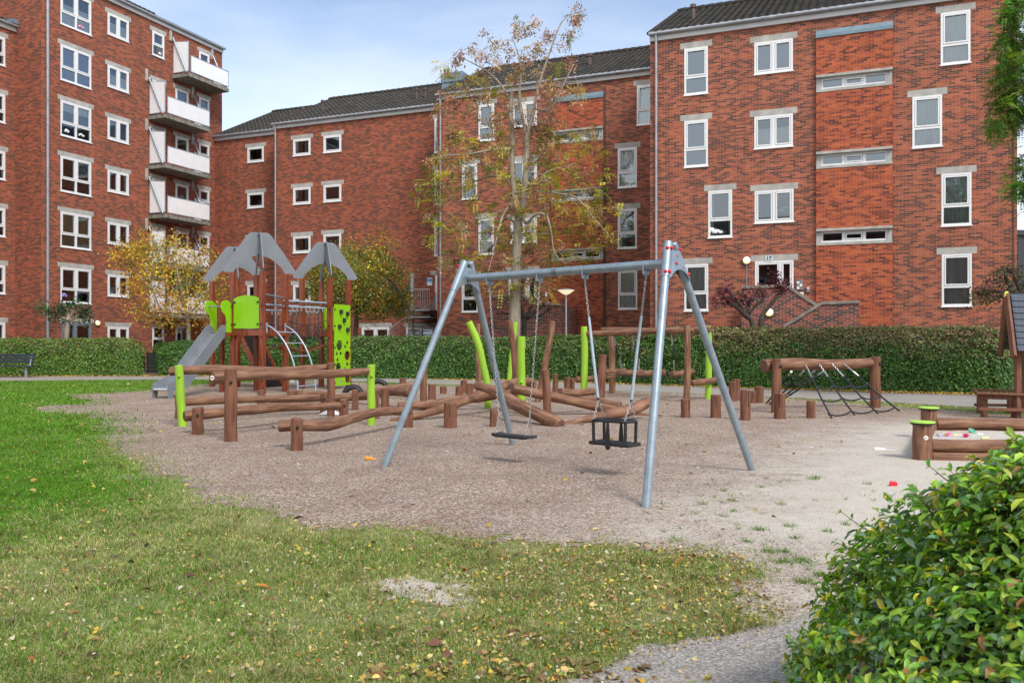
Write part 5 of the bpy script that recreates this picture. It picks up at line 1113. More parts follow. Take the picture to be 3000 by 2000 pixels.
# arched ladder on the right face of tower A
for j in (-.40, .40):
    base = cA+DB*j+DA*.57; q = [(0, 1.86), (.16, 1.80), (.40, 1.62), (.66, 1.30), (.86, .90), (.98, .45), (1.04, -.05)]; m = MB(TO); pp, _ = wob([base+DA*a+UP*z for a, z in q], .02, 0, 0, 24); m.tube(pp, .0215, 12); m.build('ladder_rail', M['steelblue'], tw, True, angle=40)
    m = MB(TO); m.obox(base+UP*1.80+DA*.0, DA*.006, DB*.03, UP*.14); m.build('bracket', M['steelblue'], tw)
for a, z in ((.33, 1.68), (.60, 1.38), (.80, 1.03), (.93, .65), (1.01, .22)):
    m = MB(TO); m.tube([cA+DB*-.40+DA*(.57+a)+UP*z, cA+DB*.40+DA*(.57+a)+UP*z], .017, 10); m.build('rung', M['steelblue'], tw, True, angle=40)
# sloping boarded ramp from tower C
r0 = cC+DA*.52+UP*1.70; r1 = cC+DA*1.5-UP*0.02; m = MB(TO); m.quad([r0-DB*.42, r1-DB*.42, r1+DB*.42, r0+DB*.42]); m.prism([r0-DB*.42, r1-DB*.42, r1-DB*.42-UP*.04, r0-DB*.42-UP*.04], DB*.84); m.build('climbing_ramp', M['hpl_dark'], tw)
for sg in (-1, 1): m = MB(TO); m.beam(r0+DB*(.45*sg), r1+DB*(.45*sg), .05, .16); m.build('ramp_beam', M['red'], tw)
# net bridge between towers A and B
for sg, zz in ((-1, 2.58), (1, 2.50)):
    pa = cA+DB*.5+DA*(.42*sg)+UP*zz; pb_ = cB-DB*.5+DA*(.42*sg)+UP*zz; pa2 = cA+DA*.5+DB*(.35*sg+.1)+UP*zz; 
ba0 = cA+DA*.5+DB*.5; bb0 = cB-DA*.5-DB*.5
bridge = (cB-DA*.5)-(cA+DB*.5); 
sides = [(cA-DA*.42+DB*.5, cB-DA*.5-DB*.42+DB*.84), (cA+DA*.5+DB*.42, cB+DA*.42-DB*.55)]
for (a, b), zt in zip(sides, (2.5, 2.58)):
    m = MB(TO); m.tube([a+UP*zt, b+UP*zt], .026, 10); m.build('hand_rail', M['steelblue'], tw, True, angle=40)
    m = MB(TO); m.tube([a+UP*(zt-.16), a.lerp(b, .96)+UP*(zt-.16)], .026, 10); m.build('hand_rail', M['steelblue'], tw, True, angle=40)
    lo = [a.lerp(b, i/10)+UP*(1.72-.32*math.sin(math.pi*i/10)) for i in range(11)]; nm_ = [a.lerp(b, i/10)+UP*(zt-.18) for i in range(11)]
    for i in range(1, 10):
        mid = nm_[i].lerp(lo[i], .55); m = MB(TO); k = i+(1 if i % 2 else -1); k = min(max(k, 0), 10)
        m.tube([nm_[i], mid, nm_[k].lerp(lo[k], .95)], .010, 6); m.tube([mid, lo[i]-UP*.0], .010, 6); m.build('net_rope', M['rope'], tw, True)
        m = MB(TO); m.tube([nm_[i]+UP*.0, nm_[i]-UP*.10], .018, 8); m.build('ferrule', M['chain'], tw, True, angle=50)
    for f in (.5, .85): m = MB(TO); m.tube([nm_[i].lerp(lo[i], f) for i in range(11)], .010, 6); m.build('net_rope', M['rope'], tw, True)
    m = MB(TO); m.tube(lo, .014, 6); m.build('net_rope', M['rope'], tw, True)
for i in range(1, 10):
    a = sides[0][0].lerp(sides[0][1], i/10); b = sides[1][0].lerp(sides[1][1], i/10); z = 1.38-.22*math.sin(math.pi*i/10); m = MB(TO); m.beam(a+UP*z, b+UP*z, .13, .035); m.build('bridge_plank', M['red'], tw)
m = MB(TO); p = cB+DB*.75+DA*.25; m.tube([p, p+UP*2.6], .024, 10); m.build('sliding_pole', M['galv'], tw, True, angle=40)
m = MB(TO); m.tube([cA+DA*.5-DB*.43+UP*2.72, cA+DA*.5+DB*.43+UP*2.66], .02, 10); m.build('grab_bar', M['galv'], tw, True, angle=40)

# ---------------------------------------------------------------- sandbox, playhouse, bench, lamp, small things
S1 = post_geo(2684, 2735, 1243, 1349); S2 = post_geo(2700, 2742, 1197, 1275); off = Vector((S1[0].x, S1[0].y, 0)); sb = empty('sandbox', off, 'log-edged sandbox with lime discs on its corner posts, behind the near hedge', 'sandbox')
b1_, b2_ = S1[0], Vector((S2[0].x+.0, 12.0, 0)); b2_.x = (2721-CX)/F*12.0
for b in (b1_, b2_):
    log_part('corner_post', [b-UP*.1, b+UP*.2, b+UP*.42], [.112, .108, .104], sb, off, amp=.002, ramp=.01, n=24)
    m = MB(off); m.tube([b+UP*.415, b+UP*.425, b+UP*.44], [.125, .13, .13], 28); m.build('disc_rim', M['rubber'], sb, True, angle=30); m = MB(off); m.tube([b+UP*.437, b+UP*.452], [.138, .136], 28); m.build('disc', M['sandbox_disc'], sb, True, angle=30)
dx = Vector((1, -.10, 0)).normalized()
for b, zz, r_ in ((b1_, .178, .072), (b1_, .04, .068), (b2_, .215, .082), (b2_, .06, .08)): log_part('edge_log', [b+dx*.10+UP*zz, b+dx*1.2+UP*zz, b+dx*2.6+UP*zz], r_, sb, off, amp=.006, ramp=.02, n=20)
dy = (b2_-b1_); 
for zz in (.18, .04): log_part('edge_log', [b1_+dy*.04+UP*zz-dx*.0, b1_+dy*.5+UP*zz, b1_+dy*.95+UP*zz], .085, sb, off, amp=.004, n=16)
m = MB(off); m.tube([b1_+Vector((-.01, -.106, .27)), b1_+Vector((-.012, -.113, .27))], .026, 18); m.build('badge', M['sticker'], sb); m = MB(off); m.obox(b1_+Vector((-.012, -.1145, .27)), Vector((.018, 0, 0)), Vector((0, .001, 0)), UP*.003); m.build('badge_mark', M['ink'], sb)
n_ = 24; V = []; 
for i in range(n_+1):
    for j in range(n_+1):
        p = b1_+dy*(.03+.94*j/n_)+dx*(.05+3.0*i/n_); V.append((p.x-off.x, p.y-off.y, .105+.05*vnoise(np.array([p.x]), np.array([p.y]), .5, 9)[0]+(.10 if False else 0)))
idx = np.arange((n_+1)**2).reshape(n_+1, n_+1); np_mesh('sand', V, [np.stack([idx[:-1, :-1], idx[1:, :-1], idx[1:, 1:], idx[:-1, 1:]], -1).reshape(-1, 4)], mat=M['gravel'], parent=sb, smooth=True, attrs={'sand': np.ones(len(V))*1.3})
def on_sand(px, py): z0 = .135; Y = F*(EYE-z0)/(py-HZ); return Vector(((px-CX)/F*Y, Y, z0))
def cup(label, p, r, h, mat, tilt=(0, 0), name='toy_cup', cat='sand toy', cone=.75):
    e = empty(name, p, label, cat, 'plastic sand toys'); m = MB(p); m.lathe(p, [(r*cone, 0), (r*.9, h*.6), (r, h*.9), (r*1.05, h), (r*.95, h), (r*.86, h*.6), (r*cone*.9, h*.1)], 18); m.build('cup', M[mat], e, True, angle=40); m = MB(p); m.tube([p+Vector((r*.97*math.cos(a/16*6.283), r*.97*math.sin(a/16*6.283), h)) for a in range(17)], r*.07, 6, cap=False); m.build('rim', M[mat], e, True); e.rotation_euler = (tilt[0], tilt[1], 0); return e
cup('magenta plastic cup in the sandbox', on_sand(2828, 1281), .033, .042, 'toy_magenta', (.3, .1))
cup('pink round plastic cup on the left in the sandbox', on_sand(2779, 1278), .033, .045, 'toy_pink', (.1, -.1), cone=.9)
cup('teal plastic bowl at the back of the sandbox', on_sand(2845, 1266), .047, .035, 'toy_teal', (.5, .2))
cup('yellow plastic cup between the purple toy and the pink cup', on_sand(2767, 1276), .022, .03, 'toy_yellow', (.9, .3))
cup('mint plastic cup at the left edge of the sandbox', on_sand(2745, 1277), .02, .03, 'toy_mint', (.8, -.3))
def flat_toy(label, p, poly, mat, th=.012, rz=0, name='sand_toy', cat='sand toy', tilt=.25, handle=None, group='plastic sand toys'):
    e = empty(name, p, label, cat, group); m = MB(p); c_, s_ = math.cos(rz), math.sin(rz); q = [p+Vector((a*c_-b*s_, a*s_+b*c_, 0)) for a, b in poly]; m.prism(q, UP*th); m.build('blade', M[mat], e, bevel=.002)
    if handle: m = MB(p); m.tube([p+Vector((a*c_-b*s_, a*s_+b*c_, th*.6+i*.004)) for i, (a, b) in enumerate(handle)], .006, 8); m.build('handle', M[mat], e, True, angle=50)
    e.rotation_euler.x = tilt; return e
flat_toy('purple plastic comb-shaped toy in the sandbox', on_sand(2759, 1281), [(-.045, -.03), (.045, -.045), (.05, -.03), (.01, -.02), (.01, 0), (-.01, 0), (-.01, -.01), (-.03, 0), (-.03, .03), (-.045, .03)], 'toy_purple', .02)
flat_toy('pale yellow plastic shovel flat in the sandbox', on_sand(2803, 1274), [(-.045, -.015), (.01, -.02), (.01, .02), (-.045, .015)], 'toy_paleyellow', .008, handle=[(.01, 0), (.055, -.008)])
flat_toy('mint plastic shovel beside the white toy in the sandbox', on_sand(2852, 1277), [(-.03, -.02), (.02, -.015), (.02, .015), (-.03, .012)], 'toy_mint', .008, handle=[(.02, 0), (.05, .01)])
flat_toy('white plastic toy lump at the right in the sandbox', on_sand(2871, 1273), [(-.04, -.01), (.03, -.02), (.05, .01), (-.02, .025)], 'toy_white', .018)
flat_toy('pale green toy just behind the front sandbox log', on_sand(2886, 1285), [(-.05, -.012), (.05, -.012), (.045, .02), (-.045, .02)], 'toy_paleyellow', .025)
flat_toy('white plastic sand rake lying on the pale sand', gp(2588, 1318), [(-.12, -.05), (-.11, .05), (-.06, .055), (0, .045), (.03, .01), (.03, -.02), (-.03, -.04), (-.08, -.055)], 'toy_white', .018, handle=[(.02, -.005), (.07, -.03), (.12, -.06)], group='toys dropped outside the sandbox')
flat_toy('white paper scrap on the gravel left of the sand rake', gp(2386, 1311), [(-.05, .02), (-.02, .03), (.06, -.02), (.04, -.04), (0, -.01)], 'toy_white', .006, group='toys dropped outside the sandbox', name='paper_scrap', cat='litter')
flat_toy('red plastic shell lying alone on the pale sand', gp(2616, 1425), [(-.035, -.012), (.035, -.012), (.03, .02), (0, .035), (-.03, .02)], 'toy_red', .045, group='toys dropped outside the sandbox', name='sand_mould')
p = gp(1083, 1348); e = empty('toy_cone', p, 'small orange plastic cone lying on the gravel left of the swing', 'toy', 'toys dropped outside the sandbox'); m = MB(p); a = p+Vector((-.045, -.02, .03)); m.tube([a, a+Vector((.11, .03, -.018))], [.03, .009], 14, cap=False); m.build('shell', M['toy_orange'], e, True, angle=40); m = MB(p); m.tube([a, a+Vector((-.004, -.001, 0))], .032, 14, cap=False); m.build('rim', M['toy_orange'], e)
# white cloth behind a post
p = gp(968, 1214); V = []; n_ = 14
for i in range(n_+1):
    for j in range(n_+1): u, v = i/n_-.5, j/n_-.5; V.append((u*.42, v*.22, max(0, .07*(1-4*u*u)*(1-4*v*v)*(.6+.8*vnoise(np.array([u*9]), np.array([v*9]), 1.5, 4)[0]))))
idx = np.arange((n_+1)**2).reshape(n_+1, n_+1); ob = np_mesh('crumpled_cloth', V, [np.stack([idx[:-1, :-1], idx[1:, :-1], idx[1:, 1:], idx[:-1, 1:]], -1).reshape(-1, 4)], mat=M['toy_white'], loc=p+UP*.012, smooth=True); tag(ob, 'crumpled white cloth on the gravel behind the rail posts', 'cloth')
# ball and half-buried tyres
p = gp(857, 1131)+UP*.11; e = empty('football', p, 'black and white ball on the gravel under the arched ladder', 'ball'); m = MB(p); m.sphere(p, .11, 24, 16); m.build('shell', M['toy_white'], e, True); m = MB(p)
for d in [(0, -1, .3), (.8, -.6, -.2), (-.8, -.5, -.1), (.3, -.4, .9), (0.1, -.8, -.7), (-.5, -.2, .8)]:
    d = Vector(d).normalized(); y = d.orthogonal().normalized(); z = d.cross(y); m.face([m.vert(p+(d*.98+(y*math.cos(a*1.257)+z*math.sin(a*1.257))*.33).normalized()*.1115) for a in range(5)])
m.build('patch', M['ink'], e)
for (x0, x1, yb, lab) in ((1008, 1061, 1151, 'nearer half-buried black tyre right of the climbing tower'), (1096, 1120, 1135, 'farther half-buried black tyre peeking out behind the lime post')):
    c_ = gp((x0+x1)/2, yb); w = (x1-x0)/2/F*c_.y if x0 == 1008 else .29; p = Vector((c_.x, c_.y, -.06)); e = empty('half_tyre', Vector((c_.x, c_.y, 0)), lab, 'tyre', 'half-buried tyres'); m = MB(e.location)
    m.tube([p+Vector((math.cos(a*math.pi/18)*w*.92, 0, math.sin(a*math.pi/18)*w*.88)) for a in range(19)], .075, 12); m.build('tyre', M['rubber'], e, True)
    m = MB(e.location)
    for a in range(1, 36, 2):
        an = a*math.pi/36; q = p+Vector((math.cos(an)*(w*.92+.072), 0, math.sin(an)*(w*.88+.072))); m.obox(q, Vector((0, .055, 0)), Vector((-math.sin(an), 0, math.cos(an)))*.012, Vector((math.cos(an), 0, math.sin(an)))*.008)
    m.build('tread', M['black'], e)
# playhouse at the right edge
off = Vector((9.3, 15.4, 0)); ph_ = empty('playhouse', off, 'open wooden playhouse with dark slate-blue plank roof at the right edge', 'playhouse')
Yf = 15.2; ap = at(2937, 868, Yf+.35)
ux = Vector((1, .12, 0)).normalized(); uy = Vector((-.12, 1, 0)); 
ridge0 = at(2937, 866, 15.75); ef = at(2956, 1030, 15.0); eb = ridge0*2-ef; eb = Vector((eb.x, eb.y, ef.z)); eb = at(2921, 1027, 16.6)
RL = 1.9
def plank_slope(e0, side):
    d = e0-ridge0; nrm = ux.cross(d).normalized(); nrm = nrm if nrm.z > 0 else -nrm; k = 9; m = MB(off)
    for i in range(k):
        a = ridge0+d*(i/k)+ux*.14; b = ridge0+d*((i+1.12)/k)+ux*.14; m.obox((a+b)/2+ux*RL/2+nrm*(.035), ux*RL/2, (b-a)/2, nrm*.011+d.normalized()*0)
        for v in m.v[-8:]: pass
    for q, v in enumerate(m.v):          # each board's lower edge rides over the next
        i = q//8; f = (Vector(v)+off-ridge0).dot(d.normalized())/d.length*k-i; m.v[q] = Vector(v)+nrm*(.018*f)
    m.build('roof_slope', M['slate'], ph_)
    m = MB(off); m.beam(ridge0+d*-.02+ux*.08, ridge0+d*1.09+ux*.08, .05, .12, up=ux.cross(d)); m.build('barge_board', M['timber'], ph_, bevel=.005)
    return nrm
plank_slope(ef, 1); plank_slope(eb, -1)
m = MB(off); m.tube([ridge0+ux*.08-UP*.02, ridge0+ux*.08+UP*.05, ridge0+ux*.08+UP*.08], [.045, .04, .02], 10); m.build('ridge_cap', M['toy_yellow'], ph_, True, angle=50)
for (x, Y) in ((2981, 15.25), (2994, 16.5), (3110, 15.1), (3130, 16.4)):
    p = Vector(((x-CX)/F*Y, Y, 0)); m = MB(off); m.obox(p+UP*.75, ux*.045, uy*.045, UP*.75); m.build('post', M['timber'], ph_, bevel=.006)
tb = empty('bench_table', Vector((8.7, 15.6, 0)), 'brown slatted timber table frame beside the playhouse posts', 'table'); tf = tb.location.copy()
def tbm(p, q, w, h, nm): m = MB(tf); m.beam(p, q, w, h); m.build(nm, M['timber'], tb, bevel=.004)
fz = lambda x, y, Y: at(x, y, Y)
tbm(fz(2858, 1150, 15.4), fz(3080, 1158, 15.1), .12, .04, 'top_board'); tbm(fz(2866, 1161, 15.45), fz(3080, 1168, 15.15), .04, .085, 'apron'); tbm(fz(2852, 1141, 16.4), fz(3060, 1145, 16.2), .12, .04, 'top_board'); tbm(fz(2853, 1142, 16.4), fz(2862, 1152, 15.35), .04, .08, 'end_board')
tbm(fz(2864, 1197, 15.35), fz(3080, 1203, 15.05), .10, .05, 'lower_rail'); tbm(fz(2856, 1185, 16.4), fz(2965, 1187, 16.3), .10, .05, 'lower_rail')
for x, Y in ((2883, 15.5), (2871, 16.3), (2972, 15.4), (2960, 16.2)):
    p = Vector(((x-CX)/F*Y, Y, 0)); m = MB(tf); m.obox(p+UP*.2, ux*.05, uy*.035, UP*.21); m.build('leg', M['timber'], tb, bevel=.005)
# bench at the left edge
p = Vector((-20.0, 33.9, 0)); be = empty('park_bench', p, 'dark blue-black slatted park bench in front of the left hedge', 'bench'); bx = Vector((1, 0, 0))
for i, (y, z, h) in enumerate(((.33, .90, .11), (.31, .77, .11), (.29, .64, .11))): m = MB(p); m.obox(p+Vector((-.45, y-.1, z)), bx*1.05, Vector((0, .018, 0)), UP*h/2); m.build('backrest', M['benchslat'], be, bevel=.004)
for y in (-.22, -.10, .02, .14): m = MB(p); m.obox(p+Vector((-.33, y, .46)), bx*1.05, Vector((0, .05, 0)), UP*.018); m.build('seat', M['benchslat'], be, bevel=.004)
for x in (.46, -1.2):
    m = MB(p); m.beam(p+Vector((x, -.15, 0)), p+Vector((x, -.15, .44)), .09, .05, up=Vector((0, 1, 0))); m.beam(p+Vector((x, .12, .42)), p+Vector((x, .26, .96)), .05, .03, up=Vector((0, 1, 0))); m.beam(p+Vector((x, -.24, .43)), p+Vector((x, .2, .43)), .05, .03); m.build('leg', M['galv'], be)
# street lamp
p = Vector(((1658.5-CX)/F*33.2, 33.2, 0)); la_ = empty('street_lamp', p, 'slim grey street lamp with a wide flat lit shade behind the hedge', 'street lamp'); zt = EYE+(HZ-863)/F*33.2; m = MB(p); m.tube([p, p+UP*zt], [.038, .034], 12); m.build('pole', M['pipe'], la_, True, angle=40)
m = MB(p); m.tube([p+UP*(zt-.02), p+UP*(zt+.05)], .05, 12); m.build('collar', M['toy_white'], la_, True, angle=40); m = MB(p); m.lathe(p+UP*zt, [(.05, .0), (.13, .03), (.335, .175), (.33, .178)], 32); m.build('lamp_glass', M['lampshade'], la_, True, angle=60); m = MB(p); m.lathe(p+UP*zt, [(.345, .176), (.345, .19), (.2, .225), (.05, .245), (.01, .25)], 32); m.build('lamp_hood', M['hpl'], la_, True, angle=60)

# ---------------------------------------------------------------- vegetation
def nrm(a): return a/np.maximum(np.linalg.norm(a, axis=-1, keepdims=True), 1e-9)
def leaf_cloud(name, P, Nn, size, col, mat, parent=None, loc=None, aspect=.5, kind='diamond', droop=None, bend=.25):
    """N leaves at P (world), facing Nn, length size; returns the mesh object"""
    n = len(P); t = nrm(rng.normal(size=(n, 3))) if droop is None else droop; t = nrm(t-(t*Nn).sum(1, keepdims=True)*Nn); b = np.cross(Nn, t); L_ = size[:, None]; w = L_*aspect/2
    if loc is not None: P = P-np.array(loc)
    if kind == 'diamond':
        V = np.stack([P-t*L_/2, P+b*w-t*L_*.05+Nn*L_*bend*.4, P+t*L_/2, P-b*w-t*L_*.05+Nn*L_*bend*.4], 1).reshape(-1, 3); i = np.arange(n)*4; Fq = [np.stack([i, i+1, i+2, i+3], 1)]; k = 4
    else:
        A = [P-t*L_*.5, P+b*w*.8-t*L_*.22+Nn*L_*bend*.25, P+b*w*.9+t*L_*.15+Nn*L_*bend*.22, P+t*L_*.5-Nn*L_*bend*.3, P-b*w*.9+t*L_*.15+Nn*L_*bend*.22, P-b*w*.8-t*L_*.22+Nn*L_*bend*.25, P-t*L_*.2, P+t*L_*.17]
        V = np.stack(A, 1).reshape(-1, 3); i = (np.arange(n)*8)[:, None]; Fq = [np.concatenate([i+np.array(q) for q in ([1, 2, 7, 6], [6, 7, 4, 5])]), np.concatenate([i+np.array(q) for q in ([0, 1, 6], [0, 6, 5], [2, 3, 7], [7, 3, 4])])]; k = 8
    c = np.repeat(col, k, 0)
    return np_mesh(name, V, Fq, col=c, mat=mat, parent=parent, smooth=False)
def pal(n, cols, wts, var=.25):
    c = np.array(cols)[rng.choice(len(cols), n, p=np.array(wts)/sum(wts))]; return np.clip(c*(1+rng.normal(size=(n, 1))*var)*(1+rng.normal(size=(n, 3))*.08), .002, 1)
def hedge(label, pts, hw, h, dens, size, cols, brown=0, roundness=.35, endr=.8, zref=None, hvar=.05, group='clipped hedges behind the play area'):
    pts = np.array(pts, float); seg = np.linalg.norm(np.diff(pts, axis=0), axis=1); cum = np.r_[0, np.cumsum(seg)]; Lt = cum[-1]; base = Vector((pts[0][0], pts[0][1], 0))
    e = empty('hedge', base, label, 'hedge', group)
    def surf(s, th, shrink=0):
        """s along, th 0..1 around from front foot over the top to the back foot"""
        x = np.interp(s, cum, pts[:, 0]); y = np.interp(s, cum, pts[:, 1]); x2 = np.interp(s+.05, cum, pts[:, 0]); x1 = np.interp(s-.05, cum, pts[:, 0]); y2 = np.interp(s+.05, cum, pts[:, 1]); y1 = np.interp(s-.05, cum, pts[:, 1]); d = nrm(np.stack([x2-x1, y2-y1], -1)); nn = np.stack([d[..., 1], -d[..., 0]], -1)
        a = math.pi*th; ex = roundness; cx_ = np.sign(np.cos(a))*np.abs(np.cos(a))**ex; sz_ = np.abs(np.sin(a))**ex
        er = np.minimum(1, np.minimum(s, Lt-s)/endr); er = np.sqrt(np.clip(1-(1-er)**2, 0.02, 1)); hv = 1+(vnoise(s+7, np.zeros_like(s), 1.8, 3)-.5)*hvar*2
        k = (1-shrink); px_ = x+nn[..., 0]*cx_*hw*er*k; py_ = y+nn[..., 1]*cx_*hw*er*k; pz = h*sz_*(.55+.45*er)*k*hv
        N_ = np.stack([nn[..., 0]*cx_**3, nn[..., 1]*cx_**3, sz_**4+.0*cx_], -1); ef = (1-er)[..., None]*np.where(s < Lt/2, -1, 1)[..., None]*1.5; N_[..., :2] += d*ef
        return np.stack([px_, py_, pz], -1), nrm(N_)
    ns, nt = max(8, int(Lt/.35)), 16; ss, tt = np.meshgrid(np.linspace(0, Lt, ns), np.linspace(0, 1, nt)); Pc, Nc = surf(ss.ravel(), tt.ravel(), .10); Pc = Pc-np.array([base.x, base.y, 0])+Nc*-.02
    idx = np.arange(ns*nt).reshape(nt, ns); np_mesh('branches', Pc, [np.stack([idx[:-1, :-1], idx[:-1, 1:], idx[1:, 1:], idx[1:, :-1]], -1).reshape(-1, 4)], mat=M['dark_core'], parent=e)  # closed dark shell under the leaves, inner shade painted in
    area = Lt*(2*h+2*hw); n = int(area*dens); s = rng.random(n)*Lt; th = rng.random(n); w_ = rng.random(n); zz_ = rng.random(n)*.999; th = np.where(w_ < .72, np.arcsin(np.clip(zz_, 0, 1)**(1/roundness))/math.pi, .08+.6*th); keep = th < .8; s, th = s[keep], th[keep]; n = len(s)
    P, Nn = surf(s, th); lump = (vnoise(s, th*3*h, .45, 11)-.5)*.22; P = P+Nn*(lump+rng.normal(size=n)*.028)[:, None]; P[:, 2] = np.maximum(P[:, 2], .03)
    Nl = nrm(Nn*.8+rng.normal(size=(n, 3))*.55+np.array([0, 0, .35])); c = pal(n, cols[0], cols[1])
    if brown:
        zz = P[:, 2]/h; bm = np.clip((zz-.42)*2.2, 0, 1)*(vnoise(s, zz*2, 1.3, 21) > .38)*brown; b_ = rng.random(n) < bm; c[b_] = pal(b_.sum(), [(.26, .20, .10), (.19, .155, .075), (.34, .27, .14), (.17, .19, .06)], [3, 3, 2, 2])
    c *= (.8+.4*vnoise(s*1.0, th*5, .6, 13))[:, None]
    leaf_cloud('foliage', P, Nl, size*rng.uniform(.7, 1.3, n), c, M['hleaf'], e, base, .55)
    return e
HG = ([(.065, .165, .030), (.10, .22, .04), (.045, .12, .03), (.20, .31, .05), (.45, .42, .07)], [5, 4, 3, 1.2, .12])
HG2 = ([(.11, .235, .035), (.17, .30, .045), (.075, .17, .03), (.29, .36, .07)], [5, 4, 3, 1])
hedge('long dark green hedge in the middle, behind the log pile', [(-10.3, 35.6), (-6.6, 33.9), (-2, 32.9), (1.8, 31.6), (5.2, 30.0)], .75, 1.62, 1150, .075, HG, brown=.22)
hedge('tall hedge with a browned top along the right-hand block', [(3.6, 30.0), (6.5, 27.4), (10.2, 25.0), (13.3, 23.5), (13.9, 23.3)], .8, 1.83, 1250, .07, HG, brown=.8, hvar=.02)
hedge('rounded green hedge at the far left behind the park bench', [(-30, 36.6), (-24, 36.8), (-16.2, 37.0)], .85, 1.58, 950, .08, HG2, brown=.35, endr=1.1)
hedge('rounded green hedge behind the slide and the climbing tower', [(-15.4, 36.6), (-12.5, 36.4), (-9.4, 36.2)], .85, 1.45, 950, .08, HG, endr=1.3)
hedge('lighter leafy hedge gap filler right behind the lime climbing wall', [(-9.9, 36.3), (-8.2, 35.7), (-6.6, 34.8)], .7, 1.5, 900, .09, HG2, endr=.5)
hedge('low clipped hedge growing over the dark green bin screen', [(-17.6, 41.2), (-13.5, 41.2)], .6, 1.45, 700, .08, HG2, endr=.6)
p = Vector((-16.6, 39.6, 0)); e = empty('bin_screen', p, 'dark green slatted timber screen between the two left hedges', 'fence'); 
for k in range(6): m = MB(p); m.box(p+Vector((0, 0, .12+.15*k)), 1.3, .03, .135); m.build('slat', M['binwood'], e)
for x in (-.6, .6): m = MB(p); m.box(p+Vector((x, .06, .48)), .07, .07, .96); m.build('post', M['binwood'], e)
# bicycle half hidden behind the screen
p = Vector((-18.3, 43.2, 0)); e = empty('bicycle', p, 'dark bicycle leaning at the wall left of the dark green screen', 'bicycle')
for x in (-.5, .5):
    m = MB(p); q = p+Vector((x*.25, x, .34)); m.tube([q+Vector((0, math.cos(a/10*math.pi)*.32, math.sin(a/10*math.pi)*.32)) for a in range(21)], .018, 6, cap=False); m.build('wheel', M['rubber'], e, True)
m = MB(p); A_ = lambda y, z: p+Vector((y*.25, y, z)); 
for a, b in (((-.5, .34), (-.1, .3)), ((-.5, .34), (-.2, .75)), ((-.1, .3), (-.22, .85)), ((-.1, .3), (.38, .75)), ((-.2, .75), (.38, .78)), ((.5, .34), (.36, .95))): m.tube([A_(*a), A_(*b)], .016, 6)
m.build('frame', M['black'], e, True); m = MB(p); m.obox(A_(-.23, .9), Vector((.03, .12, 0)), Vector((.06, -.02, 0)), UP*.025); m.build('saddle', M['toy_red'], e, bevel=.01); m = MB(p); m.tube([A_(.34, .98)+Vector((-.25, 0, 0)), A_(.34, 1.0), A_(.34, .98)+Vector((.25, 0, 0))], .013, 6); m.build('handlebar', M['black'], e)

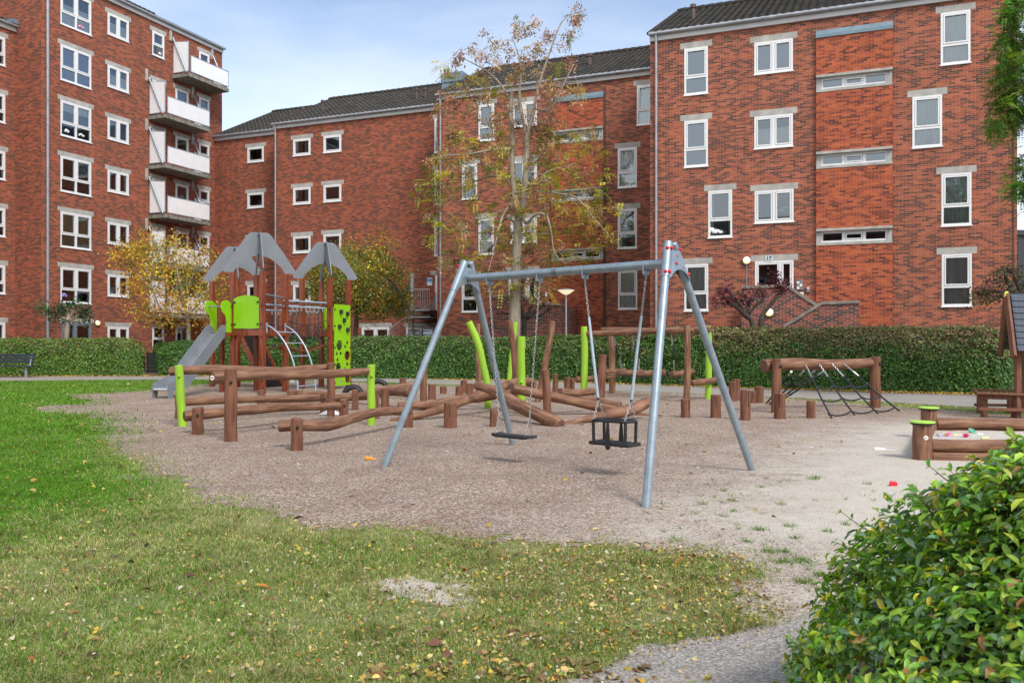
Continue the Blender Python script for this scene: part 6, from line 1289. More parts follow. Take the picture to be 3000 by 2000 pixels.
# big privet hedge close to the camera
def near_hedge():
    c0 = np.array([2.03, 2.24]); c1 = np.array([5.0, 2.95]); d = (c1-c0)/np.linalg.norm(c1-c0); nn = np.array([d[1], -d[0]]); H = 1.19; rx, ry = 1.38, 1.42; L_ = np.linalg.norm(c1-c0)
    e = empty('privet_hedge', Vector((c0[0], c0[1], 0)), 'large bushy privet hedge with fresh green leaves filling the bottom right corner', 'hedge')
    def surf(a, z, sh=1.0):   # a: angle around the rounded end, or beyond pi the straight front
        r = sh*np.sqrt(np.clip(1-(np.abs(z)/H)**2.3, 0, 1))
        return r
    n = 80000; u = rng.random(n); cap = u < .62
    a = rng.random(n)*math.pi; zz = 1-rng.random(n)**1.25; z = H*np.sin(zz*math.pi/2)*.995; r = np.clip(1-(z/H)**1.12, 0, 1)**.5
    # rounded end (left), then the straight flanks running right
    ang = math.atan2(d[1], d[0])+math.pi/2+a; P = np.zeros((n, 3)); P[:, 0] = c0[0]+np.cos(ang)*rx*r; P[:, 1] = c0[1]+np.sin(ang)*ry*r; P[:, 2] = z
    s = rng.random(n)*L_; sg = np.where(rng.random(n) < .8, 1, -1); m_ = ~cap; P[m_, 0] = c0[0]+d[0]*s[m_]+nn[0]*ry*r[m_]*sg[m_]; P[m_, 1] = c0[1]+d[1]*s[m_]+nn[1]*ry*r[m_]*sg[m_]
    Nn = np.zeros((n, 3)); Nn[:, 0] = np.where(cap, np.cos(ang), nn[0]*sg)*r; Nn[:, 1] = np.where(cap, np.sin(ang), nn[1]*sg)*r; Nn[:, 2] = (z/H)**1.3; Nn = nrm(Nn)
    lump = (vnoise(P[:, 0]*1.0+9, P[:, 1]+P[:, 2]*1.3+5, .33, 31)-.5)*.42+(vnoise(P[:, 0]*1.0+3, P[:, 1]+P[:, 2]*1.7, .11, 33)-.5)*.16; dep = -np.abs(rng.normal(size=n))*.07; P = P+Nn*(lump+dep)[:, None]; P += rng.normal(size=(n, 3))*.012
    vis = (P[:, 2] > .02); P, Nn, dep = P[vis], Nn[vis], dep[vis]; n = len(P)
    # leaves sit in whorls on short shoots, pointing outwards
    sh = nrm(Nn+rng.normal(size=(n, 3))*.45+np.array([0, 0, .25])); t = nrm(sh*.8+rng.normal(size=(n, 3))*.75); Nl = nrm(Nn*.9+rng.normal(size=(n, 3))*.5+np.array([0, 0, .5]))
    c = pal(n, [(.17, .34, .04), (.27, .46, .05), (.095, .205, .045), (.44, .60, .07), (.24, .38, .20), (.85, .66, .06), (.42, .22, .08)], [5, 5, 2.2, 3.6, 4, .7, .4], .25)
    sz = rng.uniform(.020, .052, n)
    leaf_cloud('foliage', P, Nl, sz, c, M['bigleaf'], e, (c0[0], c0[1], 0), .42, 'full', droop=t, bend=.5)
    # long unclipped shoots with leaves in pairs
    k = 420; si = rng.choice(n, k); LP, LN, LT, LS, LC = [], [], [], [], []; sm = MB((c0[0], c0[1], 0))
    for i in si:
        if P[i][2] < .25: continue
        d_ = nrm(Nn[i]+rng.normal(size=3)*.45+np.array([0, 0, .35])); ln = rng.uniform(.06, .17); a_ = P[i]-d_*.05; sm.tube([Vector(a_), Vector(a_+d_*ln*.6+rng.normal(size=3)*.006), Vector(a_+d_*ln)], [.0024, .002, .001], 5); sd_v = nrm(np.cross(d_, rng.normal(size=3)))
        for j in range(4):
            for sg in (-1, 1): t_ = nrm(sd_v*sg+d_*.7+rng.normal(size=3)*.2); LP.append(a_+d_*ln*(.25+.25*j)+t_*.015); LT.append(t_); LN.append(nrm(np.cross(t_, np.cross(d_, t_))+rng.normal(size=3)*.3+np.array([0, 0, .3]))); LS.append(rng.uniform(.022, .042)); 
            sd_v = nrm(np.cross(d_, sd_v))
    leaf_cloud('shoot_leaves', np.array(LP), np.array(LN), np.array(LS), pal(len(LP), [(.30, .50, .05), (.20, .40, .05), (.45, .60, .10), (.14, .28, .06)], [4, 4, 2, 2], .2), M['bigleaf'], e, (c0[0], c0[1], 0), .42, 'full', droop=np.array(LT), bend=.4)
    m = sm; k = 700
    for i in rng.choice(n, k):
        p = Vector(P[i]); q = Vector(sh[i]); b = p-q*.22; m.tube([b, b.lerp(p, .6)+Vector(rng.normal(size=3)*.01), p+q*.02], [.0032, .0026, .0014], 5)
    m.build('twigs', m_twig(), e)
    # closed dark shell with the hedge's inner shade in its colour
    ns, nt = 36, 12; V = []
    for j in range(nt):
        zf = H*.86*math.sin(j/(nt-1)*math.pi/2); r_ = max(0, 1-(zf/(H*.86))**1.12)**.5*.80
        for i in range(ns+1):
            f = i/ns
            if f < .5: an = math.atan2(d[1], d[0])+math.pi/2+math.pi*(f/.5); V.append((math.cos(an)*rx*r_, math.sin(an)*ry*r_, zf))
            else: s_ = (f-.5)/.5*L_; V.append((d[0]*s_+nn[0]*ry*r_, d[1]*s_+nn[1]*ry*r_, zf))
    idx = np.arange(nt*(ns+1)).reshape(nt, ns+1); np_mesh('branches', V, [np.stack([idx[:-1, :-1], idx[:-1, 1:], idx[1:, 1:], idx[1:, :-1]], -1).reshape(-1, 4)], mat=M['dark_core'], parent=e)
def m_twig(): return simple('brown_twig', (.15, .085, .055), .8, var=.3, scale=20)
near_hedge()

# trees ------------------------------------------------------------
class Skel:
    def __init__(s): s.p = []; s.r = []; s.seg = []
    def limb(s, pts, rad, sub=6):
        pp, rr = wob([Vector(q) for q in pts], rad, 0, 0, sub*(len(pts)-1)); s.seg.append((pp, rr, 1)); 
        for a, b in zip(pp, rr): s.p.append(a); s.r.append(b)
    def grow(s, targets, r0=.02, curl=.12, up=.0, step=.5, rfac=.62):
        root = s.p[0]; P = np.array([tuple(q) for q in s.p]); 
        T = sorted(targets, key=lambda t: float(np.min(np.sum((P-np.array(t))**2, 1)))); ends = []
        Pl = [tuple(q) for q in s.p]; Rl = list(s.r)
        for t in T:
            A = np.array(Pl); t = np.array(t); d = np.linalg.norm(A-t, axis=1); cost = d+np.clip(A[:, 2]-t[2], 0, None)*(.5-up); i = int(np.argmin(cost)); a = Vector(Pl[i]); b = Vector(t); ln = (b-a).length
            k = max(2, int(ln/step)+1); r1 = min(Rl[i]*rfac, r0+ln*.008); off = Vector(rng.normal(size=3))*curl*ln+UP*(-.10*ln if up < .3 else .1*ln); pp = []; rr = []
            for j in range(k+1):
                f = j/k; q = a.lerp(b, f)+off*(4*f*(1-f))*.5+Vector(rng.normal(size=3))*ln*.025*(0 < j < k); pp.append(q); rr.append(r1*(1-f*.75)+.002)
            s.seg.append((pp, rr, 0)); ends.append((pp[-1], (pp[-1]-pp[-2]).normalized()))
            for q, r_ in zip(pp[1:], rr[1:]): Pl.append(tuple(q)); Rl.append(r_)
        return ends
    def build(s, name, mat, parent, off, n=8, minor=5, which=None):
        m = MB(off)
        for pp, rr, big in s.seg:
            if which is not None and big != which: continue
            m.tube(pp, rr, n if big else minor)
        return m.build(name, mat, parent, True)
def poly_targets(poly, Y, n, depth=1.6, gap=None, cy=None):
    poly = np.array(poly, float); lo, hi = poly.min(0), poly.max(0); out = []
    while len(out) < n:
        q = rng.uniform(lo, hi)
        if in_poly(q[None], [tuple(x) for x in poly])[0]:
            d = abs(sdist(q[None], [tuple(x) for x in poly])[0])/F*Y; dz = min(depth, d*1.3+.15); out.append(tuple(at(q[0], q[1], Y+rng.uniform(-1, 1)*dz)))
    return out
def clusters(ends, per, spread, size, cols, wts, mat, name, parent, off, aspect=.5, droop=None, kind='diamond', var=.2):
    E = np.array([tuple(a) for a, _ in ends]); n = len(E)*per; P = np.repeat(E, per, 0)+rng.normal(size=(n, 3))*spread; Nn = nrm(rng.normal(size=(n, 3))+np.array([0, -.2, .5])); cl = pal(len(E), cols, wts, var); c = np.clip(np.repeat(cl, per, 0)*(1+rng.normal(size=(n, 1))*.25)*(1+rng.normal(size=(n, 3))*.06), .003, 1)
    return leaf_cloud(name, P, Nn, size*rng.uniform(.6, 1.35, n), c, mat, parent, off, aspect, kind)
def pinnate(ends, per, length, leaflet, cols, wts, mat, name, parent, off):
    Ps, Ns, Ts, Ss, Cs = [], [], [], [], []
    for e_, d_ in ends:
        col = pal(1, cols, wts, .15)[0]
        for k in range(per):
            d = nrm(np.array(d_)*.5+rng.normal(size=3)*.8+np.array([0, 0, -.05])); p = np.array(e_)+rng.normal(size=3)*.1; up = nrm(np.array([0, 0, 1.])-d*d[2]); side = np.cross(d, up); ll = length*rng.uniform(.6, 1.2); c = col*(1+rng.normal()*.2)
            for j in range(7):
                f = (j+1)/7; q = p+d*ll*f-np.array([0, 0, 1])*ll*.35*f*f
                for sg in (-1, 1):
                    t = nrm(side*sg+d*.35-np.array([0, 0, .35])); Ps.append(q+t*leaflet*.5); Ts.append(t); Ns.append(nrm(up+rng.normal(size=3)*.25)); Ss.append(leaflet*rng.uniform(.8, 1.1)*(1-.35*abs(f-.5))); Cs.append(c*(1+rng.normal()*.12))
    return leaf_cloud(name, np.array(Ps), np.array(Ns), np.array(Ss), np.clip(np.array(Cs), .003, 1), mat, parent, off, .36, droop=np.array(Ts))
# the tall half-bare tree in the middle
Yt = 34.6; A_ = lambda pts, dy=0: [at(x, y, Yt+(q if len(r) else dy)) for x, y, q, *r in pts] if False else [at(p[0], p[1], Yt+(p[2] if len(p) > 2 else 0)) for p in pts]
b = at(1505, 1008, Yt); b.z = 0; e = empty('tall_tree', b, 'tall slender tree with sparse yellow-green leaves and tan seed clusters in its top', 'tree'); k = Skel()
k.limb([b-UP*.2, b+UP*.7]+A_([(1508, 930), (1511, 850), (1513, 760), (1516, 700), (1518, 650)]), [.30, .26, .245, .22, .20, .185, .175])
k.limb(A_([(1518, 650), (1512, 600, .05), (1504, 540, .1), (1500, 470, .1), (1502, 400, .2), (1496, 330, .2), (1500, 270, .2)]), [.14, .125, .115, .11, .10, .09, .07])
k.limb(A_([(1518, 650), (1534, 590, -.1), (1538, 520, -.2), (1543, 450, -.2), (1545, 395, -.3), (1560, 340, -.3), (1572, 280, -.4), (1588, 220, -.4), (1612, 150, -.5), (1632, 95, -.5), (1648, 62, -.5), (1672, 42, -.4), (1684, 15, -.4)]), [.13, .12, .11, .105, .095, .075, .062, .05, .04, .032, .024, .016, .008])
k.limb(A_([(1543, 400, -.2), (1530, 340, -.1), (1522, 270, 0), (1528, 200, .1), (1515, 150, .2), (1500, 110, .2)]), [.07, .06, .05, .035, .022, .012])
k.limb(A_([(1570, 320, -.4), (1608, 322, -.7), (1632, 290, -.9), (1655, 240, -1), (1680, 190, -1)]), [.05, .045, .038, .025, .012])
k.limb(A_([(1500, 300, .2), (1460, 240, .5), (1420, 205, .7), (1370, 178, .8), (1325, 152, .9)]), [.055, .04, .03, .02, .01])
k.limb(A_([(1500, 435, .1), (1440, 440, -.5), (1370, 452, -.9), (1310, 455, -1.2), (1250, 470, -1.3)]), [.06, .05, .035, .022, .01])
k.limb(A_([(1504, 525, .1), (1450, 515, .6), (1400, 528, 1), (1340, 560, 1.2), (1280, 620, 1.2)]), [.06, .05, .04, .025, .012])
k.limb(A_([(1518, 645), (1505, 600, -.4), (1495, 570, -.6), (1540, 560, -.9), (1585, 530, -1), (1600, 505, -1.1), (1680, 480, -1.2)]), [.09, .07, .055, .045, .035, .03, .012])
k.limb(A_([(1530, 640), (1545, 652, -.5), (1570, 628, -.9), (1600, 632, -1.2), (1615, 680, -1.3), (1625, 740, -1.3), (1660, 775, -1.3)]), [.075, .06, .05, .045, .03, .022, .012])
k.limb(A_([(1570, 560, -.9), (1640, 568, -1.2), (1690, 580, -1.3), (1740, 640, -1.4), (1785, 690, -1.4)]), [.05, .04, .032, .022, .01])
k.limb(A_([(1515, 660), (1480, 640, .4), (1455, 700, .9), (1420, 760, 1.1), (1360, 800, 1.2)]), [.06, .045, .03, .02, .01])
k.limb(A_([(1500, 590, 0), (1470, 640, -.8), (1450, 720, -1.2), (1430, 800, -1.3)]), [.05, .04, .025, .012])
UPP = [(1280, 330), (1255, 300), (1300, 240), (1285, 190), (1360, 140), (1430, 95), (1480, 65), (1570, 60), (1640, 90), (1690, 20), (1700, 90), (1700, 200), (1690, 260), (1720, 290), (1650, 360), (1620, 420), (1430, 400), (1370, 340)]
LOW = [(1215, 540), (1255, 460), (1300, 420), (1330, 360), (1420, 330), (1500, 350), (1620, 360), (1700, 320), (1740, 400), (1790, 500), (1810, 600), (1790, 720), (1720, 770), (1650, 800), (1610, 870), (1540, 870), (1440, 880), (1370, 830), (1300, 790), (1270, 720), (1225, 650)]
eu = k.grow(poly_targets(UPP, Yt, 230, 1.6), .017, .10, up=.4); el = k.grow(poly_targets(LOW, Yt, 400, 2.1), .021, .13, up=.1)
k.build('trunk', M['bark'], e, b, 14)
hi = eu+[x for x in el if x[0].z > EYE+(HZ-560)/F*Yt and rng.random() < .8]+[x for x in el if x[0].z <= EYE+(HZ-560)/F*Yt and rng.random() < .4]
clusters([q for q in hi if rng.random() < .46], 56, .13, .125, [(.43, .285, .17), (.34, .21, .125), (.52, .37, .23), (.30, .23, .10)], [4, 3, 2, 1], M['leaf'], 'seed_clusters', e, b, .45)
lo = [x for x in el if x[0].z < EYE+(HZ-380)/F*Yt]+[x for x in eu if rng.random() < .16]
pinnate([q for q in lo if rng.random() < .72], 5, .52, .15, [(.36, .37, .06), (.22, .28, .05), (.54, .48, .08), (.13, .20, .04), (.44, .31, .10)], [4, 3, 3, 1.6, 2.6], M['leaf'], 'foliage', e, b)
# yellow-leaved tree on the left
Yt = 39.0; b = at(552, 1010, Yt); b.z = 0; e = empty('yellow_tree', b, 'small round tree with golden yellow autumn leaves left of the climbing tower', 'tree'); k = Skel()
k.limb([b, b+UP*.8]+A_([(552, 965), (548, 930), (540, 890), (530, 840)]), [.13, .11, .10, .09, .08, .05])
for q in ([(548, 925), (500, 880, -.5), (450, 850, -.8), (400, 800, -.9)], [(548, 930), (590, 880, .5), (630, 850, .7)], [(540, 890), (560, 820, -.6), (590, 770, -.8)], [(545, 900), (490, 820, .7), (440, 760, .9)], [(530, 840), (510, 770, 0), (480, 720, .2)]): k.limb(A_(q), [.06, .045, .03, .015][:len(q)])
YP = [(340, 720), (385, 715), (420, 680), (470, 700), (520, 690), (560, 720), (620, 730), (655, 770), (660, 850), (650, 900), (600, 955), (520, 965), (440, 960), (380, 930), (365, 860), (370, 800), (330, 760)]
en = k.grow(poly_targets(YP, Yt, 420, 2.1), .014, .12, up=.2); k.build('trunk', M['bark'], e, b, 10)
clusters(en, 20, .22, .12, [(.66, .42, .05), (.48, .30, .06), (.36, .33, .06), (.17, .23, .05), (.36, .15, .08), (.78, .55, .10)], [5, 3, 3, 2.5, 1.6, 1.6], M['leaf'], 'foliage', e, b, .62)
# berry tree behind the tower
Yt = 38.6; b = at(1040, 1010, Yt); b.z = 0; e = empty('berry_tree', b, 'bushy olive green tree full of small orange-yellow berries', 'tree'); k = Skel()
k.limb([b, b+UP*1.2]+A_([(1045, 930), (1050, 880), (1040, 820)]), [.14, .12, .10, .08, .05])
for q in ([(1045, 925), (1100, 850, -.6), (1150, 810, -.9)], [(1048, 900), (990, 840, .5), (940, 800, .7)], [(1045, 890), (1080, 790, .6), (1130, 740, .8)], [(1045, 880), (1010, 780, -.6), (980, 730, -.8)], [(1140, 815, -.9), (1180, 870, -1), (1185, 930, -1)]): k.limb(A_(q), [.06, .04, .02])
BP = [(905, 860), (905, 800), (930, 760), (985, 730), (1020, 715), (1080, 735), (1110, 745), (1125, 690), (1135, 735), (1165, 775), (1195, 820), (1205, 880), (1190, 940), (1170, 930), (1160, 900), (1100, 935), (1040, 920), (990, 900), (940, 905)]
en = k.grow(poly_targets(BP, Yt, 430, 2.0), .013, .12, up=.2)+k.grow([tuple(at(x, y, Yt)) for x, y in ((1030, 700), (1118, 680), (1124, 700), (1080, 705), (1145, 715), (1160, 715), (1205, 800), (1200, 960))], .01, .05, up=.4)
k.build('trunk', M['barkd'], e, b, 10)
clusters(en, 42, .22, .11, [(.16, .21, .04), (.23, .26, .05), (.11, .16, .04), (.34, .28, .06)], [5, 4, 3, 1.5], M['leaf'], 'foliage', e, b, .5)
E = [x for x in en if rng.random() < .72]; clusters(E, 10, .15, .075, [(.85, .48, .03), (.78, .36, .03), (.90, .58, .06)], [3, 2, 1], M['leaf'], 'berries', e, b, 1.0)
# green tree leaning in at the right edge
Yt = 19.0; b = Vector((13.6, 19.0, 0)); e = empty('leafy_tree', b, 'green tree whose leafy branches hang in from the right edge', 'tree'); k = Skel()
k.limb([b, b+Vector((-.1, 0, 3)), b+Vector((-.3, 0, 6.0)), b+Vector((-.5, 0, 8.6))], [.2, .17, .13, .06])
for q in ([(3170, 480), (3060, 330), (2960, 250)], [(3160, 300), (3040, 180), (2960, 100)], [(3170, 600), (3080, 500), (3000, 500)], [(3150, 200), (3050, 60), (2990, 0)]): k.limb(A_(q), [.08, .05, .02])
en = k.grow(poly_targets([(2965, 0), (2985, -60), (3300, -60), (3300, 420), (3060, 400), (2990, 345), (2960, 400), (2910, 395), (2890, 370), (2900, 350), (2925, 330), (2910, 290), (2915, 250), (2895, 210), (2935, 200), (2915, 115), (2950, 90), (2945, 40)], Yt, 330, 1.3), .012, .12, up=.0)+k.grow(poly_targets([(2965, 480), (3060, 460), (3060, 560), (2990, 600), (2968, 560)], Yt, 22, .3), .01, .1)
k.build('trunk', M['bark'], e, b, 10)
pinnate([x for x in en if x[0].x < 13.5], 22, .24, .075, [(.14, .27, .05), (.10, .20, .04), (.24, .36, .06), (.42, .42, .09)], [5, 4, 2, .6], M['leaf'], 'foliage', e, b)
# pollarded trees
def pollard(label, base, Y, limbs, tufts, cols, wts, size, rt=.09, mat='barkd', per=70, spread=.16, name='pollard_tree'):
    b = at(base[0], base[1], Y); b.z = 0; e = empty(name, b, label, 'tree', 'pollarded small trees by the walls'); m = MB(b)
    for j, (pts, r0, r1) in enumerate(limbs):
        P_ = [at(x, y, Y+(q[0] if q else 0)) for x, y, *q in pts]; P_ = ([Vector((P_[0].x, P_[0].y, 0))]+P_) if j == 0 or pts[0][1] > 940 else P_; n = len(P_); pp, rr = wob(P_, [r0+(r1-r0)*i/(n-1) for i in range(n)], .012, .09, 5*(n-1), 50+j); m.tube(pp, rr, 10); m.sphere(pp[-1], r1*1.5, 8, 6)
    m.build('trunk', M[mat], e, True); T = [(at(x, y, Y+(q[0] if q else 0)), None) for x, y, *q in tufts]; clusters(T, per, spread, size, cols, wts, M['leaf'], 'foliage', e, b, .5)
pollard('knobbly pollarded tree with dark red leaf tufts in front of the stairs to door 17', (2190, 960), 26.8, [([(2208, 962), (2178, 920), (2150, 893), (2120, 868)], .11, .045), ([(2230, 962), (2236, 920), (2255, 895), (2280, 862)], .10, .05), ([(2178, 920), (2165, 890), (2140, 860), (2128, 845)], .06, .035), ([(2185, 925), (2195, 900), (2192, 880)], .07, .04), ([(2195, 918), (2215, 892), (2235, 880), (2230, 855)], .05, .03), ([(2140, 895), (2110, 885), (2095, 888)], .035, .02), ([(2280, 862), (2290, 850), (2275, 815)], .05, .03)],
        [(2125, 850), (2112, 862), (2140, 872), (2135, 885), (2100, 885), (2180, 865), (2190, 880), (2175, 895), (2222, 850), (2232, 860), (2270, 808), (2285, 832), (2300, 835), (2290, 855), (2275, 845)], [(.13, .035, .05), (.18, .055, .06), (.085, .025, .035)], [4, 2, 3], .095, per=90, spread=.12)
pollard('bare dark pollarded tree with sparse dark red tufts right of the tall trunk', (1536, 1000), 35.5, [([(1536, 985), (1536, 945), (1545, 925)], .13, .09), ([(1538, 940), (1528, 900), (1520, 880)], .09, .05), ([(1545, 930), (1570, 912), (1592, 890)], .09, .05), ([(1545, 935), (1590, 920), (1612, 905)], .05, .03), ([(1530, 930), (1490, 920), (1455, 918)], .06, .03), ([(1545, 925), (1556, 900), (1560, 880)], .07, .04)],
        [(1535, 880), (1560, 875), (1550, 900), (1530, 905), (1605, 890), (1612, 905), (1480, 890), (1455, 915)], [(.06, .02, .03), (.09, .03, .04)], [3, 2], .09, per=26, spread=.16)
pollard('small pollarded tree with dark green tufts left of door 13', (195, 1010), 39.5, [([(195, 1000), (196, 950), (200, 935)], .13, .10), ([(197, 940), (172, 925), (140, 910)], .08, .04), ([(198, 940), (200, 915), (192, 895)], .08, .04), ([(200, 935), (215, 910), (213, 890)], .07, .04), ([(200, 938), (225, 928), (245, 915)], .07, .04), ([(205, 940), (235, 942), (258, 935)], .06, .03)],
        [(120, 898), (132, 912), (140, 918), (162, 925), (180, 900), (186, 912), (190, 945), (213, 890), (222, 895), (240, 915), (247, 922), (258, 935), (250, 908), (175, 905)], [(.055, .12, .055), (.08, .15, .065), (.04, .08, .045)], [4, 2, 3], .16, mat='bark', per=60, spread=.18)
pollard('gnarled pollarded tree with brown-green leaves behind the playhouse roof', (2990, 960), 21.5, [([(3000, 960), (2985, 870), (2960, 850)], .11, .07), ([(2990, 875), (2950, 858), (2910, 852), (2880, 862)], .07, .035), ([(2970, 852), (2950, 820), (2945, 800)], .06, .03), ([(2990, 870), (3010, 820), (3020, 790)], .07, .04), ([(2990, 865), (2975, 820), (2960, 795)], .05, .03)],
        [(2860, 868), (2875, 860), (2890, 850), (2900, 830), (2885, 870), (2900, 880), (2920, 870), (2915, 815), (2930, 800), (2945, 790), (2960, 780), (2975, 800), (2950, 830), (2990, 800), (3000, 830), (3010, 790), (2940, 860), (2965, 870), (3000, 860), (2850, 872)], [(.09, .085, .04), (.13, .09, .06), (.07, .10, .035), (.17, .13, .08)], [4, 3, 3, 1.5], .085, per=55, spread=.11)

# grass blades, dead leaves, weeds --------------------------------------------------------------
GP = np.array(GRAVEL)
def grass_ok(P, soft=.55):
    d = sdist(P, GRAVEL)+(vnoise(P[:, 0], P[:, 1], .5, 1)-.5)*.5; ok = d < soft*rng.random(len(P))**2.2*np.clip(P[:, 1]/7, .6, 2)-.10+.35*np.clip(vnoise(P[:, 0], P[:, 1], .16, 61)-.52, 0, 1); d2 = sdist(P, BARE)+(vnoise(P[:, 0], P[:, 1], .22, 8)-.5)*.34+(vnoise(P[:, 0], P[:, 1], .05, 9)-.5)*.22; ok &= d2 < .0+.08*rng.random(len(P))**2
    ok &= sdist(P, FRONTPATH)+(vnoise(P[:, 0], P[:, 1], .3, 5)-.5)*.25 < .03; ok &= in_poly(P, lawnpoly); return ok
def blades(name, y0, y1, n, h, w, label):
    # uniform in the photo's rows would bunch far away: sample by distance so density falls off smoothly
    Y = y0*(y1/y0)**rng.random(n); X = (rng.random(n)*1.62-.88)*Y; P = np.stack([X, Y], 1); P = P[grass_ok(P)]
    thin = vnoise(P[:, 0], P[:, 1], .7, 41)*.6+vnoise(P[:, 0], P[:, 1], .13, 42)*.4; dr = np.clip(sdist(P, DRYP)/1.2+.35, 0, 1); edge = np.clip(1+sdist(P, GRAVEL)/.6, 0, 1); keep = thin+rng.random(len(P))*.35 > .44+.19*dr+.12*edge; P, dr, thin = P[keep], dr[keep], thin[keep]; n = len(P)
    cl_ = np.clip((vnoise(P[:, 0], P[:, 1], .16, 81)-.56)*7, 0, 1); hh = h*rng.uniform(.5, 1.3, n)*(.85+.35*thin+.75*cl_); an = rng.random(n)*6.283; lean = rng.normal(size=(n, 2))*.75; ww = w*rng.uniform(.7, 1.3, n)*(P[:, 1]/5)**.55
    base = np.c_[P, np.full(n, .004)]; sd = np.c_[np.cos(an), np.sin(an), np.zeros(n)]*ww[:, None]/2; mid = base+np.c_[lean*hh[:, None]*.35, hh*.6]; tip = base+np.c_[lean*hh[:, None], hh*np.clip(1-np.abs(lean).sum(1)*.28, .25, 1)]
    V = np.stack([base-sd, base+sd, mid+sd*.7, mid-sd*.7, tip], 1).reshape(-1, 3); i = np.arange(n)*5
    green = pal(n, [(.12, .27, .025), (.19, .36, .04), (.08, .20, .02)], [4, 3, 2], .2); dryc = pal(n, [(.24, .32, .075), (.50, .45, .22), (.58, .52, .32), (.17, .27, .05), (.36, .36, .12)], [4, 3.0, 1.7, 2.4, 2.4], .2)
    pick = rng.random(n) < np.clip(dr*.95+(vnoise(P[:, 0], P[:, 1], .9, 44)-.5)*1.1, 0, 1); c = np.where(pick[:, None], dryc, green)*((.78+.45*vnoise(P[:, 0], P[:, 1], .8, 71))*(1-.22*cl_))[:, None]
    o = np_mesh(name, V, [np.stack([i, i+1, i+2, i+3], 1), np.stack([i+3, i+2, i+4], 1)], col=np.repeat(c, 5, 0), mat=M['grassb']); tag(o, label, 'grass', kind='stuff'); return o
blades('short_grass', 3.15, 13.0, 740000, .030, .0042, 'short worn grass with straw blades in the foreground lawn')
blades('far_grass', 12.5, 36.0, 310000, .035, .008, 'short bright green grass of the lawn at the far left')
# weeds in the sand
T = [(2345, 1650, 26), (2400, 1690, 10), (2290, 1650, 14), (2360, 1710, 18), (2225, 1555, 12), (2150, 1500, 8), (2480, 1610, 6), (2425, 1560, 8), (2330, 1580, 8), (2290, 1480, 6), (2150, 1470, 5), (2230, 1430, 6), (2380, 1405, 10), (2395, 1400, 8), (2300, 1620, 10), (2250, 1620, 12), (2480, 1540, 6), (2120, 1440, 6), (2540, 1420, 6), (2600, 1455, 5), (2190, 1590, 8), (2310, 1545, 5), (2060, 1480, 5), (1730, 1190, 5), (2230, 1195, 6), (2780, 1200, 20), (2840, 1204, 14), (2700, 1196, 18), (2650, 1200, 14)]
for _ in range(70):
    x, y = rng.uniform(1900, 2560), rng.uniform(1390, 1760)
    if y < 1000+(x-1500)*.0+900: T.append((x, y, 1.2))
Pt = []; St = []
for x, y, k in T:
    k = max(1, int(k*.6))
    g0 = W2(x, y); q = rng.normal(size=(k*9, 2))*(.010+.0030*k)*(g0[1]/6); Pt.append(g0+q)
Pt = np.concatenate(Pt); n = len(Pt); hh = rng.uniform(.018, .045, n); lean = rng.normal(size=(n, 2))*.9; an = rng.random(n)*6.283; sd = np.c_[np.cos(an), np.sin(an), np.zeros(n)]*.0028; base = np.c_[Pt, np.full(n, .006)]; tip = base+np.c_[lean*hh[:, None], hh]; V = np.stack([base-sd, base+sd, tip], 1).reshape(-1, 3); i = np.arange(n)*3
o = np_mesh('weeds', V, [np.stack([i, i+1, i+2], 1)], col=np.repeat(pal(n, [(.08, .20, .03), (.12, .25, .04), (.22, .24, .07)], [3, 3, 2], .2), 3, 0), mat=M['grassb']); tag(o, 'tufts of weeds and grass scattered over the pale sand', 'weeds', kind='stuff')
# fallen leaves
def litter(n, poly, dens, size, name, label, z=.03, cols=None):
    poly = np.array(wpoly(poly)); lo, hi = poly.min(0), poly.max(0); P = rng.uniform(lo, hi, (n*6, 2)); P = P[in_poly(P, [tuple(q) for q in poly])][:n*3]; P = P[dens(P) > rng.random(len(P))][:n]; n = len(P)
    zc = np.where(grass_ok(P), z, .014); Nn = nrm(rng.normal(size=(n, 3))*.42+np.array([0, 0, 1])); s = size*np.exp(rng.normal(size=n)*.38)
    cols = cols or ([(.52, .36, .06), (.56, .44, .18), (.34, .22, .10), (.19, .115, .06), (.42, .17, .04), (.50, .46, .33), (.27, .29, .07), (.30, .03, .02)], [3.4, 4.5, 5, 4, .8, 2.4, 1.6, .1])
    return P, np.c_[P, zc], Nn, s, pal(n, *cols, .2)
def D1(P):
    px = CX+P[:, 0]/P[:, 1]*F; py = HZ+F*EYE/P[:, 1]; d = np.clip((px-300)/1500, .25, 1)*np.clip((py-1450)/350, .25, 1); d += .9*np.exp(-((px-2080)/190)**2-((py-1790)/110)**2)+.5*np.exp(-((px-1950)/220)**2-((py-1640)/35)**2)+.5*np.exp(-((px-1650)/300)**2-((py-1960)/60)**2); d *= np.where(sdist(P, FRONTPATH) > .08, .08, 1)*np.where(sdist(P, GRAVEL) > .15, .05, 1); return np.clip(d*1.5*(.35+vnoise(P[:, 0], P[:, 1], .5, 51)), 0, 1)
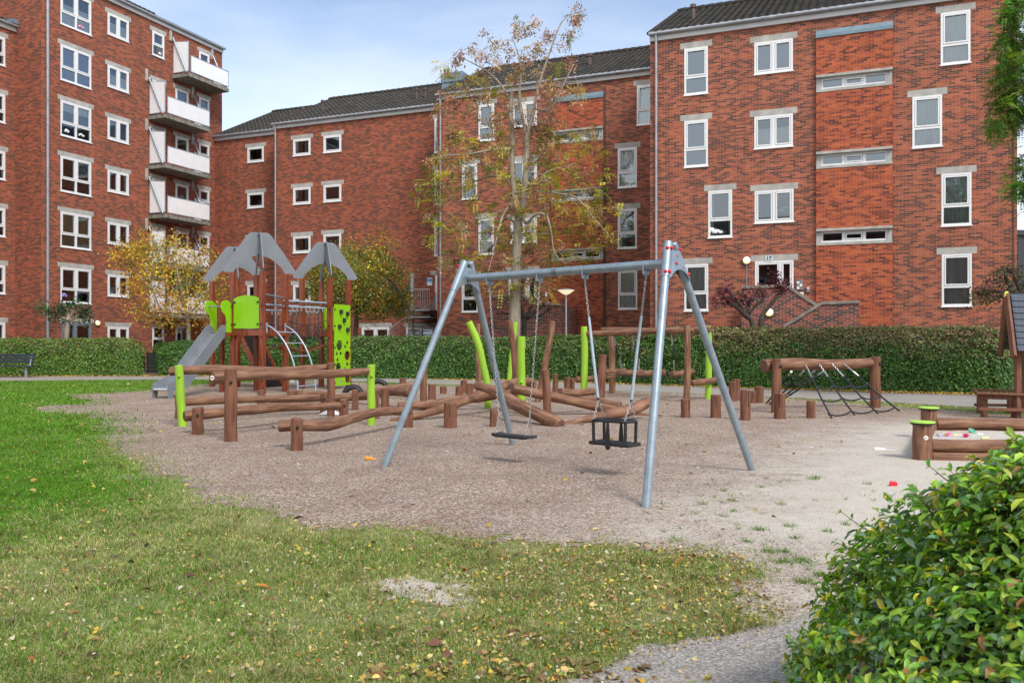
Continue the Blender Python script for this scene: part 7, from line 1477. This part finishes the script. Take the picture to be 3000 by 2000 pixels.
sets = [litter(16000, [(-100, 1290), (300, 1290), (700, 1500), (1500, 1580), (2150, 1600), (2300, 1800), (2100, 2010), (-100, 2010)], D1, .018, '', '')]
sets.append(litter(1500, [(-300, 1125), (500, 1120), (330, 1300), (500, 1420), (900, 1540), (400, 1700), (-300, 1500)], lambda P: np.full(len(P), .35), .036, '', '', .03))
sets.append(litter(520, [(350, 1180), (1500, 1150), (2500, 1200), (2300, 1800), (1500, 1590), (600, 1460)], lambda P: np.full(len(P), .6), .038, '', '', .012))
sets.append(litter(160, [(1050, 1960), (1900, 1960), (1900, 2010), (1050, 2010)], lambda P: np.full(len(P), .5), .034, '', '', .02))
sets.append(litter(70, [(0, 1400), (1900, 1620), (1900, 1990), (0, 1990)], lambda P: np.full(len(P), .6), .042, '', '', .025, ([(.16, .10, .06), (.22, .15, .09), (.34, .30, .08), (.12, .08, .06)], [3, 3, 1, 3])))
P3 = np.concatenate([q[1] for q in sets]); N3 = np.concatenate([q[2] for q in sets]); S3 = np.concatenate([q[3] for q in sets]); C3 = np.concatenate([q[4] for q in sets])
o = leaf_cloud('fallen_leaves', P3, N3, S3, C3, M['litter'], None, None, .6, 'full', bend=.5); tag(o, 'yellow and brown dead leaves scattered over the grass and gravel', 'leaves', kind='stuff')
Pb = []
for (a, b_, w) in ((pb[::-1][0:0] or 0, 0, 0),):
    q = np.array(pb); t = rng.random(9000)*(len(q)-1); i = np.minimum(t.astype(int), len(q)-2); f = (t-i)[:, None]; c_ = q[i]*(1-f)+q[i+1]*f; c_ = c_+np.c_[np.zeros(len(c_)), np.abs(rng.normal(size=len(c_)))*.55-.12]; Pb = c_
n = len(Pb); o = leaf_cloud('leaf_drift', np.c_[Pb, np.full(n, .03)], nrm(rng.normal(size=(n, 3))*.5+np.array([0, 0, 1])), .07*rng.uniform(.6, 1.3, n), pal(n, [(.55, .36, .05), (.42, .25, .07), (.26, .15, .06), (.60, .47, .14)], [4, 3, 4, 2], .2), M['litter'], None, None, .6); tag(o, 'drift of yellow leaves along the foot of the hedges', 'leaves', kind='stuff')
